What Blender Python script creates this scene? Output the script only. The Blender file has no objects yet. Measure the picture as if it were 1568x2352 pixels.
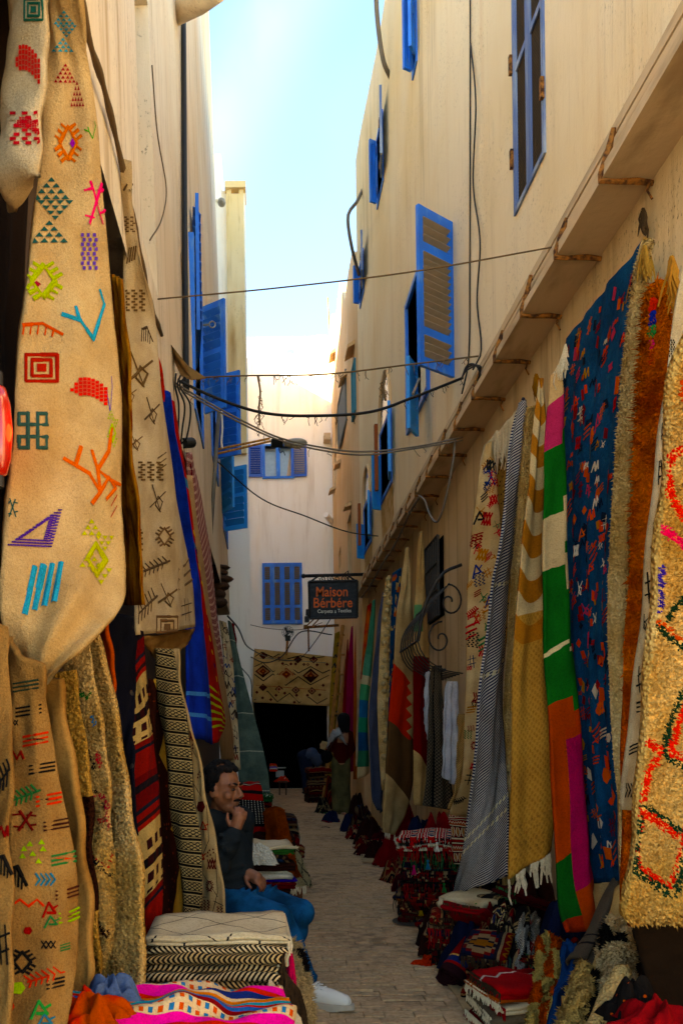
import bpy, bmesh, math, random
import numpy as np
from mathutils import Vector, Matrix
sc = bpy.context.scene
COL = sc.collection
rnd = random.Random(7)

# ------------------------------------------------------------------ camera
# picture units: a 1568 x 2352 frame, focal length 1916 units, lane axis (vanishing point) at (610, 1699)
FW, FH, FL, VX, VY, CZ = 1568.0, 2352.0, 1916.0, 610.0, 1699.0, 1.25
ROLL = math.radians(0.7)
cam_d = bpy.data.cameras.new('camera'); cam = bpy.data.objects.new('camera', cam_d); COL.objects.link(cam)
cam_d.sensor_fit = 'VERTICAL'; cam_d.sensor_height = 36.0; cam_d.lens = 36.0 * FL / FH
cam_d.shift_x = (FW / 2 - VX) / FH; cam_d.shift_y = (VY - FH / 2) / FH
cam_d.clip_start = .05; cam_d.clip_end = 500
cam.matrix_world = Matrix.Translation((0, 0, CZ)) @ Matrix.Rotation(math.radians(90), 4, 'X') @ Matrix.Rotation(-ROLL, 4, 'Z')
cam_d.dof.use_dof = True; cam_d.dof.focus_distance = 5.5; cam_d.dof.aperture_fstop = 10.0
sc.camera = cam
sc.render.resolution_x = 682; sc.render.resolution_y = 1024

# ------------------------------------------------------------------ world, sun, exposure
SUN_EL, SUN_AZ = math.radians(28), math.radians(-114)      # azimuth from +Y towards +X: the sun stands to the left
world = bpy.data.worlds.new('World'); sc.world = world; world.use_nodes = True
def build_world():
    nt = world.node_tree; nt.nodes.clear()
    N = nt.nodes.new; Lk = nt.links.new
    sky = N('ShaderNodeTexSky'); sky.sky_type = 'NISHITA'; sky.sun_disc = False
    sky.sun_elevation = SUN_EL; sky.sun_rotation = SUN_AZ
    sky.air_density = 1.0; sky.dust_density = .05; sky.ozone_density = 3.0; sky.altitude = 0
    tc = N('ShaderNodeTexCoord')
    # thin cirrus: one long streak across the sky, broken up by noise, plus a faint veil
    dot = N('ShaderNodeVectorMath'); dot.operation = 'DOT_PRODUCT'; dot.inputs[1].default_value = (.84, .344, -.4186)
    Lk(tc.outputs['Generated'], dot.inputs[0])
    mp = N('ShaderNodeMapping'); mp.inputs['Scale'].default_value = (3.2, 3.2, 1.4); mp.inputs['Rotation'].default_value = (0, .5, .4)
    Lk(tc.outputs['Generated'], mp.inputs[0])
    nz = N('ShaderNodeTexNoise'); nz.inputs['Scale'].default_value = 2.6; nz.inputs['Detail'].default_value = 5; Lk(mp.outputs[0], nz.inputs[0])
    def m(op, a, b=None):
        n = N('ShaderNodeMath'); n.operation = op
        for i, s in enumerate((a, b)):
            if s is None: continue
            if isinstance(s, (int, float)): n.inputs[i].default_value = s
            else: Lk(s, n.inputs[i])
        return n.outputs[0]
    wob = m('MULTIPLY', m('SUBTRACT', nz.outputs[0], .5), .05)
    dist = m('DIVIDE', m('ADD', dot.outputs['Value'], wob), .034)
    band = m('POWER', 2.718, m('MULTIPLY', m('MULTIPLY', dist, dist), -1.0))
    band = m('MULTIPLY', band, m('ADD', m('MULTIPLY', nz.outputs[0], .5), .02))
    veil = m('MAXIMUM', m('SUBTRACT', nz.outputs[0], .42), 0)
    fac = m('MINIMUM', m('ADD', band, m('MULTIPLY', veil, .2)), .85)
    mx = N('ShaderNodeMix'); mx.data_type = 'RGBA'; Lk(fac, mx.inputs[0]); Lk(sky.outputs[0], mx.inputs[6]); mx.inputs[7].default_value = CLOUD
    bg = N('ShaderNodeBackground'); bg.inputs[1].default_value = SKY_STRENGTH; Lk(mx.outputs[2], bg.inputs[0])
    out = N('ShaderNodeOutputWorld'); Lk(bg.outputs[0], out.inputs[0])
SKY_STRENGTH = .138
CLOUD = (1.75, 1.78, 1.8, 1)
build_world()
sun_d = bpy.data.lights.new('sun', 'SUN'); sun = bpy.data.objects.new('sun', sun_d); COL.objects.link(sun)
sun_d.energy = 4.8; sun_d.angle = math.radians(.5); sun_d.color = (1, .9, .74)
sdir = Vector((math.sin(SUN_AZ) * math.cos(SUN_EL), math.cos(SUN_AZ) * math.cos(SUN_EL), math.sin(SUN_EL)))
sun.rotation_euler = sdir.to_track_quat('Z', 'Y').to_euler(); sun.location = (-6, -4, 20)
vs = sc.view_settings
vs.view_transform = 'Standard'; vs.look = 'None'; vs.gamma = 1; vs.exposure = 2.6; vs.use_curve_mapping = False
vs.use_white_balance = True; vs.white_balance_temperature = 7700; vs.white_balance_tint = 4
sc.cycles.use_denoising = True
sc.cycles.max_bounces = 10; sc.cycles.diffuse_bounces = 7; sc.cycles.glossy_bounces = 3
sc.cycles.sample_clamp_indirect = 8

# ------------------------------------------------------------------ picture <-> place
CA, SA = math.cos(ROLL), math.sin(ROLL)
def ray(x, y):
    u, v = (x - VX) / FL, (VY - y) / FL
    return u * CA + v * SA, -u * SA + v * CA
def P(x, y, d):                        # point at distance d down the lane
    u, v = ray(x, y); return Vector((u * d, d, CZ + v * d))
def PX(x, y, X):                       # point on the upright plane X
    u, v = ray(x, y); d = X / u; return Vector((X, d, CZ + v * d))
def PG(x, y, z=0):                     # point on level z
    u, v = ray(x, y); d = (z - CZ) / v; return Vector((u * d, d, z))
def proj(p):                           # (n,3) array -> picture units
    p = np.asarray(p, float); d = p[..., 1]; u = p[..., 0] / d; v = (p[..., 2] - CZ) / d
    return np.stack([VX + (u * CA - v * SA) * FL, VY - (u * SA + v * CA) * FL], -1)

# ------------------------------------------------------------------ node materials
def H(h):
    if not isinstance(h, str): return tuple(h) if len(h) == 4 else tuple(h) + (1,)
    c = [int(h[i:i + 2], 16) / 255 for i in (0, 2, 4)]
    return tuple(x / 12.92 if x <= .04045 else ((x + .055) / 1.055) ** 2.4 for x in c) + (1,)
class E:
    def __init__(s, nt, sock): s.nt, s.s = nt, sock
    def op(s, o, *a):
        n = s.nt.nodes.new('ShaderNodeMath'); n.operation = o
        for i, q in enumerate((s,) + a):
            if isinstance(q, E): s.nt.links.new(q.s, n.inputs[i])
            else: n.inputs[i].default_value = q
        return E(s.nt, n.outputs[0])
    def __add__(s, o): return s.op('ADD', o)
    __radd__ = __add__
    def __sub__(s, o): return s.op('SUBTRACT', o)
    def __rsub__(s, o): return (s * -1) + o
    def __mul__(s, o): return s.op('MULTIPLY', o)
    __rmul__ = __mul__
    def __truediv__(s, o): return s.op('DIVIDE', o)
    def __lt__(s, o): return s.op('LESS_THAN', o)
    def __gt__(s, o): return s.op('GREATER_THAN', o)
    def fr(s): return s.op('FRACT')
    def fl(s): return s.op('FLOOR')
    def abs(s): return s.op('ABSOLUTE')
    def sin(s): return s.op('SINE')
    def mn(s, o): return s.op('MINIMUM', o)
    def mx(s, o): return s.op('MAXIMUM', o)
    def pp(s): return (s.fr() - .5).abs() * 2          # triangle wave 1..0..1
    def cl(s): return s.mn(1.).mx(0.)
    def sm(s, a, b):
        n = s.nt.nodes.new('ShaderNodeMapRange'); n.interpolation_type = 'SMOOTHSTEP'
        s.nt.links.new(s.s, n.inputs[0]); n.inputs[1].default_value = a; n.inputs[2].default_value = b
        return E(s.nt, n.outputs[0])
class Ctx:
    def __init__(s, nt):
        s.nt = nt
        uv = nt.nodes.new('ShaderNodeTexCoord'); sp = nt.nodes.new('ShaderNodeSeparateXYZ'); nt.links.new(uv.outputs['UV'], sp.inputs[0])
        s.u, s.v = E(nt, sp.outputs[0]), E(nt, sp.outputs[1])
        g = nt.nodes.new('ShaderNodeNewGeometry'); sq = nt.nodes.new('ShaderNodeSeparateXYZ'); nt.links.new(g.outputs['Position'], sq.inputs[0])
        s.x, s.y, s.z = (E(nt, sq.outputs[i]) for i in range(3))
    def vec(s, a, b, c=0.):
        n = s.nt.nodes.new('ShaderNodeCombineXYZ')
        for i, q in enumerate((a, b, c)):
            if isinstance(q, E): s.nt.links.new(q.s, n.inputs[i])
            else: n.inputs[i].default_value = q
        return n.outputs[0]
    def noise(s, scale, vec=None, detail=3, rough=.55, dist=0):
        n = s.nt.nodes.new('ShaderNodeTexNoise'); n.inputs['Scale'].default_value = scale; n.inputs['Detail'].default_value = detail
        n.inputs['Roughness'].default_value = rough; n.inputs['Distortion'].default_value = dist
        s.nt.links.new(vec if vec is not None else s.vec(s.x, s.y, s.z), n.inputs['Vector'])
        return E(s.nt, n.outputs['Fac'])
    def vor(s, scale, vec=None, out='Distance', rnd_=1.0):
        n = s.nt.nodes.new('ShaderNodeTexVoronoi'); n.inputs['Scale'].default_value = scale; n.inputs['Randomness'].default_value = rnd_
        s.nt.links.new(vec if vec is not None else s.vec(s.x, s.y, s.z), n.inputs['Vector'])
        return E(s.nt, n.outputs[out]) if out == 'Distance' else n.outputs[out]
    def mix(s, f, a, b, mode='MIX'):
        n = s.nt.nodes.new('ShaderNodeMix'); n.data_type = 'RGBA'; n.blend_type = mode; n.clamp_factor = True
        if isinstance(f, E): s.nt.links.new(f.s, n.inputs[0])
        else: n.inputs[0].default_value = f
        for k, q in ((6, a), (7, b)):
            if isinstance(q, (str, tuple, list)): n.inputs[k].default_value = H(q)
            else: s.nt.links.new(q, n.inputs[k])
        return n.outputs[2]
    def sat(s, col, k=1.06):
        n = s.nt.nodes.new('ShaderNodeHueSaturation'); n.inputs['Saturation'].default_value = k; s.nt.links.new(col, n.inputs['Color']); return n.outputs[0]
    def ramp(s, f, stops, const=True):
        n = s.nt.nodes.new('ShaderNodeValToRGB'); r = n.color_ramp; r.interpolation = 'CONSTANT' if const else 'LINEAR'
        while len(r.elements) < len(stops): r.elements.new(1)
        for e, (p, h) in zip(r.elements, sorted(stops, key=lambda q: q[0])): e.position = p; e.color = H(h)
        s.nt.links.new(f.s, n.inputs[0]); return n.outputs[0]
def M(name, fn, rough=.9, bump=0., dist=.01, metal=0., spec=.3, trans=0., emit=None, sheen=0.):
    m = bpy.data.materials.new(name); m.use_nodes = True; nt = m.node_tree; b = nt.nodes['Principled BSDF']
    b.inputs['Roughness'].default_value = rough; b.inputs['Metallic'].default_value = metal
    b.inputs['Specular IOR Level'].default_value = spec; b.inputs['Transmission Weight'].default_value = trans
    if sheen: b.inputs['Sheen Weight'].default_value = sheen; b.inputs['Sheen Roughness'].default_value = .6
    if emit: b.inputs['Emission Color'].default_value = H(emit[0]); b.inputs['Emission Strength'].default_value = emit[1]
    if isinstance(fn, str) or isinstance(fn, tuple):
        h0 = fn
        fn = lambda c: c.mix(c.noise(14, detail=4).sm(.3, .7) * .35, h0, tuple(x * .6 for x in H(h0)[:3]))
    c = Ctx(nt); r = fn(c)
    hgt = None
    if isinstance(r, tuple) and len(r) == 2 and not isinstance(r[0], float): r, hgt = r
    if isinstance(r, (tuple, str)): b.inputs['Base Color'].default_value = H(r)
    else: nt.links.new(r, b.inputs['Base Color'])
    if hgt is not None and bump:
        bn = nt.nodes.new('ShaderNodeBump'); bn.inputs['Strength'].default_value = bump; bn.inputs['Distance'].default_value = dist
        nt.links.new(hgt.s, bn.inputs['Height']); nt.links.new(bn.outputs[0], b.inputs['Normal'])
    return m
def wool(c, col, var=.3, nap=60):      # the mottling and nap shared by all textiles
    n1 = c.noise(7, detail=5); n2 = c.noise(nap * 4, detail=2)
    dk = c.mix(n1.sm(.35, .75) * var, c.sat(col), (.34, .24, .15), 'MULTIPLY')
    n3 = c.noise(nap * 1.6, detail=4, rough=.8)
    dk = c.mix(n3.sm(.46, .66) * (var * 1.3), dk, (.45, .36, .26), 'MULTIPLY')
    return c.mix(n2.sm(.35, .7) * var, dk, (.45, .4, .34), 'MULTIPLY'), c.noise(nap, detail=5, rough=.7)
def cloth(name, fn, var=.3, nap=60, bump=.5, dist=.006):
    def f(c):
        col = fn if isinstance(fn, (str, tuple)) else fn(c)
        if isinstance(col, (str, tuple)): col = c.mix(0., col, col)
        return wool(c, col, var, nap)
    return M(name, f, rough=.95, bump=bump, dist=dist, spec=.06)
def shaggy(name, fn, var=.3, k=90, dist=.015):
    def f(c):
        col = fn if isinstance(fn, (str, tuple)) else fn(c)
        if isinstance(col, (str, tuple)): col = c.mix(0., col, col)
        col = c.sat(col); w = c.vor(k); col = c.mix(w.sm(.25, .6) * var, col, (.3, .2, .1), 'MULTIPLY')
        col = c.mix(c.noise(9, detail=4).sm(.4, .75) * .3, col, (.5, .4, .3), 'MULTIPLY')
        return col, (1 - w) + c.noise(k * 2, detail=3) * .4
    return M(name, f, rough=1, bump=.9, dist=dist, spec=.03)
_yarn = {}
def yarn(h):
    if h not in _yarn: _yarn[h] = cloth('yarn_' + h, h, var=.35, nap=140, bump=.6)
    return _yarn[h]

# ------------------------------------------------------------------ mesh building
def link(name, me, parent=None):
    o = bpy.data.objects.new(name, me); COL.objects.link(o)
    if parent is not None: o.parent = parent
    return o
def tag(o, label=None, cat=None, group=None, kind=None):
    if label: o['label'] = label
    if cat: o['category'] = cat
    if group: o['group'] = group
    if kind or cat: o['kind'] = kind or 'thing'
    return o
def empty(name, loc, label=None, cat=None, group=None):
    o = bpy.data.objects.new(name, None); COL.objects.link(o); o.location = loc; o.empty_display_size = .1
    bpy.context.view_layer.update() if False else None
    return tag(o, label, cat, group)
def under(o, parent):                  # parent keeping world coordinates (parents are only ever translated)
    o.parent = parent; o.matrix_parent_inverse = Matrix.Translation(-Vector(parent.location)); return o
class MB:
    def __init__(s): s.v, s.f, s.mi, s.uv = [], [], [], []
    def add(s, vs_, fs, mi=0):
        k = len(s.v); s.v += [tuple(p) for p in vs_]; s.f += [tuple(i + k for i in f) for f in fs]; s.mi += [mi] * len(fs); return s
    def box(s, a, b, mi=0, mat=None):
        x0, y0, z0 = a; x1, y1, z1 = b
        vs_ = [Vector(p) for p in ((x0, y0, z0), (x1, y0, z0), (x1, y1, z0), (x0, y1, z0), (x0, y0, z1), (x1, y0, z1), (x1, y1, z1), (x0, y1, z1))]
        if mat is not None: vs_ = [mat @ p for p in vs_]
        return s.add(vs_, [(0, 3, 2, 1), (4, 5, 6, 7), (0, 1, 5, 4), (1, 2, 6, 5), (2, 3, 7, 6), (3, 0, 4, 7)], mi)
    def tube(s, pts, r, n=6, mi=0, cap=True):
        pts = [Vector(p) for p in pts]; m = len(pts); rr = r if isinstance(r, (list, tuple)) else [r] * m
        t0 = (pts[1] - pts[0]).normalized(); a = t0.cross(Vector((.31, .57, .76))); a.normalize(); rings = []
        for i, p in enumerate(pts):
            t = (pts[min(i + 1, m - 1)] - pts[max(i - 1, 0)])
            t = t.normalized() if t.length > 1e-9 else t0
            a = (a - t * a.dot(t)); a = a.normalized() if a.length > 1e-6 else t.orthogonal().normalized(); b = t.cross(a)
            rings += [p + (a * math.cos(2 * math.pi * k / n) + b * math.sin(2 * math.pi * k / n)) * rr[i] for k in range(n)]
        fs = [(i * n + k, i * n + (k + 1) % n, (i + 1) * n + (k + 1) % n, (i + 1) * n + k) for i in range(m - 1) for k in range(n)]
        if cap: fs += [tuple(range(n - 1, -1, -1)), tuple((m - 1) * n + k for k in range(n))]
        return s.add(rings, fs, mi)
    def ball(s, c, r, n=8, m=6, mi=0, mat=None):
        c = Vector(c); r = Vector(r if isinstance(r, (tuple, list, Vector)) else (r, r, r)); R_ = mat or Matrix.Identity(3)
        vs_ = [c + R_ @ Vector((r.x * math.sin(math.pi * j / m) * math.cos(2 * math.pi * i / n), r.y * math.sin(math.pi * j / m) * math.sin(2 * math.pi * i / n), r.z * math.cos(math.pi * j / m))) for j in range(1, m) for i in range(n)]
        vs_ += [c + R_ @ Vector((0, 0, r.z)), c + R_ @ Vector((0, 0, -r.z))]; t, b = len(vs_) - 2, len(vs_) - 1
        fs = [(j * n + i, (j + 1) * n + i, (j + 1) * n + (i + 1) % n, j * n + (i + 1) % n) for j in range(m - 2) for i in range(n)]
        fs += [(t, i, (i + 1) % n) for i in range(n)] + [(b, (m - 2) * n + (i + 1) % n, (m - 2) * n + i) for i in range(n)]
        return s.add(vs_, fs, mi)
    def mesh(s, name, mats, smooth=False, uv=None):
        me = bpy.data.meshes.new(name); me.from_pydata(s.v, [], s.f)
        for m in (mats if isinstance(mats, (list, tuple)) else [mats]): me.materials.append(m)
        if any(s.mi): me.polygons.foreach_set('material_index', s.mi)
        if smooth: me.polygons.foreach_set('use_smooth', [True] * len(s.f))
        if uv is not None:
            l = me.uv_layers.new(name='UVMap'); idx = np.empty(len(me.loops), int); me.loops.foreach_get('vertex_index', idx)
            l.data.foreach_set('uv', np.asarray(uv, np.float32)[idx].ravel())
        me.update(); return me
    def build(s, name, mats, parent=None, smooth=False, uv=None):
        o = link(name, s.mesh(name, mats, smooth, uv))
        if parent is not None: under(o, parent)
        return o
def bevel(o, w, seg=2):
    m = o.modifiers.new('bevel', 'BEVEL'); m.width = w; m.segments = seg; m.limit_method = 'ANGLE'; return o
def catmull(pts, n):
    p = np.array([tuple(q) for q in pts], float); m = len(p)
    if m < 3:
        t = np.linspace(0, 1, n)[:, None]; return p[0] * (1 - t) + p[-1] * t
    L = np.r_[0, np.cumsum(np.maximum(np.linalg.norm(np.diff(p, axis=0), axis=1), 1e-6))]; L /= L[-1]
    tg = np.empty_like(p); tg[1:-1] = (p[2:] - p[:-2]) / (L[2:] - L[:-2])[:, None]; tg[0] = (p[1] - p[0]) / (L[1] - L[0]); tg[-1] = (p[-1] - p[-2]) / (L[-1] - L[-2])
    q = np.linspace(0, 1, n); i = np.clip(np.searchsorted(L, q, 'right') - 1, 0, m - 2); h = (L[i + 1] - L[i])[:, None]; t = ((q - L[i]) / (L[i + 1] - L[i]))[:, None]
    return (2 * t**3 - 3 * t**2 + 1) * p[i] + (t**3 - 2 * t**2 + t) * h * tg[i] + (-2 * t**3 + 3 * t**2) * p[i + 1] + (t**3 - t**2) * h * tg[i + 1]
# ================================================================== THE SETTING
def plaster(name, base, warm, stain, seed=0., speck=.5, streak=.5):
    def f(c):
        v = c.vec(c.x + seed, c.y * 1.0 + seed, c.z)
        big = c.noise(.55, v, 4); st = c.noise(1, c.vec(c.x * 3 + seed, c.y * 5.5 + seed, c.z * .35), 6, .62)
        fine = c.noise(1, c.vec(c.x * 30, c.y * 55 + seed, c.z * 5), 5, .7)
        col = c.mix(big.sm(.35, .68), base, warm)
        col = c.mix(st.sm(.5, .78) * streak, col, stain)
        patch = c.noise(1.6, v, 5, .6); col = c.mix(patch.sm(.62, .7) * .3, col, tuple(min(1, x * 1.15) for x in H(base)[:3]))
        spk = c.noise(1, c.vec(c.x * 50, c.y * 66 + seed, c.z * 30), 5, .75).sm(.57, .66) * c.noise(1.3, v, 4, .7).sm(.44, .64)
        col = c.mix(spk * speck, col, (.1, .065, .035))
        drip = c.noise(1, c.vec(c.x * 3, c.y * 7 + seed, c.z * .25), 5, .6).sm(.53, .68) * c.noise(.6, v, 2).sm(.4, .6)
        col = c.mix(drip * streak * .8, col, (.42, .32, .2), 'MULTIPLY')
        grime = c.noise(1, c.vec(c.x * 16, c.y * 24 + seed, c.z * 1.3), 5, .7).sm(.52, .7) * c.noise(.8, c.vec(c.x + 9, c.y + seed * 2, c.z), 3).sm(.45, .65)
        col = c.mix(grime * streak * .7, col, (.45, .36, .26), 'MULTIPLY')
        h = c.noise(3, v, 6, .65) + fine * .35 - spk * .6
        return col, h
    return M(name, f, rough=.92, bump=.55, dist=.02, spec=.15)
M_RWALL = plaster('plaster_right', 'efdcb8', 'e9cf9e', 'd6ac74', 3.1, .85, .42)
M_LWALL = plaster('plaster_left', 'e4d2b6', 'dcc19c', 'b9986c', 8.4, .6, .8)
M_FWALL = plaster('plaster_far', 'f8f4ec', 'f5eee0', 'ead8b8', 1.7, .1, .35)
M_OWALL = plaster('plaster_ochre', 'dfc096', 'd6ac78', 'b58552', 5.5, .3, .7)
M_CHIM = plaster('plaster_chimney', 'ead6ac', 'e2c488', 'b98d50', 6.6, .4, .8)
M_SHOPW = plaster('plaster_shop', 'dcc49c', 'c8a674', '8a6a40', 2.2, 1., .8)
M_DARKW = M('gap_shade_boards', '4a3626', rough=.8)  # dark colour stands in for the shade between the left rugs
M_BLUE = M('blue_paint', lambda c: (c.mix(c.noise(1, c.vec(c.x * 9, c.y * 9, c.z * 2.5), 5).sm(.54, .68) * .6, c.mix(c.noise(3).sm(.35, .65), '0872de', '0662c6'), '6a9ccc'), c.noise(40, detail=3)), rough=.5, bump=.15, dist=.004, spec=.4)
M_BLUEL = M('light_blue_paint', lambda c: (c.mix(c.noise(8, detail=4).sm(.6, .75) * .3, '0d8ee0', '8aa6c4'), c.noise(40)), rough=.5, bump=.1, dist=.004, spec=.4)
M_BLUEG = M('weathered_blue_paint', lambda c: (c.mix(c.noise(1, c.vec(c.x * 9, c.y * 9, c.z * 2), 5).sm(.42, .68), '5a6f9c', '93a0b4'), c.noise(50)), rough=.7, bump=.2, dist=.004)
M_SLAT = M('bare_slat', '9a8770', rough=.8)
M_GLASS = M('window_glass', lambda c: c.mix(0., (.10, .12, .12), (.1, .1, .1)), rough=.08, spec=.9)
M_CURT = M('pale_pane', 'a9b7b4', rough=.2, spec=.6)
M_BLACK = M('painted_darkness', lambda c: c.mix(0., (.004, .004, .004), (0, 0, 0)), rough=1, spec=0)  # black base colour stands in for the darkness inside openings
M_IRON = M('black_iron', lambda c: (c.mix(c.noise(30).sm(.5, .7) * .4, '17130f', '4a2f1c'), c.noise(80)), rough=.6, bump=.2, dist=.003, spec=.4)
M_RUST = M('rusted_iron', lambda c: (c.mix(c.noise(35, detail=5).sm(.35, .65), '3a2010', '9a6328'), c.noise(60, detail=5)), rough=.95, bump=.9, dist=.01)
M_MOULD = M('painted_moulding', lambda c: (c.mix(c.noise(1, c.vec(c.x * 8, c.y * 2, c.z * 12), 5).sm(.45, .75) * .7, 'cdb28c', '947a58'), c.noise(18, detail=6)), rough=.9, bump=.4, dist=.01)
M_WIRE = M('black_cable', '100d0b', rough=.6)
M_WIREG = M('grey_cable', '6d6256', rough=.7)
M_ROPE = M('frayed_rope', '6a5338', rough=1)
M_WOOD = M('yellow_wood', lambda c: (c.mix(c.noise(1, c.vec(c.x * 60, c.y * 60, c.z * 3), 4).sm(.35, .7), 'b07a35', '7a4d1c'), c.noise(60)), rough=.8, bump=.2, dist=.004)
M_DWOOD = M('dark_wood', lambda c: (c.mix(c.noise(1, c.vec(c.x * 60, c.y * 6, c.z * 60), 4).sm(.35, .7), '4a2f1b', '2c1a0e'), c.noise(60)), rough=.8, bump=.2, dist=.004)
M_STONE = M('paving_stone', lambda c: (c.mix(c.noise(1.1, detail=5).sm(.35, .68), c.mix(c.noise(50, detail=4).sm(.35, .7), 'c4a074', 'a07c54'), c.mix(c.noise(11, detail=4).sm(.4, .6), 'b49068', '866848')), c.noise(30, detail=6) + c.noise(120, detail=3) * .4), rough=.85, bump=.5, dist=.008, spec=.3)
M_JOINT = M('sand_joint', lambda c: (c.mix(c.noise(25).sm(.4, .6), '574229', '3c2c1c'), c.noise(90)), rough=1, bump=.4, dist=.004)
M_CARD = M('cardboard', lambda c: (c.mix(c.noise(9, detail=4).sm(.4, .7), 'a98a5c', '806240'), (c.u * 160).sin()), rough=.95, bump=.15, dist=.003)

# ---- ground and paving
g = MB().add([(-30, -20, -.03), (40, -20, -.03), (40, 60, -.03), (-30, 60, -.03)], [(0, 1, 2, 3)]).build('ground', M_JOINT)
tag(g, kind='structure')
sq = MB().add([(-30, -20, -.012), (40, -20, -.012), (40, .48, -.012), (-30, .48, -.012)], [(0, 1, 2, 3)]).build('bounce_pavement', M('added_square_paving', lambda c: c.mix(c.noise(1.5, detail=5).sm(.35, .65), 'b8a892', 'a08e76'))); tag(sq, kind='structure')  # added unseen square behind the camera; its sunlit ground bounces light in
lane = MB().box((-.9, -1, -.028), (1.75, 20.9, -.0065)).build('lane_bed', M_JOINT); tag(lane, kind='structure')
def paving():
    r = random.Random(3); stones = []; y = 2.6
    while y < 20.6:
        dy = r.uniform(.062, .088) * (1 if y < 9 else 1.6); x = -.75 + r.uniform(-.15, 0)
        while x < 1.6:
            dx = r.uniform(.09, .17) * (1 if y < 9 else 1.5)
            g_ = .0045
            j = lambda: r.uniform(-.004, .004)
            h = r.uniform(-.004, .005); hs = [h + r.uniform(-.002, .002) for _ in range(4)]
            if -.7 < x < 1.45:
                k_ = r.uniform(.0, .0012); c0 = [(x + k_, y + g_ + j()), (x + dx - k_, y + g_ + j()), (x + dx - k_, y + dy - g_ + j()), (x + k_, y + dy - g_ + j())]
                b = .004; cx, cy = x + dx / 2, y + dy / 2
                top = [(px + math.copysign(.0012, cx - px), py + math.copysign(b, cy - py), hh) for (px, py), hh in zip(c0, hs)]
                low = [(px, py, -.009) for px, py in c0]
                stones.append((top + low, y, x))
            x += dx
        y += dy
    F = [(0, 1, 2, 3), (4, 5, 1, 0), (5, 6, 2, 1), (6, 7, 3, 2), (7, 4, 0, 3)]
    def vis(s): q = proj(np.array([[s[2] + .1, s[1], 0]]))[0]; return 600 < q[0] < 1250 and q[1] < 2360
    near = [s for s in stones if vis(s) and s[1] > 3.4 and .05 < s[2] + .1 < 1.05][:300]; ids = {id(s) for s in near}
    for s in near: under(MB().add(s[0], F).build('paving_stone', M_STONE), lane)
    b = MB()
    for s in stones:
        if id(s) not in ids: b.add(s[0], F)
    o = b.build('paving_stones', M_STONE); under(o, lane); o['kind'] = 'stuff'
paving()

# ---- walls with openings
def wall(name, label, Y0, Y1, Z0, Z1, Xf, back, holes, mat, cat='building', depth=.22, top=None, pane=M_GLASS, sub=1.1):
    root = empty(name, (Xf(Y0, 0), (Y0 + Y1) / 2, 0), label, cat)
    def cuts(a, b, hs):
        s = sorted({a, b, *[h for h in hs if a < h < b]}); r = []
        for p, q in zip(s, s[1:]):
            n = max(1, int((q - p) / sub)); r += [p + (q - p) * i / n for i in range(n)]
        return r + [b]
    ys = cuts(Y0, Y1, [h for q in holes for h in q[:2]]); zs = cuts(Z0, Z1, [h for q in holes for h in q[2:4]])
    b = MB(); sg = 1 if back > Xf(Y0, 0) else -1
    def quad(p): b.add(p if sg < 0 else p[::-1], [(0, 1, 2, 3)])
    for y0, y1 in zip(ys, ys[1:]):
        for z0, z1 in zip(zs, zs[1:]):
            if any(h[0] <= y0 + 1e-6 and y1 <= h[1] + 1e-6 and h[2] <= z0 + 1e-6 and z1 <= h[3] + 1e-6 for h in holes): continue
            tz = (lambda y, z: z if top is None else (top(y) if z > Z1 - 1e-6 else min(z, top(y))))
            quad([(Xf(y, tz(y, z)), y, tz(y, z)) for y, z in ((y0, z0), (y1, z0), (y1, z1), (y0, z1))])
    for (h0, h1, k0, k1) in holes:
        d_ = depth * sg
        for (ya, za), (yb, zb) in (((h0, k0), (h1, k0)), ((h1, k0), (h1, k1)), ((h1, k1), (h0, k1)), ((h0, k1), (h0, k0))):
            b.add([(Xf(ya, za), ya, za), (Xf(yb, zb), yb, zb), (Xf(yb, zb) + d_, yb, zb), (Xf(ya, za) + d_, ya, za)], [(0, 1, 2, 3)])
    tp = (lambda y: Z1) if top is None else top
    for y0, y1 in zip(ys, ys[1:]): b.add([(Xf(y0, tp(y0)), y0, tp(y0)), (Xf(y1, tp(y1)), y1, tp(y1)), (back, y1, tp(y1)), (back, y0, tp(y0))], [(0, 1, 2, 3)])
    for y in (Y0, Y1): b.add([(Xf(y, Z0), y, Z0), (Xf(y, tp(y)), y, tp(y)), (back, y, tp(y)), (back, y, Z0)], [(0, 1, 2, 3)])
    b.add([(back, Y0, Z0), (back, Y1, Z0), (back, Y1, tp(Y1)), (back, Y0, tp(Y0))], [(0, 1, 2, 3)])
    b.build('wall', mat, root)
    for (h0, h1, k0, k1) in holes:
        xx = max(Xf(h0, k0), Xf(h0, k1)) if sg > 0 else min(Xf(h0, k0), Xf(h0, k1)); xx += depth * sg * .9
        MB().box((min(xx, xx + .01 * sg), h0 - .02, k0 - .02), (max(xx, xx + .01 * sg), h1 + .02, k1 + .02)).build('pane', pane, root)
    return root
YB = .5                                # near end of the houses; the open square behind is added for fill light
RX = 1.5                               # face of the right-hand house above the moulding
LXf = lambda y, z: -.46 - .0225 * max(z, 3.2)
def rhole(x0, y0, x1, y1):             # opening on the right wall from two picture corners: far bottom, near top
    a, b = PX(x0, y0, RX), PX(x1, y1, RX); return (a.y, b.y, a.z, b.z)
def rwin(xf, xn, ybot_far, ytop_far):  # far edge x, near edge x, and heights read on the far edge
    f = PX(xf, ybot_far, RX); t = PX(xf, ytop_far, RX); n = PX(xn, 900, RX)
    return (n.y, f.y, f.z, t.z)
W_LATT = rwin(1187, 1256, 478, -260)
W_TOP = rwin(950, 966, 168, -120)
W_A = rwin(868, 886, 470, 318)
W_B = rwin(828, 838, 700, 610)
W_BIG = rwin(940, 985, 985, 700)
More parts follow.
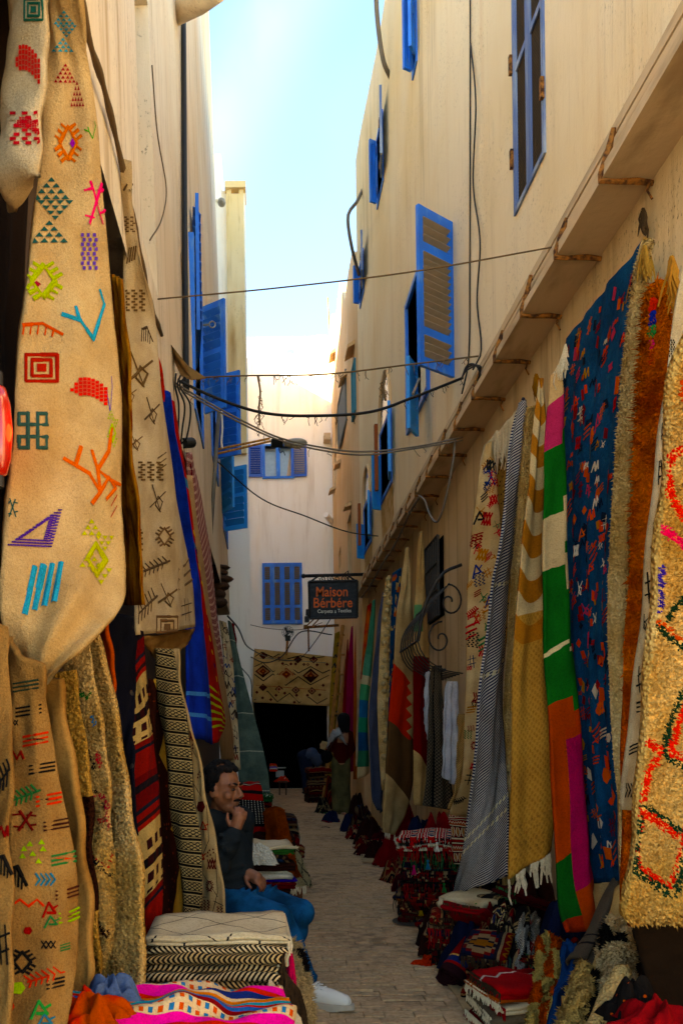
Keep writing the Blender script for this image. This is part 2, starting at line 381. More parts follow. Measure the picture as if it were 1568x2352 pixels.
W_ARC1 = rwin(876, 897, 1150, 1000)
W_ARC2 = rwin(838, 848, 1265, 1170)
rtop = lambda y: 10.15 + .18 * math.sin(y * 1.1) - .02 * y + (.12 if y > 9 else 0) if y > 8.2 else min(9.9, 1.6 + max(y, 3.8) * .93)  # unseen near roofline stepped low to let sky light into the lane
ltop = lambda y: max(6.0, 3.4 + .93 * y)  # out-of-view height shaped to keep the sun off the right wall
house_r = wall('house', 'tall cream plastered house along the right of the lane', YB, 12.9, 3.6, 10.2, lambda y, z: RX, 6, [W_LATT, W_TOP, W_A, W_B, W_BIG, W_ARC1, W_ARC2], M_RWALL, top=rtop)
# lower shop wall under the moulding
shop_r = MB().box((1.62, YB, -.02), (6, 12.9, 3.6)).build('shop_wall', M_SHOPW); tag(shop_r, 'stained shop wall under the moulding behind the right row of rugs', 'wall')
# orange house beyond
ohole = []
OX = lambda y, z: 1.52 + (y - 12.9) * .027
def opx(x, y):
    u, v = ray(x, y); d = 1.52 / u
    for _ in range(6): d = OX(d, 0) / u
    return d, CZ + v * d
def ow(xf, xn, yb, yt):
    d1, z0 = opx(xf, yb); d0, _ = opx(xn, yb); _, z1 = opx(xf, yt); return (d0, d1, z0, z1)
OW = [ow(784, 797, 1030, 925), ow(799, 808, 1345, 1195), ow(770, 776, 1040, 965), ow(768, 773, 1140, 1040), ow(778, 783, 1315, 1270), ow(813, 818, 960, 850)]
otop = lambda y: 9.0 + (y - 12.9) * .26 + .2 * math.sin(y * 2.3) + (.35 if y > 17 else 0)
house_o = wall('house', 'ochre plastered house at the far right end of the lane', 12.92, 20.6, -.02, 10.5, OX, 6, OW, M_OWALL, top=otop, depth=.18)
for i, (x, y, w_, h_) in enumerate(((812, 815, .5, .12), (795, 880, .45, .14), (769, 825, .5, .12), (781, 1075, .4, .1), (768, 1133, .4, .1), (806, 1170, .3, .06))):
    d, z = opx(x, y); X = OX(d, z)
    MB().add([(X - .13, d - w_ / 2, z), (X + .02, d - w_ / 2, z + h_ * .7), (X + .02, d + w_ / 2, z + h_ * .7), (X - .13, d + w_ / 2, z), (X - .13, d - w_ / 2, z + .05), (X + .02, d - w_ / 2, z + h_ * .7 + .08), (X + .02, d + w_ / 2, z + h_ * .7 + .08), (X - .13, d + w_ / 2, z + .05)],
             [(0, 3, 2, 1), (4, 5, 6, 7), (0, 1, 5, 4), (1, 2, 6, 5), (2, 3, 7, 6), (3, 0, 4, 7)]).build('window_hood', M_OWALL, house_o)
for q in OW[:1] + OW[5:]:
    X = OX(q[0], 0); b = MB(); b.box((X - .03, q[0] - .05, q[2] - .05), (X + .02, q[1] + .05, q[2])); b.box((X - .03, q[0] - .05, q[3]), (X + .02, q[1] + .05, q[3] + .05))
    b.box((X - .03, q[0] - .05, q[2]), (X + .02, q[0], q[3])); b.box((X - .03, q[1], q[2]), (X + .02, q[1] + .05, q[3])); b.box((X - .01, q[0], q[2]), (X + .01, q[1], q[3]))
    b.build('window_frame', M('grey_frame_%d' % int(q[0] * 10), '6f7474' if q is OW[0] else '2f7f96'), house_o)
# left house: battered wall above the shops
def lpt(x, y):
    u, v = ray(x, y); d = .55 / -u; z = 5.
    for _ in range(8): d = LXf(0, z) / u; z = CZ + v * d
    return d, z
def lh(xn, xf, yb, yt):
    d0, z0 = lpt(xn, yb); d1, _ = lpt(xf, yb); _, z1 = lpt(xn, yt); return (d0, d1, z0, z1)
LH = [lh(328, 358, 545, -60), lh(417, 427, 640, 588), lh(447, 462, 930, 640), lh(487, 497, 1040, 870), lh(513, 520, 1210, 1080)]
house_l = wall('house', 'tall streaked pale house along the left of the lane', YB, 13, 3.2, 16.0, LXf, -6, LH, M_LWALL, depth=.25, top=ltop)
shop_l = MB().box((-6, YB, -.02), (-.72, 13, 3.25)).build('shop_wall', M_DARKW); tag(shop_l, 'added dark boarding that keeps the gaps black behind the left rows of rugs', 'wall')  # boarding added dark so the gaps between the rugs read as shade
# left house beyond, with its chimney pier
bl = empty('house', (-.6, 14.5, 0), 'pale house with stepped chimney pier left of the far wall', 'building')
b = MB().add([(-.24, 14.5, -.02), (-.36, 20.65, -.02), (-.36, 20.65, 10.8), (-.24, 14.5, 10.8), (-6, 14.5, -.02), (-6, 20.65, -.02), (-6, 20.65, 10.8), (-6, 14.5, 10.8)], [(0, 1, 2, 3), (4, 0, 3, 7), (1, 5, 6, 2), (5, 4, 7, 6), (3, 2, 6, 7)])  # hidden height raised to keep the sun off the far wall
b.box((-5.9, 13.05, -.02), (-1.3, 14.45, 11.)); b.build('wall', M_FWALL, bl)  # this box is added out of sight to stop sun through the gap
z1 = P(505, 361, 14.5).z; MB().box((-1.4, 14.42, 10.6), (-.645, 15.6, z1)).build('pier', M_FWALL, bl)
zc = P(540, 447, 14.4).z; x0, x1 = P(520, 500, 14.4).x, P(560, 500, 14.4).x
ch = MB().box((x0, 14.38, 6.2), (x1, 14.8, zc)).build('chimney', M_CHIM, bl)
cc = MB()
for xx in (x0, x1 - .09): cc.box((xx + .01, 14.4, zc), (xx + .09, 14.78, zc + .09))
cc.box((x0 - .02, 14.34, zc + .09), (x1 + .04, 14.84, zc + .2)); cc.add([(x0 - .02, 14.34, zc + .2), (x1 + .04, 14.34, zc + .2), (x1 + .04, 14.84, zc + .2), (x0 - .02, 14.84, zc + .2), ((x0 + x1) / 2, 14.6, zc + .32)], [(0, 1, 4), (1, 2, 4), (2, 3, 4), (3, 0, 4)])
cc.build('chimney_cap', M_CHIM, bl)
# ---- far wall
FY = 20.7
fz = lambda y: P(660, y, FY).z
fx = lambda x, y=1300: P(x, y, FY).x
def fwall():
    root = empty('house', (.7, FY, 0), 'white house closing the far end of the lane', 'building')
    holes = [(fx(606, 1060), fx(671, 1060), fz(1095), fz(1024)), (fx(583, 1700), fx(752, 1700), 0.02, fz(1610)), (fx(658, 800), fx(677, 800), fz(812), fz(790))]
    xs = sorted({-4., 4., *[h for q in holes for h in q[:2]]}); zt = fz(774); zs = sorted({-.02, zt, *[h for q in holes for h in q[2:]]}); b = MB()
    for xa, xb in zip(xs, xs[1:]):
        for za, zb in zip(zs, zs[1:]):
            if any(h[0] <= xa + 1e-6 and xb <= h[1] + 1e-6 and h[2] <= za + 1e-6 and zb <= h[3] + 1e-6 for h in holes): continue
            b.add([(xa, FY, za), (xb, FY, za), (xb, FY, zb), (xa, FY, zb)], [(0, 1, 2, 3)])
    for k, (h0, h1, k0, k1) in enumerate(holes):
        dp = .3
        for (xa, za), (xb, zb) in (((h0, k0), (h1, k0)), ((h1, k0), (h1, k1)), ((h1, k1), (h0, k1)), ((h0, k1), (h0, k0))):
            b.add([(xa, FY, za), (xb, FY, zb), (xb, FY + dp, zb), (xa, FY + dp, za)], [(0, 1, 2, 3)])
    lo = fz(880)
    b.box((-4, FY + .302, -.02), (holes[1][0], FY + 5, lo)); b.box((holes[1][1], FY + .302, -.02), (4, FY + 5, lo)); b.box((holes[1][0], FY + .302, holes[1][3]), (holes[1][1], FY + 5, lo)); b.box((-4, FY + .302, lo), (holes[2][0], FY + .5, zt)); b.box((holes[2][1], FY + .302, lo), (4, FY + .5, zt))
    b.build('wall', M_FWALL, root)
    h = holes[1]; MB().add([(h[0], FY + .3, 0), (h[1], FY + .3, 0), (h[1], FY + 4.9, 0), (h[0], FY + 4.9, 0), (h[0], FY + .3, h[3]), (h[1], FY + .3, h[3]), (h[1], FY + 4.9, h[3]), (h[0], FY + 4.9, h[3])], [(0, 1, 2, 3), (4, 5, 6, 7), (0, 3, 7, 4), (1, 2, 6, 5), (3, 2, 6, 7)]).build('doorway', M_BLACK, root)  # room behind the opening is coloured black for its darkness
    MB().box((h[0] - .1, FY - .16, -.008), (h[1] + .1, FY + .1, .03)).build('door_step', M_STONE, root)
    q = holes[0]; MB().box((q[0], FY + .2, q[2]), (q[1], FY + .21, q[3])).build('pane', M_CURT, root)
    b = MB(); xm = (q[0] + q[1]) / 2
    for xa, xb in ((q[0] - .04, q[0] + .03), (xm - .05, xm + .05), (q[1] - .03, q[1] + .04)): b.box((xa, FY - .03, q[2]), (xb, FY + .19, q[3]))
    b.box((q[0] - .04, FY - .05, q[2] - .05), (q[1] + .04, FY + .19, q[2] + .003)); b.box((q[0] - .04, FY - .03, q[3]), (q[1] + .04, FY + .19, q[3] + .04))
    b.build('window_frame', M_BLUE, root)
    MB().add([(xm + .2, FY + .19, q[2]), (xm + .42, FY + .19, q[2]), (xm + .42, FY + .19, q[3]), (xm + .32, FY + .19, q[3])], [(0, 1, 2, 3)]).build('curtain', M('curtain', 'd9b58a'), root)
    x_, z_ = fx(742, 1012), fz(1020); MB().box((x_, FY - .3, z_), (fx(757, 1012), FY, fz(1005))).build('wall_box', M_MOULD, root)
    p0, p1 = P(766, 1205, FY), P(748, 1182, FY - .5); MB().tube([p0, p1], .07, 10).build('rain_spout', M_FWALL, root)
    b = MB()
    for i in range(7): xa = fx(722 + i * 6); b.box((xa, FY + .1, zt), (xa + .12, FY + .35, zt + rnd.uniform(.03, .12)))
    b.build('parapet_rubble', M_FWALL, root)
    MB().tube([P(757, 772, FY + .3), P(753, 683, FY + .3)], .018).build('roof_pole', M_WOOD, root)
    MB().add([(fx(766), FY + .02, zt), (2.4, FY + .02, zt), (2.4, FY + .02, zt + .55), (fx(768), FY + .02, zt + .55), (fx(766), FY + .6, zt), (2.4, FY + .6, zt), (2.4, FY + .6, zt + .55), (fx(768), FY + .6, zt + .55)], [(0, 1, 2, 3), (4, 0, 3, 7), (3, 2, 6, 7)]).build('roof_block', M_FWALL, root)
    return root
far_house = fwall()

# ---- moulding along the right wall
MZ = lambda y: 3.8 - .012 * y        # level of its upper edge
def moulding():
    prof = [(1.502, .0), (1.452, -.004), (1.452, -.05), (1.478, -.053), (1.478, -.072), (1.446, -.075), (1.446, -.103), (1.474, -.106), (1.474, -.122), (1.438, -.125), (1.438, -.146), (1.464, -.149), (1.464, -.162), (1.41, -.166), (1.41, -.215), (1.63, -.22), (1.63, .0)]
    ys = list(np.linspace(YB + .02, 12.9, 40)); b = MB(); r = random.Random(5)
    for y in ys: b.v += [(x + r.uniform(-.002, .002), y, MZ(y) + z) for x, z in prof]
    n = len(prof)
    for i in range(len(ys) - 1): b.f += [(i * n + k, i * n + (k + 1) % n, (i + 1) * n + (k + 1) % n, (i + 1) * n + k) for k in range(n)]
    b.f += [tuple(range(n)), tuple((len(ys) - 1) * n + k for k in range(n))]; b.mi = [0] * len(b.f)
    o = b.build('moulding', M_MOULD); tag(o, 'grooved plaster moulding running along the right house above the rugs', 'moulding')
moulding()
def bracket(y, i):
    r = random.Random(i); z = MZ(y); b = MB(); t = r.uniform(-.02, .02)
    b.tube([(1.448, y - .02, z - .05 + t), (1.43, y, z - .12), (1.402, y + .005, z - .2), (1.398, y + .005, z - .232), (1.46, y + r.uniform(-.01, .01), z - .236), (1.55, y + .01, z - .232), (1.618, y + .01, z - .24)], [.014, .017, .013, .013, .011, .014, .012], 5)
    if r.random() < .5: b.tube([(1.6, y, z - .24), (1.58, y - .02, z - .29), (1.595, y - .03, z - .33)], .006, 4)
    o = b.build('iron_bracket', M_RUST)
    names = 'nearest|second nearest|third nearest|fourth nearest|fifth nearest|sixth nearest|seventh nearest|eighth nearest|ninth nearest|tenth nearest|eighth from the far end|seventh from the far end|sixth from the far end|fourth from the far end|third from the far end|last but one|last'.split('|')
    tag(o, 'rusted iron bracket clipped over the right moulding, %s of the row' % names[i], 'bracket', 'iron brackets on the moulding')
for i in range(17): bracket(3.42 + i * .53, i)
# ================================================================== WINDOWS, SHUTTERS, WIRES
def leaf(parent, a, b, h, tiers, mat=M_BLUE, smat=None, pitch=.045, sw=.05, th=.03, tilt=55, slats=True):
    """One shutter leaf: a = hinge foot, b = free foot, h = height, tiers = louvred fields as fractions of h."""
    a, b = Vector(a), Vector(b); b.z = a.z; ex = (b - a); w = ex.length; ex.normalize(); ez = Vector((0, 0, 1)); ey = ez.cross(ex)
    T = Matrix((ex, ey, ez)).transposed().to_4x4(); T.translation = a
    m = MB(); t = th / 2; e = .0015
    m.box((0, -t, 0), (sw, t, h), mat=T); m.box((w - sw, -t, 0), (w, t, h), mat=T)
    zc = 0
    for z0, z1 in list(tiers) + [(1, 1)]:
        m.box((sw, -t + e, zc * h), (w - sw, t - e, z0 * h), mat=T); zc = z1
    if not slats:
        for z0, z1 in tiers: m.box((sw, -t * .4, z0 * h), (w - sw, t * .4, z1 * h), mat=T)
    o = m.build('shutter', mat, parent)
    if slats:
        q = MB(); hw = pitch * .62
        rx = Matrix.Rotation(math.radians(tilt), 4, 'X'); q.box((0, -hw, -.004), (w - 2 * sw + .006, hw, .004), mat=rx)
        me = q.mesh('slat', smat or mat)
        for z0, z1 in tiers:
            n = max(2, int((z1 - z0) * h / pitch))
            for i in range(n):
                s = link('slat', me, o); s.matrix_basis = T @ Matrix.Translation((sw - .003, 0, z0 * h + (i + .5) * (z1 - z0) * h / n))
    return o
def leafq(parent, xh, yt, yb, dh, xf, df, tiers, **k):
    a = P(xh, yb, dh); h = P(xh, yt, dh).z - a.z; f = P(xf, yb, df); return leaf(parent, a, (f.x, f.y, a.z), h, tiers, **k)
def frame(parent, y0, y1, z0, z1, X, t=.05, out=.02, mat=M_BLUE, name='window_frame'):
    m = MB(); xa, xb = X - out, X + .12
    m.box((xa, y0 - t, z0 - t), (xb, y0, z1 + t)); m.box((xa, y1, z0 - t), (xb, y1 + t, z1 + t)); m.box((xa, y0, z0 - t), (xb, y1, z0)); m.box((xa, y0, z1), (xb, y1, z1 + t))
    return m.build(name, mat, parent)
T2 = [(.07, .3), (.36, .93)]; T3 = [(.06, .2), (.25, .72), (.78, .94)]
def window(label, q, X): return empty('shuttered_window', (X, (q[0] + q[1]) / 2, q[2]), label, 'window')
# -- lattice window, nearest on the right
q = W_LATT; w = window('weathered blue lattice window high on the near right wall', q, RX); frame(w, *q, RX + .0, .03, .012, M_BLUEG)
m = MB(); ym = (q[0] + q[1]) / 2; m.box((RX - .008, ym - .016, q[2]), (RX + .004, ym + .016, q[3])); zz = q[2] + .78
for k in (0, 1.1): m.box((RX - .006, q[0], zz + k), (RX + .003, q[1], zz + .04 + k))
for a, b in ((q[0], ym - .022), (ym + .022, q[1])): m.box((RX - .007, a, q[2]), (RX + .0035, a + .02, q[3])); m.box((RX - .007, b - .02, q[2]), (RX + .0035, b, q[3]))
m.build('mullion', M_BLUEG, w)
m = MB(); n = int((q[3] - q[2]) / .021)
for i in range(n): z = q[2] + i * .021; m.add([(RX + .006, q[0], z), (RX + .006, q[1], z + .02), (RX + .006, q[1], z + .029), (RX + .006, q[0], z + .009), (RX + .014, q[0], z), (RX + .014, q[1], z + .02), (RX + .014, q[1], z + .029), (RX + .014, q[0], z + .009)], [(0, 1, 2, 3), (0, 4, 5, 1), (3, 2, 6, 7)])
MB().box((RX + .03, q[0], q[2]), (RX + .04, q[1], q[3])).build('dark_sheet', M_BLACK, w); lat = m.build('lattice', M('dusty_slat', '54442f'), w); lat['kind'] = 'stuff'  # black sheet stands in for the dark room behind the lattice
for k in range(3):
    for yy in (q[0] - .03, q[1] + .03): MB().box((RX - .03, yy - .012, q[2] + .25 + k * .55), (RX - .01, yy + .012, q[2] + .36 + k * .55)).build('hinge', M_RUST, w)
# -- big open shutter on the right
q = W_BIG; w = window('window with a big louvred blue shutter swung open into the lane', q, RX); frame(w, *q, RX, .05, .03)
leafq(w, 1040, 512, 868, 6.45, 962, 6.22, T3, smat=M_SLAT, sw=.045, pitch=.05, tilt=36)
leafq(w, 958, 842, 1003, 7.62, 938, 7.4, T2, sw=.035, mat=M_BLUEL)
MB().tube([P(962, 870, 7.5), P(948, 905, 7.3)], .012).build('stay_bar', M_SLAT, w)
def flat_pair(lab, q, wl, near_up=.0):
    w = window(lab, q, RX); frame(w, *q, RX, .04, .015); h = q[3] - q[2]
    leaf(w, (RX - .03, q[0] - .04, q[2] + near_up), (RX - .09, q[0] - .04 - wl, q[2] + near_up), h, T2, mat=M_BLUE if near_up else M_BLUEG, sw=.04, pitch=.06, slats=False)
    leaf(w, (RX - .03, q[1] - .02, q[2]), (RX - .11, q[1] - .06, q[2]), h, T2, mat=M_BLUE, sw=.03, pitch=.06, slats=False)
    m = MB()
    for yy in (q[0] - .02, q[1]):
        for k in (.15, .8): m.box((RX - .05, yy - .03, q[2] + h * k), (RX - .016, yy + .03, q[2] + h * k + .09))
    m.build('hinge', M_RUST, w); return w
flat_pair('narrow blue window at the very top of the right wall', W_TOP, .1, .02)
flat_pair('blue shuttered window below the roof, upper one beyond the big shutter', W_A, .42)
flat_pair('small blue shuttered window near the loop of grey cable', W_B, .5)
def arched(lab, q):
    w = window(lab, q, RX); frame(w, *q, RX, .05, .015); h = q[3] - q[2]; yc = (q[0] + q[1]) / 2; r = (q[1] - q[0]) / 2 + .05; n = 12
    arc = [(yc + r * math.cos(math.pi * i / n), q[3] + .05 + 1.15 * r * math.sin(math.pi * i / n)) for i in range(n + 1)]
    MB().add([(RX - .004, y, z) for y, z in arc], [tuple(range(n, -1, -1))]).build('fanlight', M_GLASS, w)
    MB().tube([(RX - .01, y, z) for y, z in arc], .025, 5).build('arch_trim', M_OWALL, w)
    leaf(w, (RX - .03, q[0], q[2]), (RX - .07, q[0] - .3, q[2]), h, T2, mat=M_BLUEL, sw=.04, slats=False)
    leaf(w, (RX - .02, q[1], q[2] - .12), (RX - .12, q[1] - .06, q[2] - .12), h * .85, T2, mat=M_BLUEL, sw=.04, slats=False)
    MB().box((RX - .14, yc - .03, q[2]), (RX - .1, yc + .03, q[3])).build('rust_bar', M('red_lead_bar', '9a4a1c'), w)
    MB().add([(RX - .004, q[0] - .1, q[2] - .06), (RX - .004, q[1] + .05, q[2] - .06), (RX - .004, q[1] - .1, q[2] - .75), (RX - .004, q[0] - .15, q[2] - .45)], [(0, 1, 2, 3)]).build('bare_patch', M('ochre_patch_' + lab[:5], lambda c: (c.mix(c.noise(9, detail=5).sm(.4, .6), 'b08435', 'c9a36a'), c.noise(40)), bump=.4), w)
arched('arched window with blue shutters, larger and nearer of the two', W_ARC1)
arched('small arched window with blue shutters, farther of the two', W_ARC2)
# -- left shutters
LW = [('tall blue shuttered window highest on the left wall', [(448, 640, 905, 8.3, 458, 7.0), (464, 708, 953, 8.3, 519, 8.12)]),
      ('blue shuttered window in the middle of the left wall', [(487, 925, 1030, 10.1, 499, 9.3), (481, 868, 1057, 10.1, 553, 9.9)]),
      ('light blue shuttered window lowest on the left wall', [(506, 1056, 1183, 11.6, 537, 11.2), (512, 1078, 1221, 12.4, 568, 12.2)])]
for i, (lab, lv) in enumerate(LW):
    q = LH[2 + i]; Xw = LXf(0, (q[2] + q[3]) / 2); w = window(lab, q, Xw); h = q[3] - q[2]
    m = MB(); m.box((Xw - .1, q[0] - .05, q[2] - .05), (Xw + .03, q[0], q[3] + .05)); m.box((Xw - .1, q[1], q[2] - .05), (Xw + .03, q[1] + .05, q[3] + .05)); m.box((Xw - .1, q[0], q[2] - .05), (Xw + .03, q[1], q[2])); m.build('window_frame', M_BLUE, w)
    for k, a in enumerate(lv): leafq(w, *a, [(.07, .52), (.57, .94)] if k else T2, mat=M_BLUEL if i == 2 else M_BLUE, sw=.045, pitch=.075 if i < 2 else .085, tilt=-47)
    if i == 0: kk = P(488, 749, 8.1); m = MB(); m.tube([kk + Vector((.03 * math.cos(t), -.03, .03 * math.sin(t))) for t in np.linspace(0, 6.28, 13)], .007, 5); m.tube([kk + Vector((-.03, -.03, 0)), kk + Vector((-.09, -.02, 0))], .01, 5); m.build('latch_ring', M('old_zinc', '8d8a80', metal=.6, rough=.5), w)
# -- far wall: open casement shutters and the closed four-leaf window
w = empty('shuttered_window', (fx(640), FY, fz(1098)), 'small window with blue shutters folded open high on the far wall', 'window')
for xa, xb in ((605, 574), (673, 707)): leaf(w, (fx(xa), FY - .04, fz(1096)), (fx(xb), FY - .06, fz(1096)), fz(1022) - fz(1096), [(.08, .92)], mat=M('violet_blue_%d' % xa, '2f62c8', rough=.6), sw=.05, pitch=.055, tilt=20)
w = empty('shuttered_window', (fx(647), FY, fz(1434)), 'closed blue window of four louvred leaves low on the far wall', 'window')
MB().box((fx(602), FY - .02, fz(1434)), (fx(693), FY + .01, fz(1293))).build('window_frame', M_BLUE, w)
for i in range(4):
    xa = 602.5 + i * 22.6; leaf(w, (fx(xa), FY - .045, fz(1433)), (fx(xa + 22), FY - .045, fz(1433)), fz(1294) - fz(1433), [(.06, .26), (.31, .68), (.73, .94)], mat=M_BLUE, smat=M_SLAT, sw=.055, pitch=.05, tilt=-30, th=.04)

# ---- wires
def cable(name, label, pts, r, mat, cat='cable', n=None, fray=0, seed=0, parent=None, group=None):
    pp = [P(*p) if not isinstance(p, Vector) else p for p in pts]; c = catmull(pp, n or max(8, len(pp) * 8)); m = MB().tube(c, r, 5)
    rr = random.Random(seed)
    for _ in range(fray):
        p = Vector(c[rr.randrange(len(c))]); L = rr.uniform(.02, .07); q = [p]
        for k in range(3): q.append(q[-1] + Vector((rr.uniform(-.02, .02), rr.uniform(-.02, .02), -L / 3)))
        m.tube(q, .0025, 3)
    o = m.build(name, mat, parent, smooth=True)
    return tag(o, label, cat, group) if parent is None else o
cable('clothes_line', 'thin string stretched across the sky above the lane', [(362, 687, 4.4), (640, 661, 4.3), (940, 625, 4.2), (1266, 568, 4.12)], .004, M_ROPE)
cable('washing_line', 'fuzzy string across the lane below the big shutter', [(432, 868, 6.2), (560, 863, 6.1), (750, 859, 6.0), (950, 836, 5.9), (1112, 816, 5.75)], .006, M_ROPE, fray=60, seed=1)
cable('cable_bundle', 'sagging bundle of black cables crossing the lane', [(398, 868, 5.4), (500, 915, 5.5), (600, 947, 5.6), (700, 955, 5.7), (850, 946, 5.8), (950, 912, 5.9), (1062, 868, 6.05)], .0105, M_WIRE, fray=40, seed=2)
for j, (dz, lab) in enumerate(((0, 'upper of the two pale cables sagging across the lane'), (7, 'lower of the two pale cables sagging across the lane'))):
    cable('pale_cable', lab, [(385, 868 + dz, 5.2), (450, 908 + dz, 5.3), (560, 968 + dz, 5.5), (650, 1008 + dz * .8, 5.7), (780, 1034 + dz, 5.9), (850, 1037 + dz, 6.0), (960, 1025 + dz * .6, 6.1), (1062, 1004 + dz, 6.2)], .0065, M_WIREG, fray=10 * j, seed=3)
cable('thin_cable', 'thin dark wire running from the left shutters down to the moulding', [(495, 1056, 9.), (600, 1145, 9.5), (700, 1185, 10.), (800, 1222, 10.6), (892, 1234, 11.)], .008, M_WIRE)
cable('hanging_rope', 'frayed rope end hanging from the fuzzy string', [(592, 863, 6.1), (598, 900, 6.1), (595, 940, 6.1), (597, 976, 6.1)], .008, M_ROPE, fray=25, seed=5)
cable('hanging_rope', 'short frayed rope hanging beside the larger arched window', [(884, 850, 5.95), (880, 880, 5.95), (885, 920, 5.95)], .009, M_ROPE, fray=18, seed=6)
cable('roof_cable', 'thick grey cable dangling over the right roof edge at the top', [(862, -60, 9.2), (866, 40, 9.3), (880, 140, 9.4), (898, 182, 9.55)], .026, M_WIREG, n=20)
cable('roof_cable', 'thick grey cable looping off the lower roof edge', [(832, 436, 12.2), (818, 465, 11.9), (799, 495, 11.8), (806, 560, 11.9), (824, 632, 12.3)], .024, M_WIREG, n=20)
cable('wall_wire', 'thin black wire running straight down the right wall', [PX(1079, -60, RX - .012), PX(1079, 300, RX - .012), PX(1078, 620, RX - .012), PX(1075, 830, RX - .012), PX(1060, 905, RX - .04)], .006, M_WIRE)
cable('wall_wire', 'thin black wire swinging loose from the right wall', [PX(1080, 100, RX - .012), PX(1092, 240, RX - .03), PX(1086, 420, RX - .015), PX(1102, 560, RX - .03), PX(1095, 690, RX - .015), PX(1104, 810, RX - .015), PX(1085, 850, RX - .06)], .006, M_WIRE)
for j in range(3):
    cable('wire_loop', 'black wires coiled above the moulding where the cables land, %s loop' % ('largest', 'middle', 'smallest')[j], [PX(1060, 868, 1.44), PX(1072, 840 + j * 5, 1.42), PX(1095 + j * 4, 842, 1.42), PX(1105 - j * 6, 880, 1.43), PX(1085, 905 - 10 * j, 1.42)], .006, M_WIRE)
cable('draped_cable', 'pale loop of cable drooping below the moulding', [PX(962, 1138, 1.38), PX(975, 1150, 1.36), PX(988, 1185, 1.36), PX(1004, 1198, 1.36), PX(1018, 1165, 1.38), PX(1040, 1060, 1.42), PX(1045, 1010, 1.44)], .009, M_WIREG)
cable('draped_cable', 'knotted grey cable running along under the far moulding', [PX(964, 1140, 1.37), PX(940, 1178, 1.37), PX(920, 1225, 1.38), PX(900, 1262, 1.37), PX(875, 1300, 1.38), PX(850, 1345, 1.38), PX(830, 1372, 1.38)], .012, M_WIREG, fray=30, seed=8)
cable('shop_wire', 'black wire looping from the left rugs to the far rug', [(523, 1415, 9.), (545, 1440, 10.), (575, 1490, 14.), (640, 1515, 18.), (690, 1512, 19.5), (760, 1420, 17.), (775, 1380, 15.)], .01, M_WIRE)
cable('shop_wire', 'black wire arching in front of the far wall', [(573, 1508, 18.), (612, 1522, 19.), (650, 1505, 19.5), (690, 1452, 19.5), (762, 1458, 19.)], .014, M_WIRE)
cable('shop_wire', 'string stretched across the far wall under the blue window', [(574, 1435, 19.5), (620, 1444, 19.8), (690, 1446, 20.), (740, 1430, 20.)], .008, M_ROPE)
cable('shop_wire', 'thin wire dropping to the ground by the grey green rug', [(530, 1480, 12.), (545, 1520, 12.), (575, 1560, 13.), (578, 1600, 14.)], .008, M_WIRE)
# iron arm that carries an old awning rail by the far rug
m = MB(); m.tube([P(700, 1441, 18.5), P(778, 1436, 18.5)], .03, 6); m.tube([P(708, 1441, 18.5), P(709, 1496, 18.5)], .02, 5); m.tube([P(700, 1441, 18.5), P(745, 1400, 18.2)], .015, 5); m.tube([P(718, 1437, 18.5), P(760, 1392, 18.2)], .015, 5)
m.box(P(697, 1446, 18.6), P(706, 1435, 18.4)); tag(m.build('awning_bracket', M_RUST), 'rusted iron awning arm in front of the far wall', 'awning arm')
# fan on a pole
fan = empty('wall_fan', P(661, 1505, 20.2), 'small caged fan on a pole above the far rug', 'fan')
MB().tube([P(658, 1505, 20.2), P(660, 1468, 20.2)], .03, 6).build('pole', M_WOOD, fan); c0 = P(661, 1452, 20.0)
m = MB()
for r_ in (.14, .1, .05): m.tube([c0 + Vector((r_ * math.cos(t), -.06 * (1 - r_ / .16), r_ * math.sin(t))) for t in np.linspace(0, 6.283, 17)], .006, 4)
for k in range(12): t = k * math.pi / 6; m.tube([c0 + Vector((.14 * math.cos(t), 0, .14 * math.sin(t))), c0 + Vector((0, -.07, 0))], .005, 4)
m.build('cage', M_IRON, fan)
for k in range(3):
    t = k * 2.094; m = MB(); e1 = Vector((math.cos(t), 0, math.sin(t))); e2 = Vector((-math.sin(t), .25, math.cos(t))); m.add([c0 + e1 * .02, c0 + e1 * .12 - e2 * .04, c0 + e1 * .13 + e2 * .03, c0 + e2 * .03, c0 + e1 * .02 + Vector((0, .01, 0))], [(0, 1, 2, 3), (3, 2, 1, 4)]); m.build('blade', M('fan_blade%d' % k, '3d4a44'), fan)
MB().box(c0 + Vector((-.06, 0, -.2)), c0 + Vector((.06, .1, -.08))).build('motor', M('fan_body', '37382f'), fan)
# street lamp
lamp = empty('street_lamp', P(552, 1024, 9.2), 'street lamp on two ochre arms reaching from the left wall', 'lamp')
m = MB(); m.tube([P(500, 1032, 9.2), P(620, 1007, 9.2)], .014, 6); m.tube([P(500, 1042, 9.2), P(622, 1013, 9.2)], .014, 6); m.build('arm', M_WOOD, lamp)
a, bq = P(622, 1029, 9.3), P(651, 1007, 9.05); bevel(MB().box(a, bq).build('driver_box', M('lamp_box', '1d1d1b', rough=.5), lamp), .01)
m = MB(); hc = P(678, 1018, 9.2); m.ball(hc, (.135, .08, .05), 16, 8, mat=Matrix.Rotation(-.04, 3, 'Y')); m.build('head', M('lamp_head', '8a8270', rough=.4, spec=.5), lamp, smooth=True)
m = MB(); m.ball(hc + Vector((.02, -.02, -.03)), (.07, .06, .035), 12, 6); m.build('lens', M('lamp_lens', 'b5a98a', rough=.2, spec=.6), lamp, smooth=True)
cable('wire', None, [(640, 1028, 9.2), (644, 1040, 9.2), (650, 1036, 9.2), (655, 1046, 9.2)], .005, M_WIRE, parent=lamp)
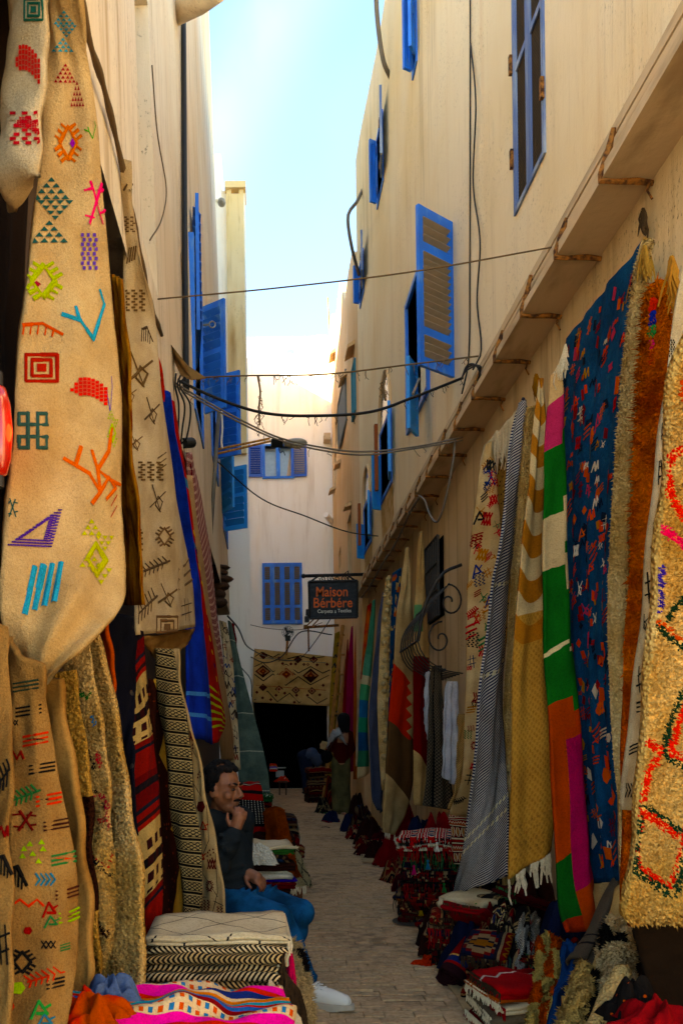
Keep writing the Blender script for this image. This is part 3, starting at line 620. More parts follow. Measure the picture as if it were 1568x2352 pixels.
# hanging sign
SD = 12.2
sg = empty('hanging_sign', P(764, 1420, SD), 'black hanging shop board with orange lettering on an iron bar', 'sign')
sx = lambda x, y: P(x, y, SD)
MB().tube([P(697, 1323, SD), P(842, 1319, SD + .05)], .024, 8).ball(P(697, 1323, SD), .035).build('bar', M_IRON, sg, smooth=True)
tl, tr, bl_, br_ = sx(709, 1336), sx(820, 1334), sx(711, 1421), sx(820, 1418)
def qbox(p, y0, y1): return MB().add([(v_.x, y0, v_.z) for v_ in p] + [(v_.x, y1, v_.z) for v_ in p], [(0, 1, 2, 3), (7, 6, 5, 4), (0, 4, 5, 1), (1, 5, 6, 2), (2, 6, 7, 3), (3, 7, 4, 0)])
M_BOARD = M('sign_board', lambda c: (c.mix(c.noise(1, c.vec(c.x * 12, c.y, c.z * 30), 5).sm(.4, .75), '14171c', '2a2d31'), c.noise(60)), rough=.6, bump=.2, dist=.003)
qbox([bl_, br_, tr, tl], SD, SD + .05).build('board', M_BOARD, sg)
for k in range(4):
    A = [(tl, tr), (tr, br_), (br_, bl_), (bl_, tl)][k]; MB().tube([Vector((p.x, SD - .008, p.z)) for p in A], .018, 6).build('frame_rail', M_IRON, sg)
m = MB(); m.tube([sx(733, 1322), sx(711, 1337)], .014); m.tube([sx(797, 1320), sx(817, 1335)], .014); m.tube([sx(800, 1334), sx(799, 1311), sx(786, 1322)], .012)
for cx, s in ((741, 1), (757, -1), (773, 1), (790, -1)):
    m.tube([sx(cx + s * (1 + t * 1.1) * math.cos(t * 1.6), 1329 + (1 + t * 1.1) * .85 * math.sin(t * 1.6) * s) for t in np.linspace(0, 6, 22)], .007, 4)
m.build('scroll_work', M_IRON, sg, smooth=True)
def text(s, x0, y0, x1, y1, mat, bold=0.):
    cu = bpy.data.curves.new('lettering', 'FONT'); cu.body = s; cu.size = 1; cu.offset = bold; cu.extrude = .01; cu.resolution_u = 4
    to = bpy.data.objects.new('t', cu); COL.objects.link(to); dg = bpy.context.evaluated_depsgraph_get(); me = bpy.data.meshes.new_from_object(to.evaluated_get(dg)); bpy.data.objects.remove(to)
    co = np.empty(len(me.vertices) * 3); me.vertices.foreach_get('co', co); co = co.reshape(-1, 3); lo, hi = co.min(0), co.max(0); t = (co - lo) / (hi - lo)
    a, b_, c_ = sx(x0, y1), sx(x1, y1 - (x1 - x0) * .012), sx(x0, y0)
    out = np.stack([a.x + t[:, 0] * (b_.x - a.x) + t[:, 1] * (c_.x - a.x), SD - .012 - t[:, 2] * .004 + 0 * t[:, 0], a.z + t[:, 0] * (b_.z - a.z) + t[:, 1] * (c_.z - a.z)], 1)
    me.vertices.foreach_set('co', out.ravel()); me.materials.clear(); me.materials.append(mat); me.update()
    o = link('lettering', me); under(o, sg)
OR_ = M('orange_paint', 'e0621a', rough=.6); WH_ = M('white_paint', 'd9d4c8', rough=.6)
text('Maison', 726, 1348, 798, 1371, OR_, .012); text('Bérbére', 720, 1373.5, 809, 1396.5, OR_, .012); text('Carpets', 729, 1400, 764, 1411, WH_, .01); text('&', 768, 1402, 772, 1408.5, WH_, .01); text('Textiles', 775, 1399, 806, 1407, WH_, .01)
# small boxes beside the sign
tag(MB().box(P(703, 1411, 14), P(711, 1402, 14.15)).box(P(700, 1427, 14), P(709, 1418, 14.15)).tube([P(705, 1420, 14.05), P(716, 1398, 14.05)], .015).build('flood_light', M_IRON), 'two small black floodlights behind the hanging sign', 'light')

# ---- left wall fittings
tag(MB().tube([P(377, 40, 6.6), P(455, 2, 6.2), P(500, -30, 6.0)], .085, 14).build('drain_spout', M_LWALL, smooth=True), 'thick pale drain pipe jutting out at the top of the left wall', 'pipe')
lp = lambda x, y, o=.03: (lambda d_z: Vector((LXf(0, d_z[1]) + o, d_z[0], d_z[1])))(lpt(x, y))
tag(MB().tube(catmull([lp(413, 40), lp(414, 300), lp(415, 600), lp(418, 900)], 24), .022, 8).build('rain_pipe', M_WIRE, smooth=True), 'thin black drain pipe running down the left wall', 'pipe')
cable('wall_wire', 'loose thin wire drooping down the left wall', [lp(336, 150), lp(348, 300), lp(370, 430), lp(360, 500), lp(330, 552)], .004, M_ROPE)
tag(MB().tube(catmull([PX(176, -60, -.5), PX(205, 90, -.5), PX(236, 190, -.51), PX(268, 322, -.52), PX(300, 470, -.52), PX(345, 690, -.53), PX(372, 770, -.53)], 30), [.012 + .003 * math.sin(i * 1.7) for i in range(30)], 6).build('hanging_pole', M_ROPE, smooth=True), 'crooked weathered pole along the left wall that the rugs hang from', 'pole')
tag(MB().tube([P(503, 945, 8.9), P(483, 1245, 8.9)], .022, 8).build('awning_pole', M('galvanised', '6f665a', rough=.6), smooth=True), 'grey metal pole slanting down below the left shutters', 'pole')
cable('twisted_rope', 'white twisted cord hanging in front of the middle left shutter', [(509, 945, 8.8), (511, 985, 8.8), (509, 1015, 8.8), (511, 1030, 8.8)], .012, M('white_cord', 'd8d4c8'))
tag(MB().ball(lp(501, 465, .06), (.07, .1, .06), 10, 6).build('wall_camera', M('camera_shell', '8a8378', rough=.4), smooth=True), 'small round camera on the far upper left wall', 'camera')
tag(MB().tube([lp(420, 1018, .0), lp(424, 1017, .05)], .035, 12).build('vent_pipe', M_WIRE), 'short black vent pipe end on the left wall', 'vent')
c0 = P(512, 1345, 10.5); m = MB()
for k, (w_, z0, z1) in enumerate(((.16, .2, .25), (.13, .12, .2), (.2, .04, .12), (.15, -.06, .04), (.1, -.16, -.06), (.12, -.26, -.16))): m.ball(c0 + Vector((-.06, 0, (z0 + z1) / 2)), (w_, .14, (z1 - z0) * .7), 10, 6)
tag(m.build('carved_bracket', M_DWOOD, smooth=True), 'dark carved bracket on the left wall above the grey green rug', 'bracket')
fl = MB(); pts = [(368, 757), (392, 790), (430, 838), (474, 868), (440, 872), (415, 862), (396, 820), (372, 790)]
def px_poly(name, pts, d0, d1, th, mat, parent=None):
    f = [P(x, y, d0 + (d1 - d0) * i / len(pts)) for i, (x, y) in enumerate(pts)]; n = len(f); m = MB().add(f + [p + Vector((0, th, 0)) for p in f], [tuple(range(n - 1, -1, -1)), tuple(range(n, 2 * n))] + [(i, (i + 1) % n, n + (i + 1) % n, n + i) for i in range(n)]); return m.build(name, mat, parent)
tag(px_poly('torn_awning', pts, 5.0, 5.3, .01, M_CARD), 'torn tan awning flap on the left wall above the cables', 'awning')
for j in range(5):
    x = 385 + j * 10; cable('wire', 'tangled black wires hanging below the torn awning, strand %s from the left' % ('first', 'second', 'third', 'fourth', 'fifth')[j], [(x, 850 + j * 4, 5.1), (x + 8 - j * 5, 885, 5.1), (x + j * 3, 930, 5.15), (x + 4, 975 + 20 * j % 50, 5.2), (415, 1020, 5.25)], .006, M_WIRE)

# ---- iron window grille and bellied basket on the right shop wall
gr = empty('window_grille', (1.6, 7.6, 1.9), 'black iron window grille with a bellied basket between the rugs', 'grille')
ga, gb = PX(982, 1436, 1.6), PX(1014, 1306, 1.6)
MB().box((1.612, gb.y, ga.z), (1.619, ga.y, gb.z + .3)).build('pane', M_BLACK, gr)  # black sheet, not glass: stands in for the dark inside
for i in range(9):
    y = gb.y + (ga.y - gb.y) * i / 8; MB().tube([(1.57, y, ga.z), (1.57, y, gb.z + .3)], .012, 5).build('bar', M_IRON, gr)
for k in range(4): z = ga.z + (gb.z + .3 - ga.z) * k / 3; MB().tube([(1.565, gb.y, z), (1.565, ga.y, z)], .012, 5).build('rail', M_IRON, gr)
zt = P(950, 1420, 7.3).z; Y0b, Y1b = 6.75, 7.6
for i in range(8):
    y = Y0b + (Y1b - Y0b) * i / 7; pf = [(1.5, zt + .2), (1.38, zt + .06), (1.27, zt - .1), (1.24, zt - .26), (1.3, zt - .4), (1.45, zt - .5), (1.6, zt - .53)]
    MB().tube(catmull([(x, y, z) for x, z in pf], 16), .006, 5).build('basket_bar', M_IRON, gr, smooth=True)
for x, z in ((1.38, zt + .06), (1.24, zt - .26), (1.45, zt - .5)): MB().tube([(x, Y0b - .02, z), (x, Y1b + .02, z)], .012, 5).build('basket_rail', M_IRON, gr)
m = MB(); m.tube(catmull([(1.6, Y0b, zt + .35), (1.45, Y0b, zt + .28), (1.3, Y0b, zt + .02), (1.24, Y0b, zt - .26)], 16), .014, 6)
for cx, cz, s in ((1.5, zt + .05, 1), (1.42, zt - .25, -1)): m.tube([(cx + s * (.015 + t * .012) * math.cos(t), Y0b - .005, cz + (.015 + t * .016) * math.sin(t)) for t in np.linspace(0, 8, 26)], .008, 4)
m.build('basket_scroll', M_IRON, gr, smooth=True)
random.seed(5)
# ================================================================== RUGS
class Rug: pass
def rug(name, label, rows, mat, mode='X', W=.8, nu=16, nv=60, folds=(), bulge=.0, thick=.012, cat='rug', group=None, rough_=.0028, seed=0, uvn=False, L=None, parent=None, spec=None):
    f = PX if mode == 'X' else P
    A = catmull([f(*r[:3]) for r in rows], nv + 1); B = catmull([f(*r[3:]) for r in rows], nv + 1)
    R = surf_rug(name, label, A, B, mat, W, nu, nv, folds, bulge, thick, cat, group, rough_, seed, uvn, L, parent); return R
def surf_rug(name, label, A, B, mat, W, nu, nv, folds, bulge, thick, cat, group, rough_, seed, uvn, L, parent, face=None):
    rg = np.random.RandomState(seed + 11); u = np.linspace(0, 1, nu + 1)[None, :, None]; s = np.linspace(0, 1, nv + 1)[:, None, None]
    G = A[:, None] * (1 - u) + B[:, None] * u
    dA = np.gradient((A + B) / 2, axis=0); N = np.cross(B - A, dA); N /= np.maximum(np.linalg.norm(N, axis=1, keepdims=True), 1e-9)
    mid = (A + B) / 2; tow = (np.array([0, 0, CZ]) - mid) if face is None else np.array(face)[None] + 0 * mid
    if (N * tow).sum() < 0: N = -N
    off = bulge * np.sin(math.pi * u) + 0 * s
    for (amp, fr, ph, tw) in folds: off = off + amp * np.sin(2 * math.pi * (fr * u + ph + tw * s)) * (.35 + .65 * s) * np.sin(math.pi * np.clip(u, .02, .98)) ** .5
    for _ in range(7): off = off + rough_ * rg.uniform(.3, 1) * np.sin(2 * math.pi * (rg.uniform(-2.5, 2.5) * u + rg.uniform(1, 6) * s + rg.uniform()))
    e = rg.uniform(-1, 1, (nv + 1, 1, 1)); e = (e + np.roll(e, 1, 0) + np.roll(e, -1, 0)) / 3
    G = G + N[:, None] * off + (B - A)[:, None] * (u - .5) * e * .014
    L = L or float(np.linalg.norm(np.diff(mid, axis=0), axis=1).sum())
    Nv = np.cross(np.gradient(G, axis=1), np.gradient(G, axis=0)); ln = np.linalg.norm(Nv, axis=2, keepdims=True); Nv = np.where(ln > 1e-9, Nv / np.maximum(ln, 1e-9), N[:, None])
    Nv = np.where((Nv * N[:, None]).sum(2, keepdims=True) < 0, -Nv, Nv)
    Bk = G - Nv * thick; n1, n0 = nu + 1, (nu + 1) * (nv + 1)
    uv1 = np.stack(np.broadcast_arrays(u[..., 0] * (1 if uvn else W), s[..., 0] * (1 if uvn else L)), -1).reshape(-1, 2)
    V = np.concatenate([G.reshape(-1, 3), Bk.reshape(-1, 3)]); i, j = np.meshgrid(np.arange(nv), np.arange(nu), indexing='ij'); a = (i * n1 + j).ravel()
    q = np.stack([a, a + 1, a + n1 + 1, a + n1], 1); F = [q[:, ::-1], q + n0] if True else 0
    rim = list(range(0, n1)) + [k * n1 + nu for k in range(1, nv + 1)] + [nv * n1 + k for k in range(nu - 1, -1, -1)] + [k * n1 for k in range(nv - 1, 0, -1)]
    rim = np.array(rim); r2 = np.roll(rim, -1); F.append(np.stack([rim, r2, r2 + n0, rim + n0], 1)); F = np.concatenate(F)
    me = bpy.data.meshes.new(name); me.from_pydata(V, [], F.tolist()); me.materials.append(mat)
    l = me.uv_layers.new(name='UVMap'); idx = np.empty(len(me.loops), int); me.loops.foreach_get('vertex_index', idx); l.data.foreach_set('uv', np.concatenate([uv1, uv1]).astype(np.float32)[idx].ravel())
    me.polygons.foreach_set('use_smooth', [True] * len(me.polygons)); me.update(); me.validate()
    R = Rug(); R.G, R.N, R.W, R.L, R.nu, R.nv, R.uvn = G, Nv, W, L, nu, nv, uvn
    if parent is None:
        c = G.reshape(-1, 3); base = (float(c[:, 0].mean()), float(c[:, 1].mean()), float(c[:, 2].min()))
        R.root = empty(name, base, label, cat, group); R.o = link('cloth', me); under(R.o, R.root)
    else: R.root = parent; R.o = link(name, me); under(R.o, parent)
    R.pp = proj(G); R.mat = mat
    return R
def at(R, u, s, off=.0015):
    u, s = np.clip(u, 0, 1) * R.nu, np.clip(s, 0, 1) * R.nv; j, i = min(int(u), R.nu - 1), min(int(s), R.nv - 1); a, b = u - j, s - i
    bl = lambda T: (T[i, j] * (1 - a) + T[i, j + 1] * a) * (1 - b) + (T[i + 1, j] * (1 - a) + T[i + 1, j + 1] * a) * b
    n = bl(R.N); return bl(R.G) + n * off, n
def inv(R, x, y):                      # picture point -> (u, s) on the rug
    d = ((R.pp - np.array([x, y])) ** 2).sum(2); k = int(d.argmin()); u, s = (k % (R.nu + 1)) / R.nu, (k // (R.nu + 1)) / R.nv
    for _ in range(4):
        p0 = proj(at(R, u, s)[0]); pu = proj(at(R, min(u + .02, 1), s)[0]) if u < .98 else 2 * p0 - proj(at(R, u - .02, s)[0]); ps = proj(at(R, u, min(s + .01, 1))[0]) if s < .99 else 2 * p0 - proj(at(R, u, s - .01)[0])
        J = np.array([(pu - p0) / .02, (ps - p0) / .01]).T
        try: dd = np.linalg.solve(J, np.array([x, y]) - p0)
        except Exception: break
        u, s = float(np.clip(u + np.clip(dd[0], -.3, .3), 0, 1)), float(np.clip(s + np.clip(dd[1], -.2, .2), 0, 1))
    return u, s
class Emb:                             # embroidery collected per rug, one part with one material per yarn colour
    def __init__(s, R, single=True): s.R, s.m, s.c, s.single = R, MB(), [], single
    def ci(s, h):
        if h not in s.c: s.c.append(h)
        return s.c.index(h)
    def line(s, us, w, h, off=.002):   # us: (u,s) points, w in metres
        k = s.ci(h); pts = [at(s.R, *q, off) for q in us]
        for (p, n), (p2, n2) in zip(pts, pts[1:]):
            t = p2 - p; ln = np.linalg.norm(t)
            if ln < 1e-5: continue
            w_ = w; w = w * random.uniform(.8, 1.2); b = np.cross(n, t / ln); b *= w / 2 / max(np.linalg.norm(b), 1e-6); tt = t / ln * w * .25
            s.m.add([p - b - tt, p2 - b + tt, p2 + b + tt, p + b - tt, p + n * w * .3 - tt, p2 + n2 * w * .3 + tt], [(0, 1, 5, 4), (4, 5, 2, 3)], k); w = w_
    def poly(s, us, h, off=.003):
        k = s.ci(h); s.m.add([at(s.R, *q, off)[0] for q in us], [tuple(range(len(us)))], k)
    def tuft(s, us, r, h, sp, seed=0):
        rr = random.Random(seed); k = s.ci(h)
        for (a, b) in zip(us, us[1:]):
            d = np.linalg.norm(at(s.R, *b)[0] - at(s.R, *a)[0]); n = max(1, int(d / sp))
            for i in range(n):
                t = i / n; p, nn = at(s.R, a[0] + (b[0] - a[0]) * t, a[1] + (b[1] - a[1]) * t, .002); p = p + np.array([rr.uniform(-1, 1) for _ in range(3)]) * r * .4
                s.m.ball(p, r * rr.uniform(.7, 1.25), 6, 4, k)
    def done(s, name='embroidery'):
        if s.m.f:
            o = s.m.build(name, [yarn(h) for h in s.c], s.R.root); o['kind'] = 'stuff'; return o
# motifs in a unit box, y down: ('L', points, width) or ('P', points)
def tri_field(n, flip=1, w=1., h=1., ox=0., oy=0.):
    o = []
    for i in range(n):
        m = n - i
        for j in range(m): x = ox + (j - (m - 1) / 2) / n * w; y = oy + flip * (.5 - (i + .5) / n) * h; a, b = .42 / n * w, .4 / n * h * flip; o.append(('P', [(x - a, y + b), (x + a, y + b), (x, y - b)]))
    return o
MOT = {
 'tri': lambda: tri_field(5),
 'bow': lambda: tri_field(4, 1, .9, .34, 0, -.3) + tri_field(4, -1, .9, .3, .1, .02) + tri_field(4, 1, .95, .34, -.05, .33),
 'eye': lambda: [('L', [(0, -.42), (.3, 0), (0, .42), (-.3, 0), (0, -.42)], .09)] + [('L', [(sx * .3 * (1 - t), sy * .42 * t), (sx * (.3 * (1 - t) + .2), sy * (.42 * t + .12))], .07) for sx in (-1, 1) for sy in (-1, 1) for t in (.15, .5, .85)],
 'dot': lambda: [('P', [(0, -.5), (.5, 0), (0, .5), (-.5, 0)])],
 'comb': lambda: [('L', [(-.5, -.3), (0, -.4), (.5, .3)], .14)] + [('L', [(x, -.35 + max(0, x) * 1.1), (x - .04, .3 + max(0, x) * .5)], .08) for x in (-.45, -.27, -.09, .1, .28)],
 'cross': lambda: [('L', [(-.2, -.5), (.35, .5)], .1), ('L', [(.3, -.45), (-.25, .5)], .1), ('L', [(-.5, -.3), (-.1, -.35)], .08), ('L', [(.2, .25), (.5, .2)], .08), ('L', [(-.45, .3), (-.05, .35)], .08), ('L', [(.1, -.3), (.5, -.25)], .08)],
 'checks': lambda: [('P', [(x - .1, y - .05), (x + .1, y - .05), (x + .1, y + .05), (x - .1, y + .05)]) for i, y in enumerate(np.linspace(-.45, .45, 8)) for x in (np.linspace(-.4, .4, 3) + (.12 if i % 2 else 0))],
 'box': lambda: [('L', [(-r, -r), (r, -r), (r, r), (-r, r), (-r, -r)], .09) for r in (.28, .46)] + [('P', [(-.14, -.14), (.14, -.14), (.14, .14), (-.14, .14)])],
 'curve': lambda: [('L', [(.35, -.5), (.45, -.2), (.2, .5)], .07), ('L', [(-.5, 0), (-.1, .12), (.2, .5)], .08), ('L', [(-.2, -.15), (-.12, .1)], .07)],
 'trap': lambda: [('P', [(x - .05, y - .05), (x + .05, y - .05), (x + .05, y + .06), (x - .05, y + .06)]) for i in range(9) for j in range(5) for x, y in [(-.46 + i * .115, -.35 + j * .13 + (i - 3) ** 2 * .014)] if abs(j - 2) <= 2 - (i < 2) - (i < 1)],
 'loop': lambda: [('L', [(-.17, -.5), (-.17, .5)], .09), ('L', [(.17, -.5), (.17, .5)], .09), ('L', [(-.5, -.17), (.5, -.17)], .09), ('L', [(-.5, .17), (.5, .17)], .09)] + [('L', [(sx * .17, sy * .48), (sx * .48, sy * .48), (sx * .48, sy * .17)], .09) for sx in (-1, 1) for sy in (-1, 1)],
 'tree': lambda: [('L', [(-.5, -.1), (-.05, .1), (.15, .35), (.0, .5)], .05), ('L', [(.35, -.5), (.3, -.2), (.1, .05), (.15, .35)], .05), ('L', [(0, -.2), (.1, .05), (.35, .2), (.5, .25)], .05), ('L', [(-.2, -.25), (-.3, 0)], .05), ('L', [(.15, .35), (.3, .15), (.42, .3), (.25, .45)], .05)],
 'ring': lambda: [('P', [(x - .045, y - .02), (x + .045, y - .02), (x + .03, y + .025), (x - .045, y + .025)]) for t in np.linspace(0, 1, 13) for k in (1., .84, .68) for ax, ay, bx, by in ((-.5, .45, .5, -.5), (.5, -.5, .3, .5), (.3, .5, -.5, .45)) for x, y in [((ax + (bx - ax) * t) * k + .04, (ay + (by - ay) * t) * k + .04)]],
 'star': lambda: tri_field(3, 1, .55, .26, -.12, -.37) + tri_field(3, -1, .5, .24, .22, -.13) + tri_field(3, 1, .6, .26, -.15, .1) + tri_field(3, -1, .6, .26, .12, .36) + [('L', [(0, -.12), (.25, .12), (.02, .32), (-.22, .1), (0, -.12)], .12)],
 'slash': lambda: [('L', [(-.5 + i * .28, .5 - i * .08), (-.22 + i * .25, -.4 - i * .03)], .13) for i in range(4)],
 'bars': lambda: [('L', [(-.5, y + .18), (.5, y - .18)], .12) for y in (-.35, 0, .35)],
 'feather': lambda: [('L', [(-.5, .3), (.5, -.3)], .09)] + [('L', [(t * .8, -t * .5), (t * .8 - .2, -t * .5 - .32)], .08) for t in np.linspace(-.5, .5, 6)] + [('L', [(t * .8, -t * .5), (t * .8 - .05, -t * .5 + .36)], .08) for t in np.linspace(-.5, .3, 5)],
 'xx': lambda: [('L', [(x - .14, -.4), (x + .14, .4)], .12) for x in (-.3, 0, .3)] + [('L', [(x + .14, -.4), (x - .14, .4)], .12) for x in (-.3, 0, .3)],
 'tris': lambda: [('P', [(x - .12, y + .1), (x + .12, y + .1), (x, y - .12)]) for x, y in ((-.35, .2), (0, .1), (.35, -.1), (-.1, -.3), (.2, .4), (-.3, -.1), (.3, -.38))],
 'arrows': lambda: [('L', [(x - .1, -.4), (x + .12, 0), (x - .1, .4)], .1) for x in (-.35, -.1, .15, .4)],
 'zig': lambda: [('L', [(-.5, .3), (-.2, -.3), (.05, .3), (.3, -.3), (.5, .25)], .14)],
 'amaz': lambda: [('L', [(-.5, .5), (-.1, -.5), (.35, .2), (-.2, .2)], .13), ('L', [(-.1, -.5), (.2, -.1), (.5, -.3)], .1)],
 'cruz': lambda: [('L', [(-.35, -.5), (.15, .45)], .07), ('L', [(.45, -.25), (-.5, .3)], .07), ('L', [(.0, -.1), (.28, .1), (.1, .42), (-.16, .2), (.0, -.1)], .07)],
 'hash': lambda: [('L', [(-.2, -.5), (-.05, .5)], .08), ('L', [(.15, -.5), (.3, .5)], .08), ('L', [(-.5, -.15), (.5, -.3)], .08), ('L', [(-.45, .25), (.5, .1)], .08)],
 'blob': lambda: [('P', [(-.3, -.45), (.25, -.5), (.5, 0), (.2, .5), (-.35, .4), (-.5, .05)])],
 'fleck': lambda: [('P', [(-.3, -.5), (.3, -.3), (.35, .5), (-.25, .35)])],
}
def motif(E_, kind, h, us_of):
    if E_.single: E_.m, E_.c = MB(), []
    for it in MOT[kind]():
        if it[0] == 'L':
            pts = it[1]; sub = [(a[0] + (b[0] - a[0]) * t, a[1] + (b[1] - a[1]) * t) for a, b in zip(pts, pts[1:]) for t in (0, .5)] + [pts[-1]]
            us = [us_of(*p) for p in sub]; E_.line([q[:2] for q in us], it[2] * us[0][2] * 1.45, h)
        else: E_.poly([us_of(*p)[:2] for p in it[1]], h)
    if E_.single and E_.m.f: E_.m.build('motif', [yarn(q) for q in E_.c], E_.R.root); E_.m, E_.c = MB(), []
def px_motif(E_, kind, x, y, w, h_, col, rot=0.):
    R = E_.R; d = float(at(R, *inv(R, x, y))[0][1]); sc_ = min(w, h_) / FL * d; c, s = math.cos(rot), math.sin(rot)
    motif(E_, kind, col, lambda a, b: inv(R, x + (a * c - b * s) * w, y + (a * s + b * c) * h_) + (sc_,))
def uv_motif(E_, kind, u, s, wm, hm, col, rot=0.):
    R = E_.R; c, t = math.cos(rot), math.sin(rot); Wt = float(np.linalg.norm(at(R, 1, s)[0] - at(R, 0, s)[0])) or R.W
    motif(E_, kind, col, lambda a, b: (u + (a * c - b * t) * wm / Wt, s + (a * t + b * c) * hm / R.L, min(wm, hm)))
def scatter(R, n, kinds, cols, sz, seed=0, s0=.02, s1=.98, name='embroidery'):
    rr = random.Random(seed); E_ = Emb(R, False)
    for i in range(n):
        u, s = rr.uniform(.04, .96), s0 + (s1 - s0) * ((i + rr.random()) / n); w = rr.uniform(*sz)
        uv_motif(E_, rr.choice(kinds), u, s, w, w * rr.uniform(.8, 1.6), rr.choice(cols), rr.uniform(-.3, .3))
    return E_.done(name)
def pile(R, n, h, w, mat=None, seed=0, name='pile', lines=()):   # wool tufts standing on a rug, coloured by the rug's own pattern
    n = int(n * 2.6); w *= .62; h *= 1.05
    g = np.random.RandomState(seed); u, s = g.rand(n), g.rand(n); fu, fs = u * R.nu, s * R.nv; j, i = np.minimum(fu.astype(int), R.nu - 1), np.minimum(fs.astype(int), R.nv - 1); a, b = (fu - j)[:, None], (fs - i)[:, None]
    bl = lambda T: (T[i, j] * (1 - a) + T[i, j + 1] * a) * (1 - b) + (T[i + 1, j] * (1 - a) + T[i + 1, j + 1] * a) * b
    p, nn = bl(R.G), bl(R.N); nn = nn / np.maximum(np.linalg.norm(nn, axis=1, keepdims=True), 1e-6); tip = p + (nn + g.normal(0, .35, (n, 3)) + np.array([0, 0, -.35])) * h * g.uniform(.6, 1.3, (n, 1))
    e1 = np.cross(nn, g.normal(0, 1, (n, 3))); e1 /= np.linalg.norm(e1, axis=1, keepdims=True); e2 = np.cross(nn, e1); p = p - nn * .003
    V = np.stack([p + e1 * w, p - e1 * w * .5 + e2 * w * .87, p - e1 * w * .5 - e2 * w * .87, tip], 1).reshape(-1, 3)
    k = (np.arange(n) * 4)[:, None]; F = np.concatenate([k + np.array([[0, 1, 3]]), k + np.array([[1, 2, 3]]), k + np.array([[2, 0, 3]])]).tolist()
    mi = np.zeros(n, int)
    for li, (pts, rad, hx) in enumerate(lines):
        q = np.array([at(R, *inv(R, *a))[0] for a in pts]); q = catmull(q, 6 * len(q))
        for a_, b_ in zip(q, q[1:]):
            d_ = b_ - a_; t_ = np.clip(((p - a_) @ d_) / max(d_ @ d_, 1e-9), 0, 1)[:, None]; mi[np.linalg.norm(p - a_ - t_ * d_, axis=1) < rad * g.uniform(.6, 1.3, n)] = li + 1
    me = bpy.data.meshes.new(name); me.from_pydata(V, [], F); me.materials.append(mat or R.mat)
    for _, _, hx in lines: me.materials.append(yarn(hx))
    if len(lines): me.polygons.foreach_set('material_index', np.tile(mi, 3).astype(np.int32))
    l = me.uv_layers.new(name='UVMap'); idx = np.empty(len(me.loops), int); me.loops.foreach_get('vertex_index', idx)
    uv = np.stack([u * (1 if R.uvn else R.W), s * (1 if R.uvn else R.L)], 1); l.data.foreach_set('uv', np.repeat(uv, 4, 0).astype(np.float32)[idx].ravel()); me.polygons.foreach_set('use_smooth', [True] * len(me.polygons)); me.update()
    o = link(name, me); under(o, R.root); o['kind'] = 'stuff'; return o
def strands(root, pts, n, L, mat, r=.003, seed=0, name='fringe', knot=0.):   # a fringe hanging from a polyline
    rr = random.Random(seed); c = catmull(pts, 40); m = MB()
    for i in range(n):
        t = rr.random() * 39; k = int(t); p = Vector(c[k] + (c[min(k + 1, 39)] - c[k]) * (t - k)); l = L * rr.uniform(.6, 1.25); q = [p]
        for j in range(3): q.append(q[-1] + Vector((rr.uniform(-.3, .3) * l / 3, rr.uniform(-.3, .3) * l / 3, -l / 3)))
        m.tube(q, [r * 1.2, r, r, r * .6], 3, cap=False)
        if knot: m.ball(q[1], knot, 5, 4)
    o = m.build(name, mat, root); o['kind'] = 'stuff'; return o
def edge_bottom(R): return [tuple(p) for p in R.G[-1][::max(1, R.nu // 6)]]
def edge_top(R): return [tuple(p) for p in R.G[0][::max(1, R.nu // 6)]]

# ---- textile patterns
BEIGE = 'c9a573'; CREAM = 'd8bf93'
def stripes(vals, per, axis='v', skew=0.):
    def f(c):
        t = (c.v if axis == 'v' else c.u) + (c.u if axis == 'v' else c.v) * skew
        return c.ramp((t / per).fr(), vals)
    return f
def kilim(pal, per=.22, a=.09, seed=0.):
    """Bands of plain weave alternating with rows of stepped diamonds and zigzags."""
    k0, k1, k2, k3, k4 = pal
    def f(c):
        t = (c.v / per + seed).fr(); base = c.ramp(t, [(0, k0), (.1, k1), (.13, k2), (.17, k1), (.2, k0), (.46, k2), (.49, k1), (.53, k3), (.9, k1), (.94, k2)])
        st = lambda q, n: (q * n).fl() / n
        d = st((c.u / a).pp(), 6) + st((((t - .71) / .36).abs()), 5)
        base = c.mix((d < .95) * (t > .53) * (t < .9), base, c.ramp((d * 1.0).cl(), [(0, k4), (.3, k1), (.5, k2), (.72, k0)]))
        z = ((c.u / (a * .5)).pp() * .09 + .28); base = c.mix(((t - z).abs() < .022), base, k2)
        z2 = ((c.u / (a * .25)).pp() * .05 + .38); base = c.mix(((t - z2).abs() < .012), base, k4)
        return base
    return f
def lattice(bg, ln, a, b, w=.06):
    return lambda c: c.mix(((((c.u / a).pp() + (c.v / b).pp()) - 1).abs() < w), bg, ln)
PAL = [('5c0d0d', '140a0a', '8a6440', '2a0a0c', '7a2414'), ('5a1010', '1a1218', '7a6044', '10142a', '7a4a1a'), ('2a0c0c', '0d0a0a', '5c4630', '4a1010', '1a2a40'), ('701414', '26101a', '9a7c58', '380a10', '24382e')]
M_RED = cloth('red_wool', lambda c: c.mix(c.noise(3).sm(.35, .65), '8c1016', '6e0b10'))
M_KIL = [cloth('kilim_weave_%d' % i, kilim(p, .34 + .05 * i, .13 + .02 * i, i * .3)) for i, p in enumerate(PAL)]
M_BEIGE = cloth('beige_wool', lambda c: c.mix(c.noise(5, detail=4).sm(.3, .7), 'd9b987', 'c59f6a'), nap=150, var=.36, bump=1., dist=.009)
M_TAN = cloth('tan_wool', lambda c: c.mix(c.noise(5, detail=4).sm(.3, .7), 'ae8450', '93693a'), nap=150, var=.42, bump=1., dist=.009)
M_PALE = cloth('pale_wool', lambda c: c.mix(c.noise(5, detail=4).sm(.3, .7), 'dfc8a2', 'cdb084'), nap=150, var=.36, bump=1., dist=.009)
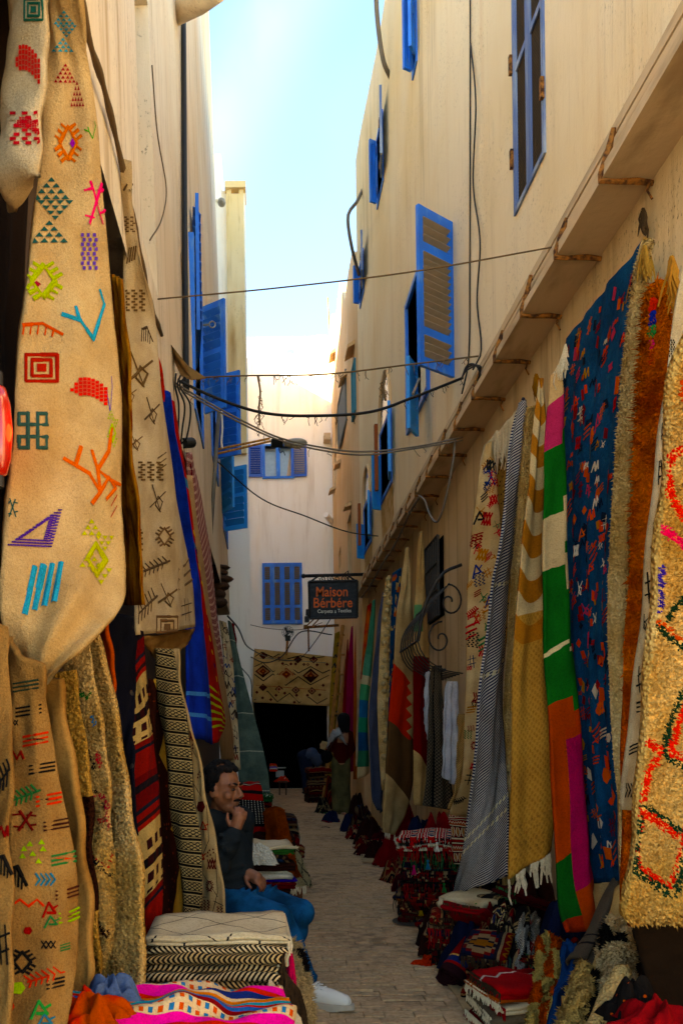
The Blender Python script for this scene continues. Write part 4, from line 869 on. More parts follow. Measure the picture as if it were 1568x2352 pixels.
M_CREAMW = cloth('cream_wool', lambda c: c.mix(c.noise(5, detail=4).sm(.3, .7), 'dccaa8', 'c8b088'), nap=90)
M_SHAG = shaggy('cream_shag', lambda c: c.mix(c.noise(4, detail=3).sm(.3, .7), 'f2d49a', 'd8ae68'))
M_SHAGY = shaggy('sand_shag', lambda c: c.mix(c.noise(4, detail=3).sm(.3, .7), 'd6b27a', 'ba9252'))
M_FRN = cloth('fringe_yarn', 'd6c2a0'); M_FRND = cloth('dark_fringe_yarn', '3a2a1c')
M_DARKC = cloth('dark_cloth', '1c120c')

# ================================================================== LEFT SIDE, UPPER ROW
R = rug('hanging_rug', 'rolled beige rug hanging far left with green and red patches', [(48, -60, -.62, 100, -60, -.5), (40, 80, -.62, 98, 80, -.5), (30, 200, -.62, 95, 200, -.5), (20, 320, -.62, 90, 320, -.5), (12, 400, -.62, 82, 405, -.5), (12, 450, -.66, 76, 430, -.54)], M_PALE, bulge=.05, W=.3, thick=.02)
e = Emb(R)
for a in (('box', 78, 22, 46, 52, '1d5a48'), ('trap', 62, 140, 62, 92, 'd8201c'), ('checks', 58, 295, 68, 76, 'c0202a'), ('trap', 60, 285, 50, 40, 'c0202a')): px_motif(e, *a)
e.done()
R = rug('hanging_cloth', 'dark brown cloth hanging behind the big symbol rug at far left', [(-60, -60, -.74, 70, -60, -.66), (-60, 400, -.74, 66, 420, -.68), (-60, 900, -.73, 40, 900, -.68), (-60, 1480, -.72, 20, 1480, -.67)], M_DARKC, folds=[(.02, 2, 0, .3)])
SYM = rug('hanging_rug', 'large beige wool rug with colourful embroidered symbols, nearest on the left', [(100, -60, -.52, 172, -60, -.42), (97, 150, -.53, 205, 150, -.42), (95, 300, -.54, 228, 300, -.41), (80, 480, -.55, 243, 480, -.40), (62, 640, -.56, 255, 640, -.39), (48, 800, -.57, 270, 790, -.38), (32, 1000, -.58, 280, 1000, -.37), (14, 1200, -.59, 287, 1200, -.36), (1, 1340, -.6, 291, 1330, -.36), (4, 1425, -.6, 282, 1388, -.36), (34, 1495, -.585, 240, 1432, -.385), (66, 1545, -.57, 170, 1500, -.44), (90, 1570, -.55, 104, 1562, -.52)], M_BEIGE, W=.4, nu=28, nv=120, bulge=.018, folds=[(.012, 1.3, .1, .5), (.006, 2.7, .4, -.8)], rough_=.004, thick=.016)
e = Emb(SYM)
for a in (('bow', 148, 70, 56, 100, '2f8fa8'), ('tri', 150, 168, 52, 46, '9c1f2a'), ('tri', 178, 215, 34, 62, '9c1f2a'), ('eye', 157, 328, 66, 90, 'cc6418'), ('dot', 168, 329, 16, 26, '8a1fa0'), ('curve', 208, 298, 26, 40, '4aa02a'), ('bow', 118, 480, 96, 158, '1d4d4a'), ('cross', 219, 466, 50, 96, 'e0205f'), ('checks', 203, 578, 34, 84, '5a3a96'),
          ('eye', 100, 645, 92, 86, '9aa81e'), ('dot', 84, 653, 20, 16, '8a2030'), ('curve', 195, 722, 100, 112, '1f8fb0'), ('comb', 98, 757, 92, 36, 'c84a1a'), ('box', 96, 845, 78, 66, '9c2018'), ('trap', 204, 893, 84, 66, 'd02c2a'), ('loop', 76, 989, 66, 82, '2c4f48'), ('tree', 212, 1070, 128, 172, 'd0581c'), ('star', 258, 985, 30, 90, 'a0b020'),
          ('ring', 76, 1210, 116, 84, '4a2a86'), ('star', 221, 1268, 90, 156, 'a9a81a'), ('cross', 28, 1166, 26, 42, '1d4d4a'), ('slash', 98, 1350, 80, 116, '1f90b0'), ('bars', 262, 1150, 14, 70, 'a8362a'), ('curve', 250, 905, 18, 80, '5a3a96')): px_motif(e, *a)
e.done()
tz = Vector(SYM.G[-1, 14]); m = MB(); m.ball(tz + Vector((0, 0, -.015)), (.012, .012, .014), 8, 6)
for k in range(14): t = k * .45; m.tube([tz + Vector((0, 0, -.02)), tz + Vector((.008 * math.cos(t), .008 * math.sin(t), -.05)), tz + Vector((.012 * math.cos(t), .012 * math.sin(t), -.075))], .003, 3)
m.build('tassel', M('white_tassel', 'cfc6b6'), SYM.root)
R = rug('hanging_cloth', 'brown silky cloth with wavy orange grain beside the big symbol rug', [(256, 630, -.5, 275, 640, -.47), (262, 800, -.52, 290, 800, -.46), (268, 1000, -.53, 297, 1000, -.46), (278, 1200, -.54, 314, 1200, -.45), (283, 1390, -.55, 326, 1390, -.44)], cloth('wavy_silk', lambda c: c.ramp(c.noise(1, c.vec(c.x * 22, c.y * 9, c.z * 2.2), 4, dist=1.5), [(.3, '2a1408'), (.45, '7a4a1c'), (.55, '9a6a2c'), (.66, '6a2c10')], False)), W=.3, folds=[(.01, 1.5, 0, .4)])
L4 = rug('hanging_rug', 'beige rug with faint brown symbols hanging second on the left', [(274, 365, -.53, 284, 375, -.52), (280, 480, -.54, 305, 480, -.5), (284, 600, -.55, 330, 620, -.48), (288, 760, -.55, 359, 760, -.47), (292, 900, -.55, 373, 900, -.45), (300, 1050, -.54, 392, 1050, -.44), (312, 1200, -.53, 418, 1200, -.42), (318, 1330, -.52, 440, 1330, -.41), (322, 1458, -.51, 449, 1440, -.40)], M_PALE, W=.45, nu=22, nv=90, bulge=.04, folds=[(.015, 1.2, .2, .6)], thick=.016)
e = Emb(L4)
for i, a in enumerate((('cruz', 322, 850, 62, 84), ('cruz', 350, 945, 36, 64), ('cruz', 312, 1014, 34, 46), ('checks', 343, 1082, 52, 44), ('cruz', 363, 1146, 38, 66), ('eye', 378, 1232, 46, 46), ('checks', 312, 1240, 26, 50), ('feather', 360, 1300, 60, 40), ('box', 384, 1440, 52, 52), ('cruz', 386, 1368, 46, 56), ('feather', 338, 1390, 46, 70), ('bars', 426, 1320, 32, 66), ('checks', 306, 690, 44, 50), ('comb', 338, 770, 26, 46), ('checks', 303, 515, 34, 36), ('slash', 302, 585, 20, 40), ('zig', 297, 430, 24, 22), ('cruz', 300, 905, 30, 40), ('bars', 372, 1060, 20, 40), ('hash', 428, 1400, 24, 50))): px_motif(e, *a, ('6b5030', '5c4630', '77583a')[i % 3])
e.done()
rug('rug_underside', None, [(330, 1466, -.5, 448, 1442, -.42), (346, 1492, -.5, 440, 1466, -.42), (374, 1530, -.49, 398, 1516, -.46)], M_TAN, W=.3, nv=14, nu=10, parent=L4.root)
strands(None, [PX(360, 812, -.5), PX(372, 850, -.49), PX(374, 900, -.49)], 160, .045, cloth('coral_shag', 'b5342c'), r=.004, seed=4, name='coral_rug_end')
o = bpy.data.objects['coral_rug_end']; o.name = 'shag_rug_end'; del o['kind']; tag(o, 'bit of coral shag rug poking out above the blue rug', 'rug')
rug('hanging_rug', 'bright blue rug with pale blue stripes at its foot, on the left', [(371, 895, -.5, 380, 905, -.49), (383, 1000, -.5, 400, 1000, -.47), (402, 1130, -.49, 427, 1130, -.44), (420, 1260, -.48, 447, 1260, -.42), (428, 1400, -.47, 465, 1400, -.40), (430, 1550, -.46, 478, 1550, -.38), (432, 1692, -.44, 488, 1710, -.36)], cloth('blue_rug', lambda c: c.mix((((c.v - .93).abs() < .006) + ((c.v - .865).abs() < .006) + ((c.u - .9).abs() < .03) * (c.v < .45)).cl(), c.mix(c.noise(6).sm(.3, .7), '0a35b4', '06248c'), '4f8fd0')), uvn=True, W=.4, bulge=.03, folds=[(.01, 1.5, .3, .3)])
R = rug('hanging_rug', 'red rug with yellow green stripes near its foot, on the left', [(384, 912, -.5, 396, 930, -.49), (398, 1020, -.49, 416, 1030, -.47), (425, 1180, -.47, 439, 1180, -.45), (446, 1330, -.45, 460, 1330, -.43), (464, 1450, -.43, 482, 1450, -.4), (474, 1560, -.42, 501, 1560, -.37), (485, 1660, -.4, 517, 1655, -.34), (490, 1708, -.39, 502, 1700, -.37)], cloth('red_rug', lambda c: c.mix((c.v > .8) * (c.v < .95) * (((c.v * 38 + c.u * 2).fr()) < .35), c.mix(((c.v - .17).abs() < .012) + ((c.v - .34).abs() < .008), c.mix(c.noise(6).sm(.3, .7), 'c01a10', '9a120c'), '3a7a9a'), 'b8c01a')), uvn=True, W=.4, bulge=.02)
e = Emb(R)
for k in range(12): uv_motif(e, rnd.choice(('zig', 'arrows')), .5, .3 + k * .045, .05, .05, rnd.choice(('e0b040', '2a1a60', 'e07a2a')))
e.done()
rug('hanging_rug', 'narrow beige rug edged with a twisted cord between the red and pink rugs', [(428, 1090, -.5, 437, 1095, -.49), (445, 1230, -.48, 456, 1230, -.46), (462, 1360, -.46, 476, 1360, -.44), (480, 1470, -.44, 494, 1470, -.41), (492, 1560, -.42, 514, 1560, -.38), (500, 1660, -.41, 532, 1660, -.35), (512, 1745, -.4, 542, 1745, -.34)], cloth('corded_beige', lambda c: c.mix(((c.u - .8).abs() < .05) * ((c.v * 130 + c.u * 9).fr() < .5), 'b8946a', '4a3a2c')), uvn=True, W=.4, bulge=.02)
rug('hanging_rug', 'dusty pink woven rug with zigzag bands on the left wall', [(430, 1040, -.5, 436, 1038, -.5), (434, 1110, -.5, 456, 1110, -.48), (442, 1200, -.49, 475, 1200, -.46), (455, 1300, -.48, 488, 1300, -.44), (472, 1400, -.46, 498, 1400, -.42), (485, 1500, -.44, 509, 1500, -.4), (497, 1600, -.43, 519, 1600, -.38), (515, 1740, -.41, 540, 1735, -.36)], cloth('pink_weave', lambda c: c.mix((((c.v * 14 + (c.u * 3).pp() * .5).fr()) < .3), c.mix(((c.v * 50 + c.u * 8).fr() < .5), 'a8706a', '8c544e'), 'd0a898')), W=.4, uvn=False, bulge=.02)
strands(bpy.data.objects['hanging_rug.006'] if 'hanging_rug.006' in bpy.data.objects else None, [PX(430, 1040, -.5), PX(437, 1060, -.49), PX(442, 1085, -.48)], 14, .05, cloth('maroon_yarn', '6a1420'), seed=2)
R = rug('hanging_rug', 'pale beige rug with thin scribbled lines beside the grey green rug', [(503, 1425, 9.2, 520, 1430, 9.2), (512, 1500, 9.2, 534, 1510, 9.2), (514, 1600, 9.1, 541, 1600, 9.1), (510, 1700, 9., 549, 1700, 9.), (505, 1765, 9., 553, 1768, 9.)], M_PALE, mode='D', W=.4, bulge=.04, folds=[(.02, 2, 0, .2)])
scatter(R, 26, ['cruz', 'hash', 'zig', 'curve'], ['3a2c22', '2a3a6a', '8a3020'], (.05, .1), 5)
rug('hanging_rug', 'grey green rug flaring out to the ground at the far left', [(523, 1425, 9.9, 532, 1430, 9.9), (528, 1480, 9.9, 545, 1490, 9.9), (534, 1560, 9.8, 562, 1560, 9.8), (540, 1650, 9.7, 586, 1650, 9.7), (546, 1755, 9.6, 613, 1760, 9.6), (552, 1830, 9.6, 622, 1830, 9.6)], cloth('grey_green', lambda c: c.mix((((c.v * 2.2).fr() - .5).abs() < .015) * ((c.u * 40).fr() < .6), c.mix(c.noise(8).sm(.3, .7), '5a6a5c', '42524a'), 'b8b8a0')), mode='D', W=.5, bulge=.03, folds=[(.012, 1.5, .4, .2)])
rug('hanging_cloth', 'small red cloth hanging behind the grey green rug', [(531, 1432, 11., 537, 1430, 11.), (535, 1470, 11., 543, 1472, 11.), (540, 1510, 11., 546, 1520, 11.)], M_RED, mode='D', W=.2, nv=16, nu=8)

# ================================================================== LEFT SIDE, LOWER ROW
R = rug('hanging_rug', 'beige rug with black motifs cut by the left picture edge', [(-40, 1420, -.62, 20, 1440, -.56), (-40, 1700, -.62, 22, 1700, -.54), (-40, 2000, -.6, 24, 2000, -.52), (-40, 2380, -.58, 24, 2380, -.5)], M_TAN, W=.3, bulge=.02)
e = Emb(R)
for a in (('feather', 6, 1790, 50, 80, '1a1612'), ('comb', 8, 1990, 40, 60, '1a1612'), ('hash', 6, 2170, 40, 90, '1a1612'), ('zig', 10, 1910, 30, 40, '7a1c1c')): px_motif(e, *a)
e.done()
M1R = rug('hanging_rug', 'tan rug with stripes and many coloured symbols, lower left corner', [(15, 1455, -.6, 98, 1530, -.5), (18, 1600, -.6, 112, 1640, -.5), (20, 1760, -.59, 135, 1780, -.48), (22, 1900, -.58, 160, 1900, -.46), (22, 2050, -.57, 181, 2040, -.44), (20, 2200, -.56, 179, 2190, -.43), (15, 2390, -.54, 150, 2380, -.43)], M_TAN, W=.5, nu=22, nv=90, bulge=.03, folds=[(.006, 1.5, 0, .5)], thick=.016)
e = Emb(M1R)
K, RD, GN, LM, TL_ = '16120e', 'd0301c', '2a6a34', '8aa828', '2a6a80'
for x, y, c1 in ((66, 1632, K), (97, 1764, K), (130, 1894, '3a1a12'), (158, 2052, '4a2014'), (60, 1575, '2a3a2a')): px_motif(e, 'bars', x, y, 58, 26, c1)
for x, y, c1, c2 in ((82, 1698, RD, K), (113, 1836, RD, K), (147, 1972, GN, RD), (164, 2104, LM, '6a4a1a')): px_motif(e, 'bars', x, y, 56, 30, c1); px_motif(e, 'dot', x, y, 46, 5, c2)
for a in (('feather', 58, 1828, 70, 44, GN), ('cross', 57, 1885, 54, 44, '6a1a18'), ('tris', 76, 1955, 66, 56, LM), ('comb', 40, 2015, 44, 62, K), ('arrows', 103, 2020, 46, 34, TL_), ('zig', 62, 2074, 78, 26, RD), ('amaz', 116, 2090, 34, 34, '9a1c18'), ('amaz', 120, 2118, 34, 26, GN), ('blob', 65, 2138, 22, 18, '8a1c1c'), ('xx', 112, 2170, 36, 20, K), ('eye', 52, 2210, 66, 56, K), ('feather', 106, 2244, 84, 40, RD), ('bars', 128, 2258, 40, 26, K), ('blob', 42, 2270, 34, 28, LM), ('blob', 26, 2312, 18, 18, RD), ('amaz', 94, 2320, 44, 40, '2a8a3a'), ('amaz', 106, 2345, 40, 30, TL_), ('bars', 150, 2175, 22, 18, GN), ('xx', 32, 1660, 22, 14, K), ('zig', 38, 1735, 34, 30, '7a1c18')): px_motif(e, *a)
e.done()
rug('hanging_rug', 'narrow tan rug beside the striped symbol rug, lower left', [(100, 1550, -.56, 138, 1560, -.5), (115, 1700, -.56, 152, 1690, -.49), (140, 1860, -.55, 174, 1850, -.47), (165, 2000, -.53, 194, 1990, -.46), (172, 2150, -.51, 206, 2150, -.45), (165, 2330, -.5, 206, 2330, -.44)], cloth('tan_flecked', lambda c: c.mix((c.vor(26) < .22) * (c.noise(2.2) > .55), c.mix(c.noise(5).sm(.3, .7), 'a87e4a', '8c6436'), '3a2414')), W=.3, bulge=.03, thick=.02)
R = rug('hanging_rug', 'sandy plush rug with a dark brown patch, lower left', [(135, 1545, -.56, 174, 1540, -.5), (150, 1700, -.56, 192, 1690, -.49), (168, 1850, -.55, 207, 1850, -.48), (182, 2000, -.53, 214, 2000, -.47), (190, 2150, -.52, 224, 2150, -.46), (198, 2290, -.51, 242, 2290, -.45)], shaggy('sandy_brown_shag', lambda c: c.mix((c.v > .38) * (c.v < .72) * (c.u > .55), c.mix(c.noise(4).sm(.3, .7), 'c09450', 'a07838'), '2c140a')), uvn=True, W=.35, bulge=.04, thick=.02)
pile(R, 2600, .008, .006, seed=1)
R = rug('hanging_rug', 'sandy plush rug with red and black zigzag lines, lower left', [(165, 1470, -.56, 207, 1470, -.5), (178, 1600, -.56, 220, 1600, -.48), (190, 1740, -.55, 242, 1740, -.46), (203, 1880, -.54, 257, 1880, -.45), (208, 2000, -.52, 264, 2000, -.44), (212, 2150, -.5, 270, 2150, -.43), (225, 2280, -.5, 264, 2280, -.43)], M_SHAGY, W=.35, bulge=.045, thick=.02, nv=80)
pile(R, 3600, .008, .006, seed=2, lines=[(q_, .007, c_) for q_, c_ in (([(200, 1720), (212, 1745), (216, 1765)], '141010'), ([(225, 1730), (232, 1760)], 'c01c30'), ([(206, 1818), (232, 1822), (243, 1850)], '141010'), ([(206, 1826), (240, 1832), (250, 1905)], 'c0203a'), ([(207, 1880), (240, 1885), (250, 1890)], 'b01828'), ([(210, 1958), (240, 1990), (256, 1965)], 'b81c20'), ([(212, 1968), (240, 2000), (258, 2010)], '141010'), ([(213, 2070), (222, 2110), (246, 2150)], '2a120c'), ([(176, 1580), (200, 1600), (205, 1590)], '1a6a2a'), ([(212, 1645), (218, 1660)], '2a6aa0'))])
R = rug('hanging_rug', 'thick plain sandy plush rug, widest of the lower left row', [(200, 1450, -.55, 226, 1450, -.5), (215, 1560, -.55, 247, 1560, -.47), (235, 1700, -.53, 270, 1690, -.45), (248, 1820, -.51, 291, 1820, -.42), (255, 1950, -.5, 313, 1950, -.38), (256, 2100, -.48, 323, 2100, -.36), (255, 2230, -.47, 326, 2235, -.35), (262, 2295, -.47, 320, 2305, -.35)], M_SHAGY, W=.4, nu=20, nv=80, bulge=.05, folds=[(.012, 1.2, .1, .3)], thick=.025)
pile(R, 5200, .009, .0065, seed=3)
rug('hanging_rug', 'rust coloured rug mostly hidden behind the sandy plush rugs', [(220, 1400, -.56, 240, 1420, -.5), (232, 1560, -.55, 257, 1560, -.48), (245, 1700, -.54, 269, 1700, -.47), (255, 1780, -.53, 276, 1780, -.46)], cloth('rust_rug', 'a0401c'), W=.3)
rug('hanging_rug', 'black and navy rug in the dark gap on the left', [(235, 1400, -.6, 322, 1420, -.52), (250, 1600, -.6, 312, 1600, -.52), (265, 1750, -.58, 303, 1750, -.5), (285, 1920, -.56, 312, 1920, -.48)], cloth('navy_black', lambda c: c.mix((c.vor(14) < .16), '0c0c16', '3a3430')), W=.4)
R = rug('hanging_rug', 'dark red and cream kilim with slanting bands on the left', [(300, 1440, -.56, 330, 1450, -.5), (300, 1601, -.55, 341, 1601, -.48), (292, 1701, -.55, 354, 1701, -.46), (290, 1801, -.54, 364, 1801, -.43), (298, 1901, -.52, 371, 1895, -.41), (305, 1985, -.5, 374, 1980, -.40), (318, 2090, -.48, 373, 2101, -.39), (325, 2150, -.47, 373, 2150, -.39)], cloth('banded_kilim', lambda c: (lambda t: c.mix((((c.u * 5 + 3).pp() - .5).abs() < .28) * (((t * 5).pp() - .5).abs() < .3) * (t > .38) * (t < .74), c.ramp(t, [(0, '5a0e0e'), (.05, '140c10'), (.1, '5a0e0e'), (.2, '14141e'), (.23, '7a1814'), (.27, '2a1010'), (.3, '8a1c14'), (.33, 'a98a54'), (.52, '0e0a0a'), (.58, 'b09058'), (.75, '6a1410'), (.79, '14101a'), (.82, '7a1814')]), '2a0c0c'))((c.v * 1.6 + c.u * .55 - .12).fr())), W=.35, bulge=.03, folds=[(.01, 1.3, .5, .2)])
R = rug('hanging_rug', 'dark brown carpet with scalloped tan border beside the slanting kilim', [(340, 1560, -.52, 366, 1560, -.47), (350, 1700, -.51, 386, 1700, -.45), (362, 1850, -.49, 402, 1850, -.43), (370, 1980, -.47, 419, 1980, -.41), (370, 2125, -.46, 426, 2125, -.4)], cloth('scallop_carpet', lambda c: c.mix((((c.u - .25 - (c.v * 9).sin().abs() * .12).abs()) < .1), c.mix((c.vor(30) < .2), '2c1008', '6a2c1c'), 'a8843c')), W=.3, uvn=False, folds=[(.025, .8, 0, 1.2)])
R = rug('hanging_rug', 'black and cream rug of narrow patterned stripes rolled beside the seated man', [(366, 1490, 3.8, 396, 1490, 3.7), (364, 1568, 3.8, 411, 1568, 3.68), (370, 1635, 3.8, 423, 1635, 3.66), (383, 1735, 3.78, 436, 1735, 3.64), (393, 1835, 3.76, 448, 1851, 3.62), (407, 1935, 3.74, 461, 1951, 3.6), (423, 2035, 3.7, 464, 2035, 3.6), (433, 2135, 3.68, 458, 2135, 3.6)], cloth('narrow_stripes', lambda c: (lambda t: c.mix(((t - .5).abs() < .3) * ((((c.u * 30).pp() + (t * 4).pp()) - 1).abs() < .32), c.ramp(t, [(0, '15120e'), (.12, 'a89468'), (.2, '1a1612'), (.24, 'a08a5e'), (.8, '1a1612'), (.86, 'a08a5e'), (.92, '15120e')]), '1c1812'))(((c.v + c.u * -.12) * 17).fr())), mode='D', W=.3, nu=18, nv=90, bulge=.05, thick=.02)
M11 = rug('hanging_rug', 'cream rug with red motifs and thin black lattice touching the seated man', [(400, 1490, 3.95, 408, 1490, 3.92), (408, 1568, 3.95, 414, 1568, 3.9), (418, 1668, 3.94, 434, 1668, 3.86), (428, 1735, 3.93, 454, 1735, 3.84), (440, 1835, 3.92, 474, 1835, 3.82), (450, 1935, 3.9, 494, 1935, 3.8), (455, 2035, 3.88, 511, 2035, 3.78), (448, 2135, 3.86, 519, 2132, 3.76)], M_BEIGE, mode='D', W=.3, nu=14, nv=70, bulge=.01)
e = Emb(M11)
for x, y, k in ((437, 1720, 'tris'), (462, 1853, 'blob'), (468, 1900, 'amaz'), (484, 1960, 'tris'), (486, 1985, 'xx'), (482, 2035, 'eye'), (463, 1968, 'amaz'), (470, 2080, 'checks'), (508, 2095, 'checks'), (445, 1690, 'xx'), (462, 1780, 'tris'), (478, 2120, 'tris')): px_motif(e, k, x, y, 20, 26, '5a1414' if k != 'amaz' else 'a8301c')
for pts in ([(430, 1640), (440, 1750), (455, 1900), (462, 2000), (500, 2060)], [(445, 1800), (475, 1850), (480, 1930), (455, 1990)], [(495, 1960), (500, 2050), (485, 2110)], [(440, 2070), (470, 2060), (515, 2080)], [(425, 1690), (452, 1740)]): e.line([inv(M11, a[0] + (b[0] - a[0]) * t, a[1] + (b[1] - a[1]) * t) for a, b in zip(pts, pts[1:]) for t in (0, .5)] + [inv(M11, *pts[-1])], .003, '2a1c12')
e.done()
# ================================================================== RIGHT SIDE, NEAR ROW
R = rug('hanging_rug', 'beige rug dotted with small multicoloured symbols between white shirts and blue striped rug', [(1113, 1022, 1.45, 1128, 1018, 1.5), (1096, 1110, 1.38, 1141, 1105, 1.5), (1078, 1260, 1.32, 1150, 1255, 1.5), (1070, 1450, 1.28, 1150, 1450, 1.48), (1066, 1650, 1.25, 1142, 1650, 1.45), (1058, 1790, 1.22, 1132, 1790, 1.42), (1030, 1868, 1.18, 1112, 1880, 1.4)], M_BEIGE, W=.45, nu=18, nv=90, bulge=.03, folds=[(.02, 1.2, .2, .1)], thick=.016)
scatter(R, 74, ['cruz', 'hash', 'feather', 'xx', 'checks', 'bars', 'cross', 'amaz', 'arrows', 'eye'], ['b01c20', '1a2a6a', '1a1a18', '2a6a3a', 'c02a30', 'b06a1a', '20304a', '8a1a1a'], (.035, .075), 12, .06, .97)
rug('hanging_rug', 'brown patterned rug glimpsed behind the beige dotted one', [(1128, 1040, 1.54, 1165, 1000, 1.56), (1135, 1150, 1.54, 1168, 1150, 1.56), (1140, 1350, 1.53, 1165, 1350, 1.55), (1140, 1520, 1.52, 1155, 1520, 1.54)], cloth('brown_flecks', lambda c: c.mix((c.vor(40) < .28), 'a07a3c', '3a2412')), W=.3, folds=[(.01, 2, 0, 0)])
HI = M('hidden', '5a4630')
R = rug('hanging_rug', 'navy and white striped woven rug reaching down to the floor pile', [(1190, 925, 1.42, 1204, 920, 1.46), (1176, 1017, 1.38, 1199, 1017, 1.46), (1162, 1167, 1.32, 1184, 1167, 1.45), (1151, 1260, 1.28, 1174, 1270, 1.44), (1134, 1340, 1.24, 1167, 1350, 1.42), (1120, 1467, 1.2, 1160, 1467, 1.4), (1109, 1568, 1.16, 1156, 1568, 1.37), (1096, 1720, 1.12, 1162, 1730, 1.34), (1080, 1851, 1.1, 1165, 1860, 1.3), (1056, 1985, 1.07, 1162, 1960, 1.27), (1030, 2070, 1.05, 1160, 2010, 1.25)], cloth('navy_white_stripe', lambda c: (lambda st: c.mix((((c.v - 1.45).abs() < .012) + ((c.v - .98).abs() < .01) + ((c.v - 2.28).abs() < .012) + ((c.v - 2.36).abs() < .012)).cl() * ((c.u * 26 + c.v * 8).fr() < .55), st, 'c8b890'))(c.mix(((c.v + c.u * .28 + c.noise(3) * .03) * 62).fr() < .55, 'b9b0a4', '141a38'))), W=.42, nu=22, nv=120, bulge=.02, folds=[(.03, 1.0, .75, .15), (.008, 3, .2, .4)], thick=.014)
R = rug('hanging_rug', 'narrow cream plush rug between the blue striped and mustard rugs', [(1207, 950, 1.42, 1229, 930, 1.46), (1186, 1180, 1.4, 1216, 1180, 1.46), (1166, 1450, 1.38, 1192, 1450, 1.44), (1153, 1700, 1.35, 1182, 1700, 1.42), (1158, 1900, 1.32, 1182, 1900, 1.4), (1160, 2060, 1.3, 1178, 2060, 1.38)], M_SHAG, W=.25, bulge=.04, thick=.025)
pile(R, 3000, .009, .0065, seed=5)
R = rug('hanging_rug', 'mustard rug with ochre bands above and knotted white fringe below', [(1236, 872, 1.42, 1246, 872, 1.44), (1225, 971, 1.36, 1253, 971, 1.43), (1219, 1034, 1.33, 1252, 1040, 1.42), (1212, 1134, 1.3, 1251, 1150, 1.42), (1196, 1267, 1.27, 1250, 1290, 1.41), (1189, 1351, 1.25, 1250, 1380, 1.4), (1179, 1484, 1.22, 1255, 1500, 1.39), (1174, 1568, 1.2, 1261, 1580, 1.38), (1173, 1735, 1.16, 1273, 1740, 1.36), (1168, 1901, 1.13, 1273, 1860, 1.34), (1165, 2020, 1.11, 1265, 1955, 1.32)], cloth('mustard_bands', lambda c: (lambda t: c.mix((t < .56) * (((t + (c.u - .5) * (c.u - .5) * .12 + .02) * 11).fr() < .5), c.mix((t < .5), c.mix((((c.u * 60).sin() * (c.v * 420).sin()) > .2) * .5, 'b98440', '8a5c26'), 'c8a878'), 'a8682e'))(c.v)), uvn=True, W=.45, nu=22, nv=110, bulge=.015, folds=[(.022, 1.3, .1, .1)], thick=.014)
strands(R.root, edge_bottom(R), 26, .1, M_FRN, r=.006, seed=3, knot=.009)
e = Emb(R, False)
for k in range(4): e.tuft([(u_, .915 + k * .018) for u_ in np.linspace(.02, .98, 9)], .006, 'a8763a', .022, k)
e.done('knot_rows')
def gp(c):
    s_, u_ = c.v, c.u; n = c.noise(5) * .02; q = s_ + (u_ - .5) * .03 + n
    a = c.ramp(q, [(0, 'c09a68'), (.055, 'b83a58'), (.145, '0c5a16'), (.275, 'c8a878'), (.37, '0c5a16'), (.5, '0c5a16'), (.515, 'd8c08a'), (.522, '0c5a16'), (.61, 'a83c1c'), (.87, '0a4a12'), (.97, '9a2c18')])
    b = c.ramp(q, [(0, 'c09a68'), (.055, 'b83a58'), (.12, '0c5a16'), (.25, 'c8a878'), (.33, '0c5a16'), (.35, 'c8a878'), (.42, '0c5a16'), (.53, 'd8c08a'), (.537, '0c5a16'), (.64, 'a8381c'), (.68, '9c1c44'), (.93, 'a83c1c')])
    return c.mix((u_ + (s_ > .66) * .2 > .52), a, b)
R = rug('hanging_rug', 'narrow green, pink and orange rug hanging in a fold beside the mustard one', [(1262, 862, 1.4, 1280, 860, 1.44), (1259, 951, 1.37, 1284, 970, 1.44), (1252, 1034, 1.34, 1287, 1050, 1.44), (1249, 1184, 1.31, 1292, 1190, 1.43), (1249, 1317, 1.29, 1296, 1320, 1.42), (1252, 1451, 1.27, 1305, 1451, 1.41), (1257, 1568, 1.25, 1318, 1568, 1.4), (1264, 1668, 1.23, 1320, 1668, 1.38), (1272, 1835, 1.2, 1336, 1835, 1.36), (1276, 1951, 1.18, 1350, 1951, 1.34), (1286, 2068, 1.16, 1362, 2045, 1.32), (1312, 2138, 1.15, 1335, 2135, 1.3)], cloth('green_pink_orange', gp), uvn=True, W=.4, nu=22, nv=110, bulge=.045, folds=[(.028, 1.0, .55, .1)], thick=.016)
strands(R.root, [PX(1268, 862, 1.41), PX(1285, 830, 1.43), PX(1298, 790, 1.46)], 70, .09, M_FRN, r=.004, seed=8)
BL = rug('hanging_rug', 'wide blue rug covered in small red and orange motifs, right wall', [(1300, 778, 1.52, 1477, 548, 1.52), (1285, 900, 1.52, 1440, 800, 1.51), (1283, 1050, 1.51, 1418, 1000, 1.49), (1286, 1217, 1.5, 1404, 1217, 1.46), (1295, 1450, 1.48, 1401, 1450, 1.43), (1312, 1668, 1.45, 1406, 1668, 1.41), (1330, 1830, 1.43, 1419, 1830, 1.39), (1348, 2030, 1.41, 1437, 2020, 1.37)], cloth('motif_blue', lambda c: c.mix(c.noise(4, detail=5).sm(.3, .7), '1a4c72', '103556'), bump=.8, dist=.012), W=.85, nu=30, nv=110, bulge=.0, folds=[(.018, 3.2, .1, .1), (.01, 6.3, .4, .0)], thick=.012)
scatter(BL, 330, ['fleck', 'blob', 'fleck', 'xx', 'cruz', 'amaz', 'zig', 'hash', 'dot', 'bars'], ['a83418', 'b8441c', '8a1c1c', 'c0501a', 'c8b8a0', '6a1a20', '0c1828', 'a06a1c', 'b03a50', 'c83a18'], (.03, .058), 21)
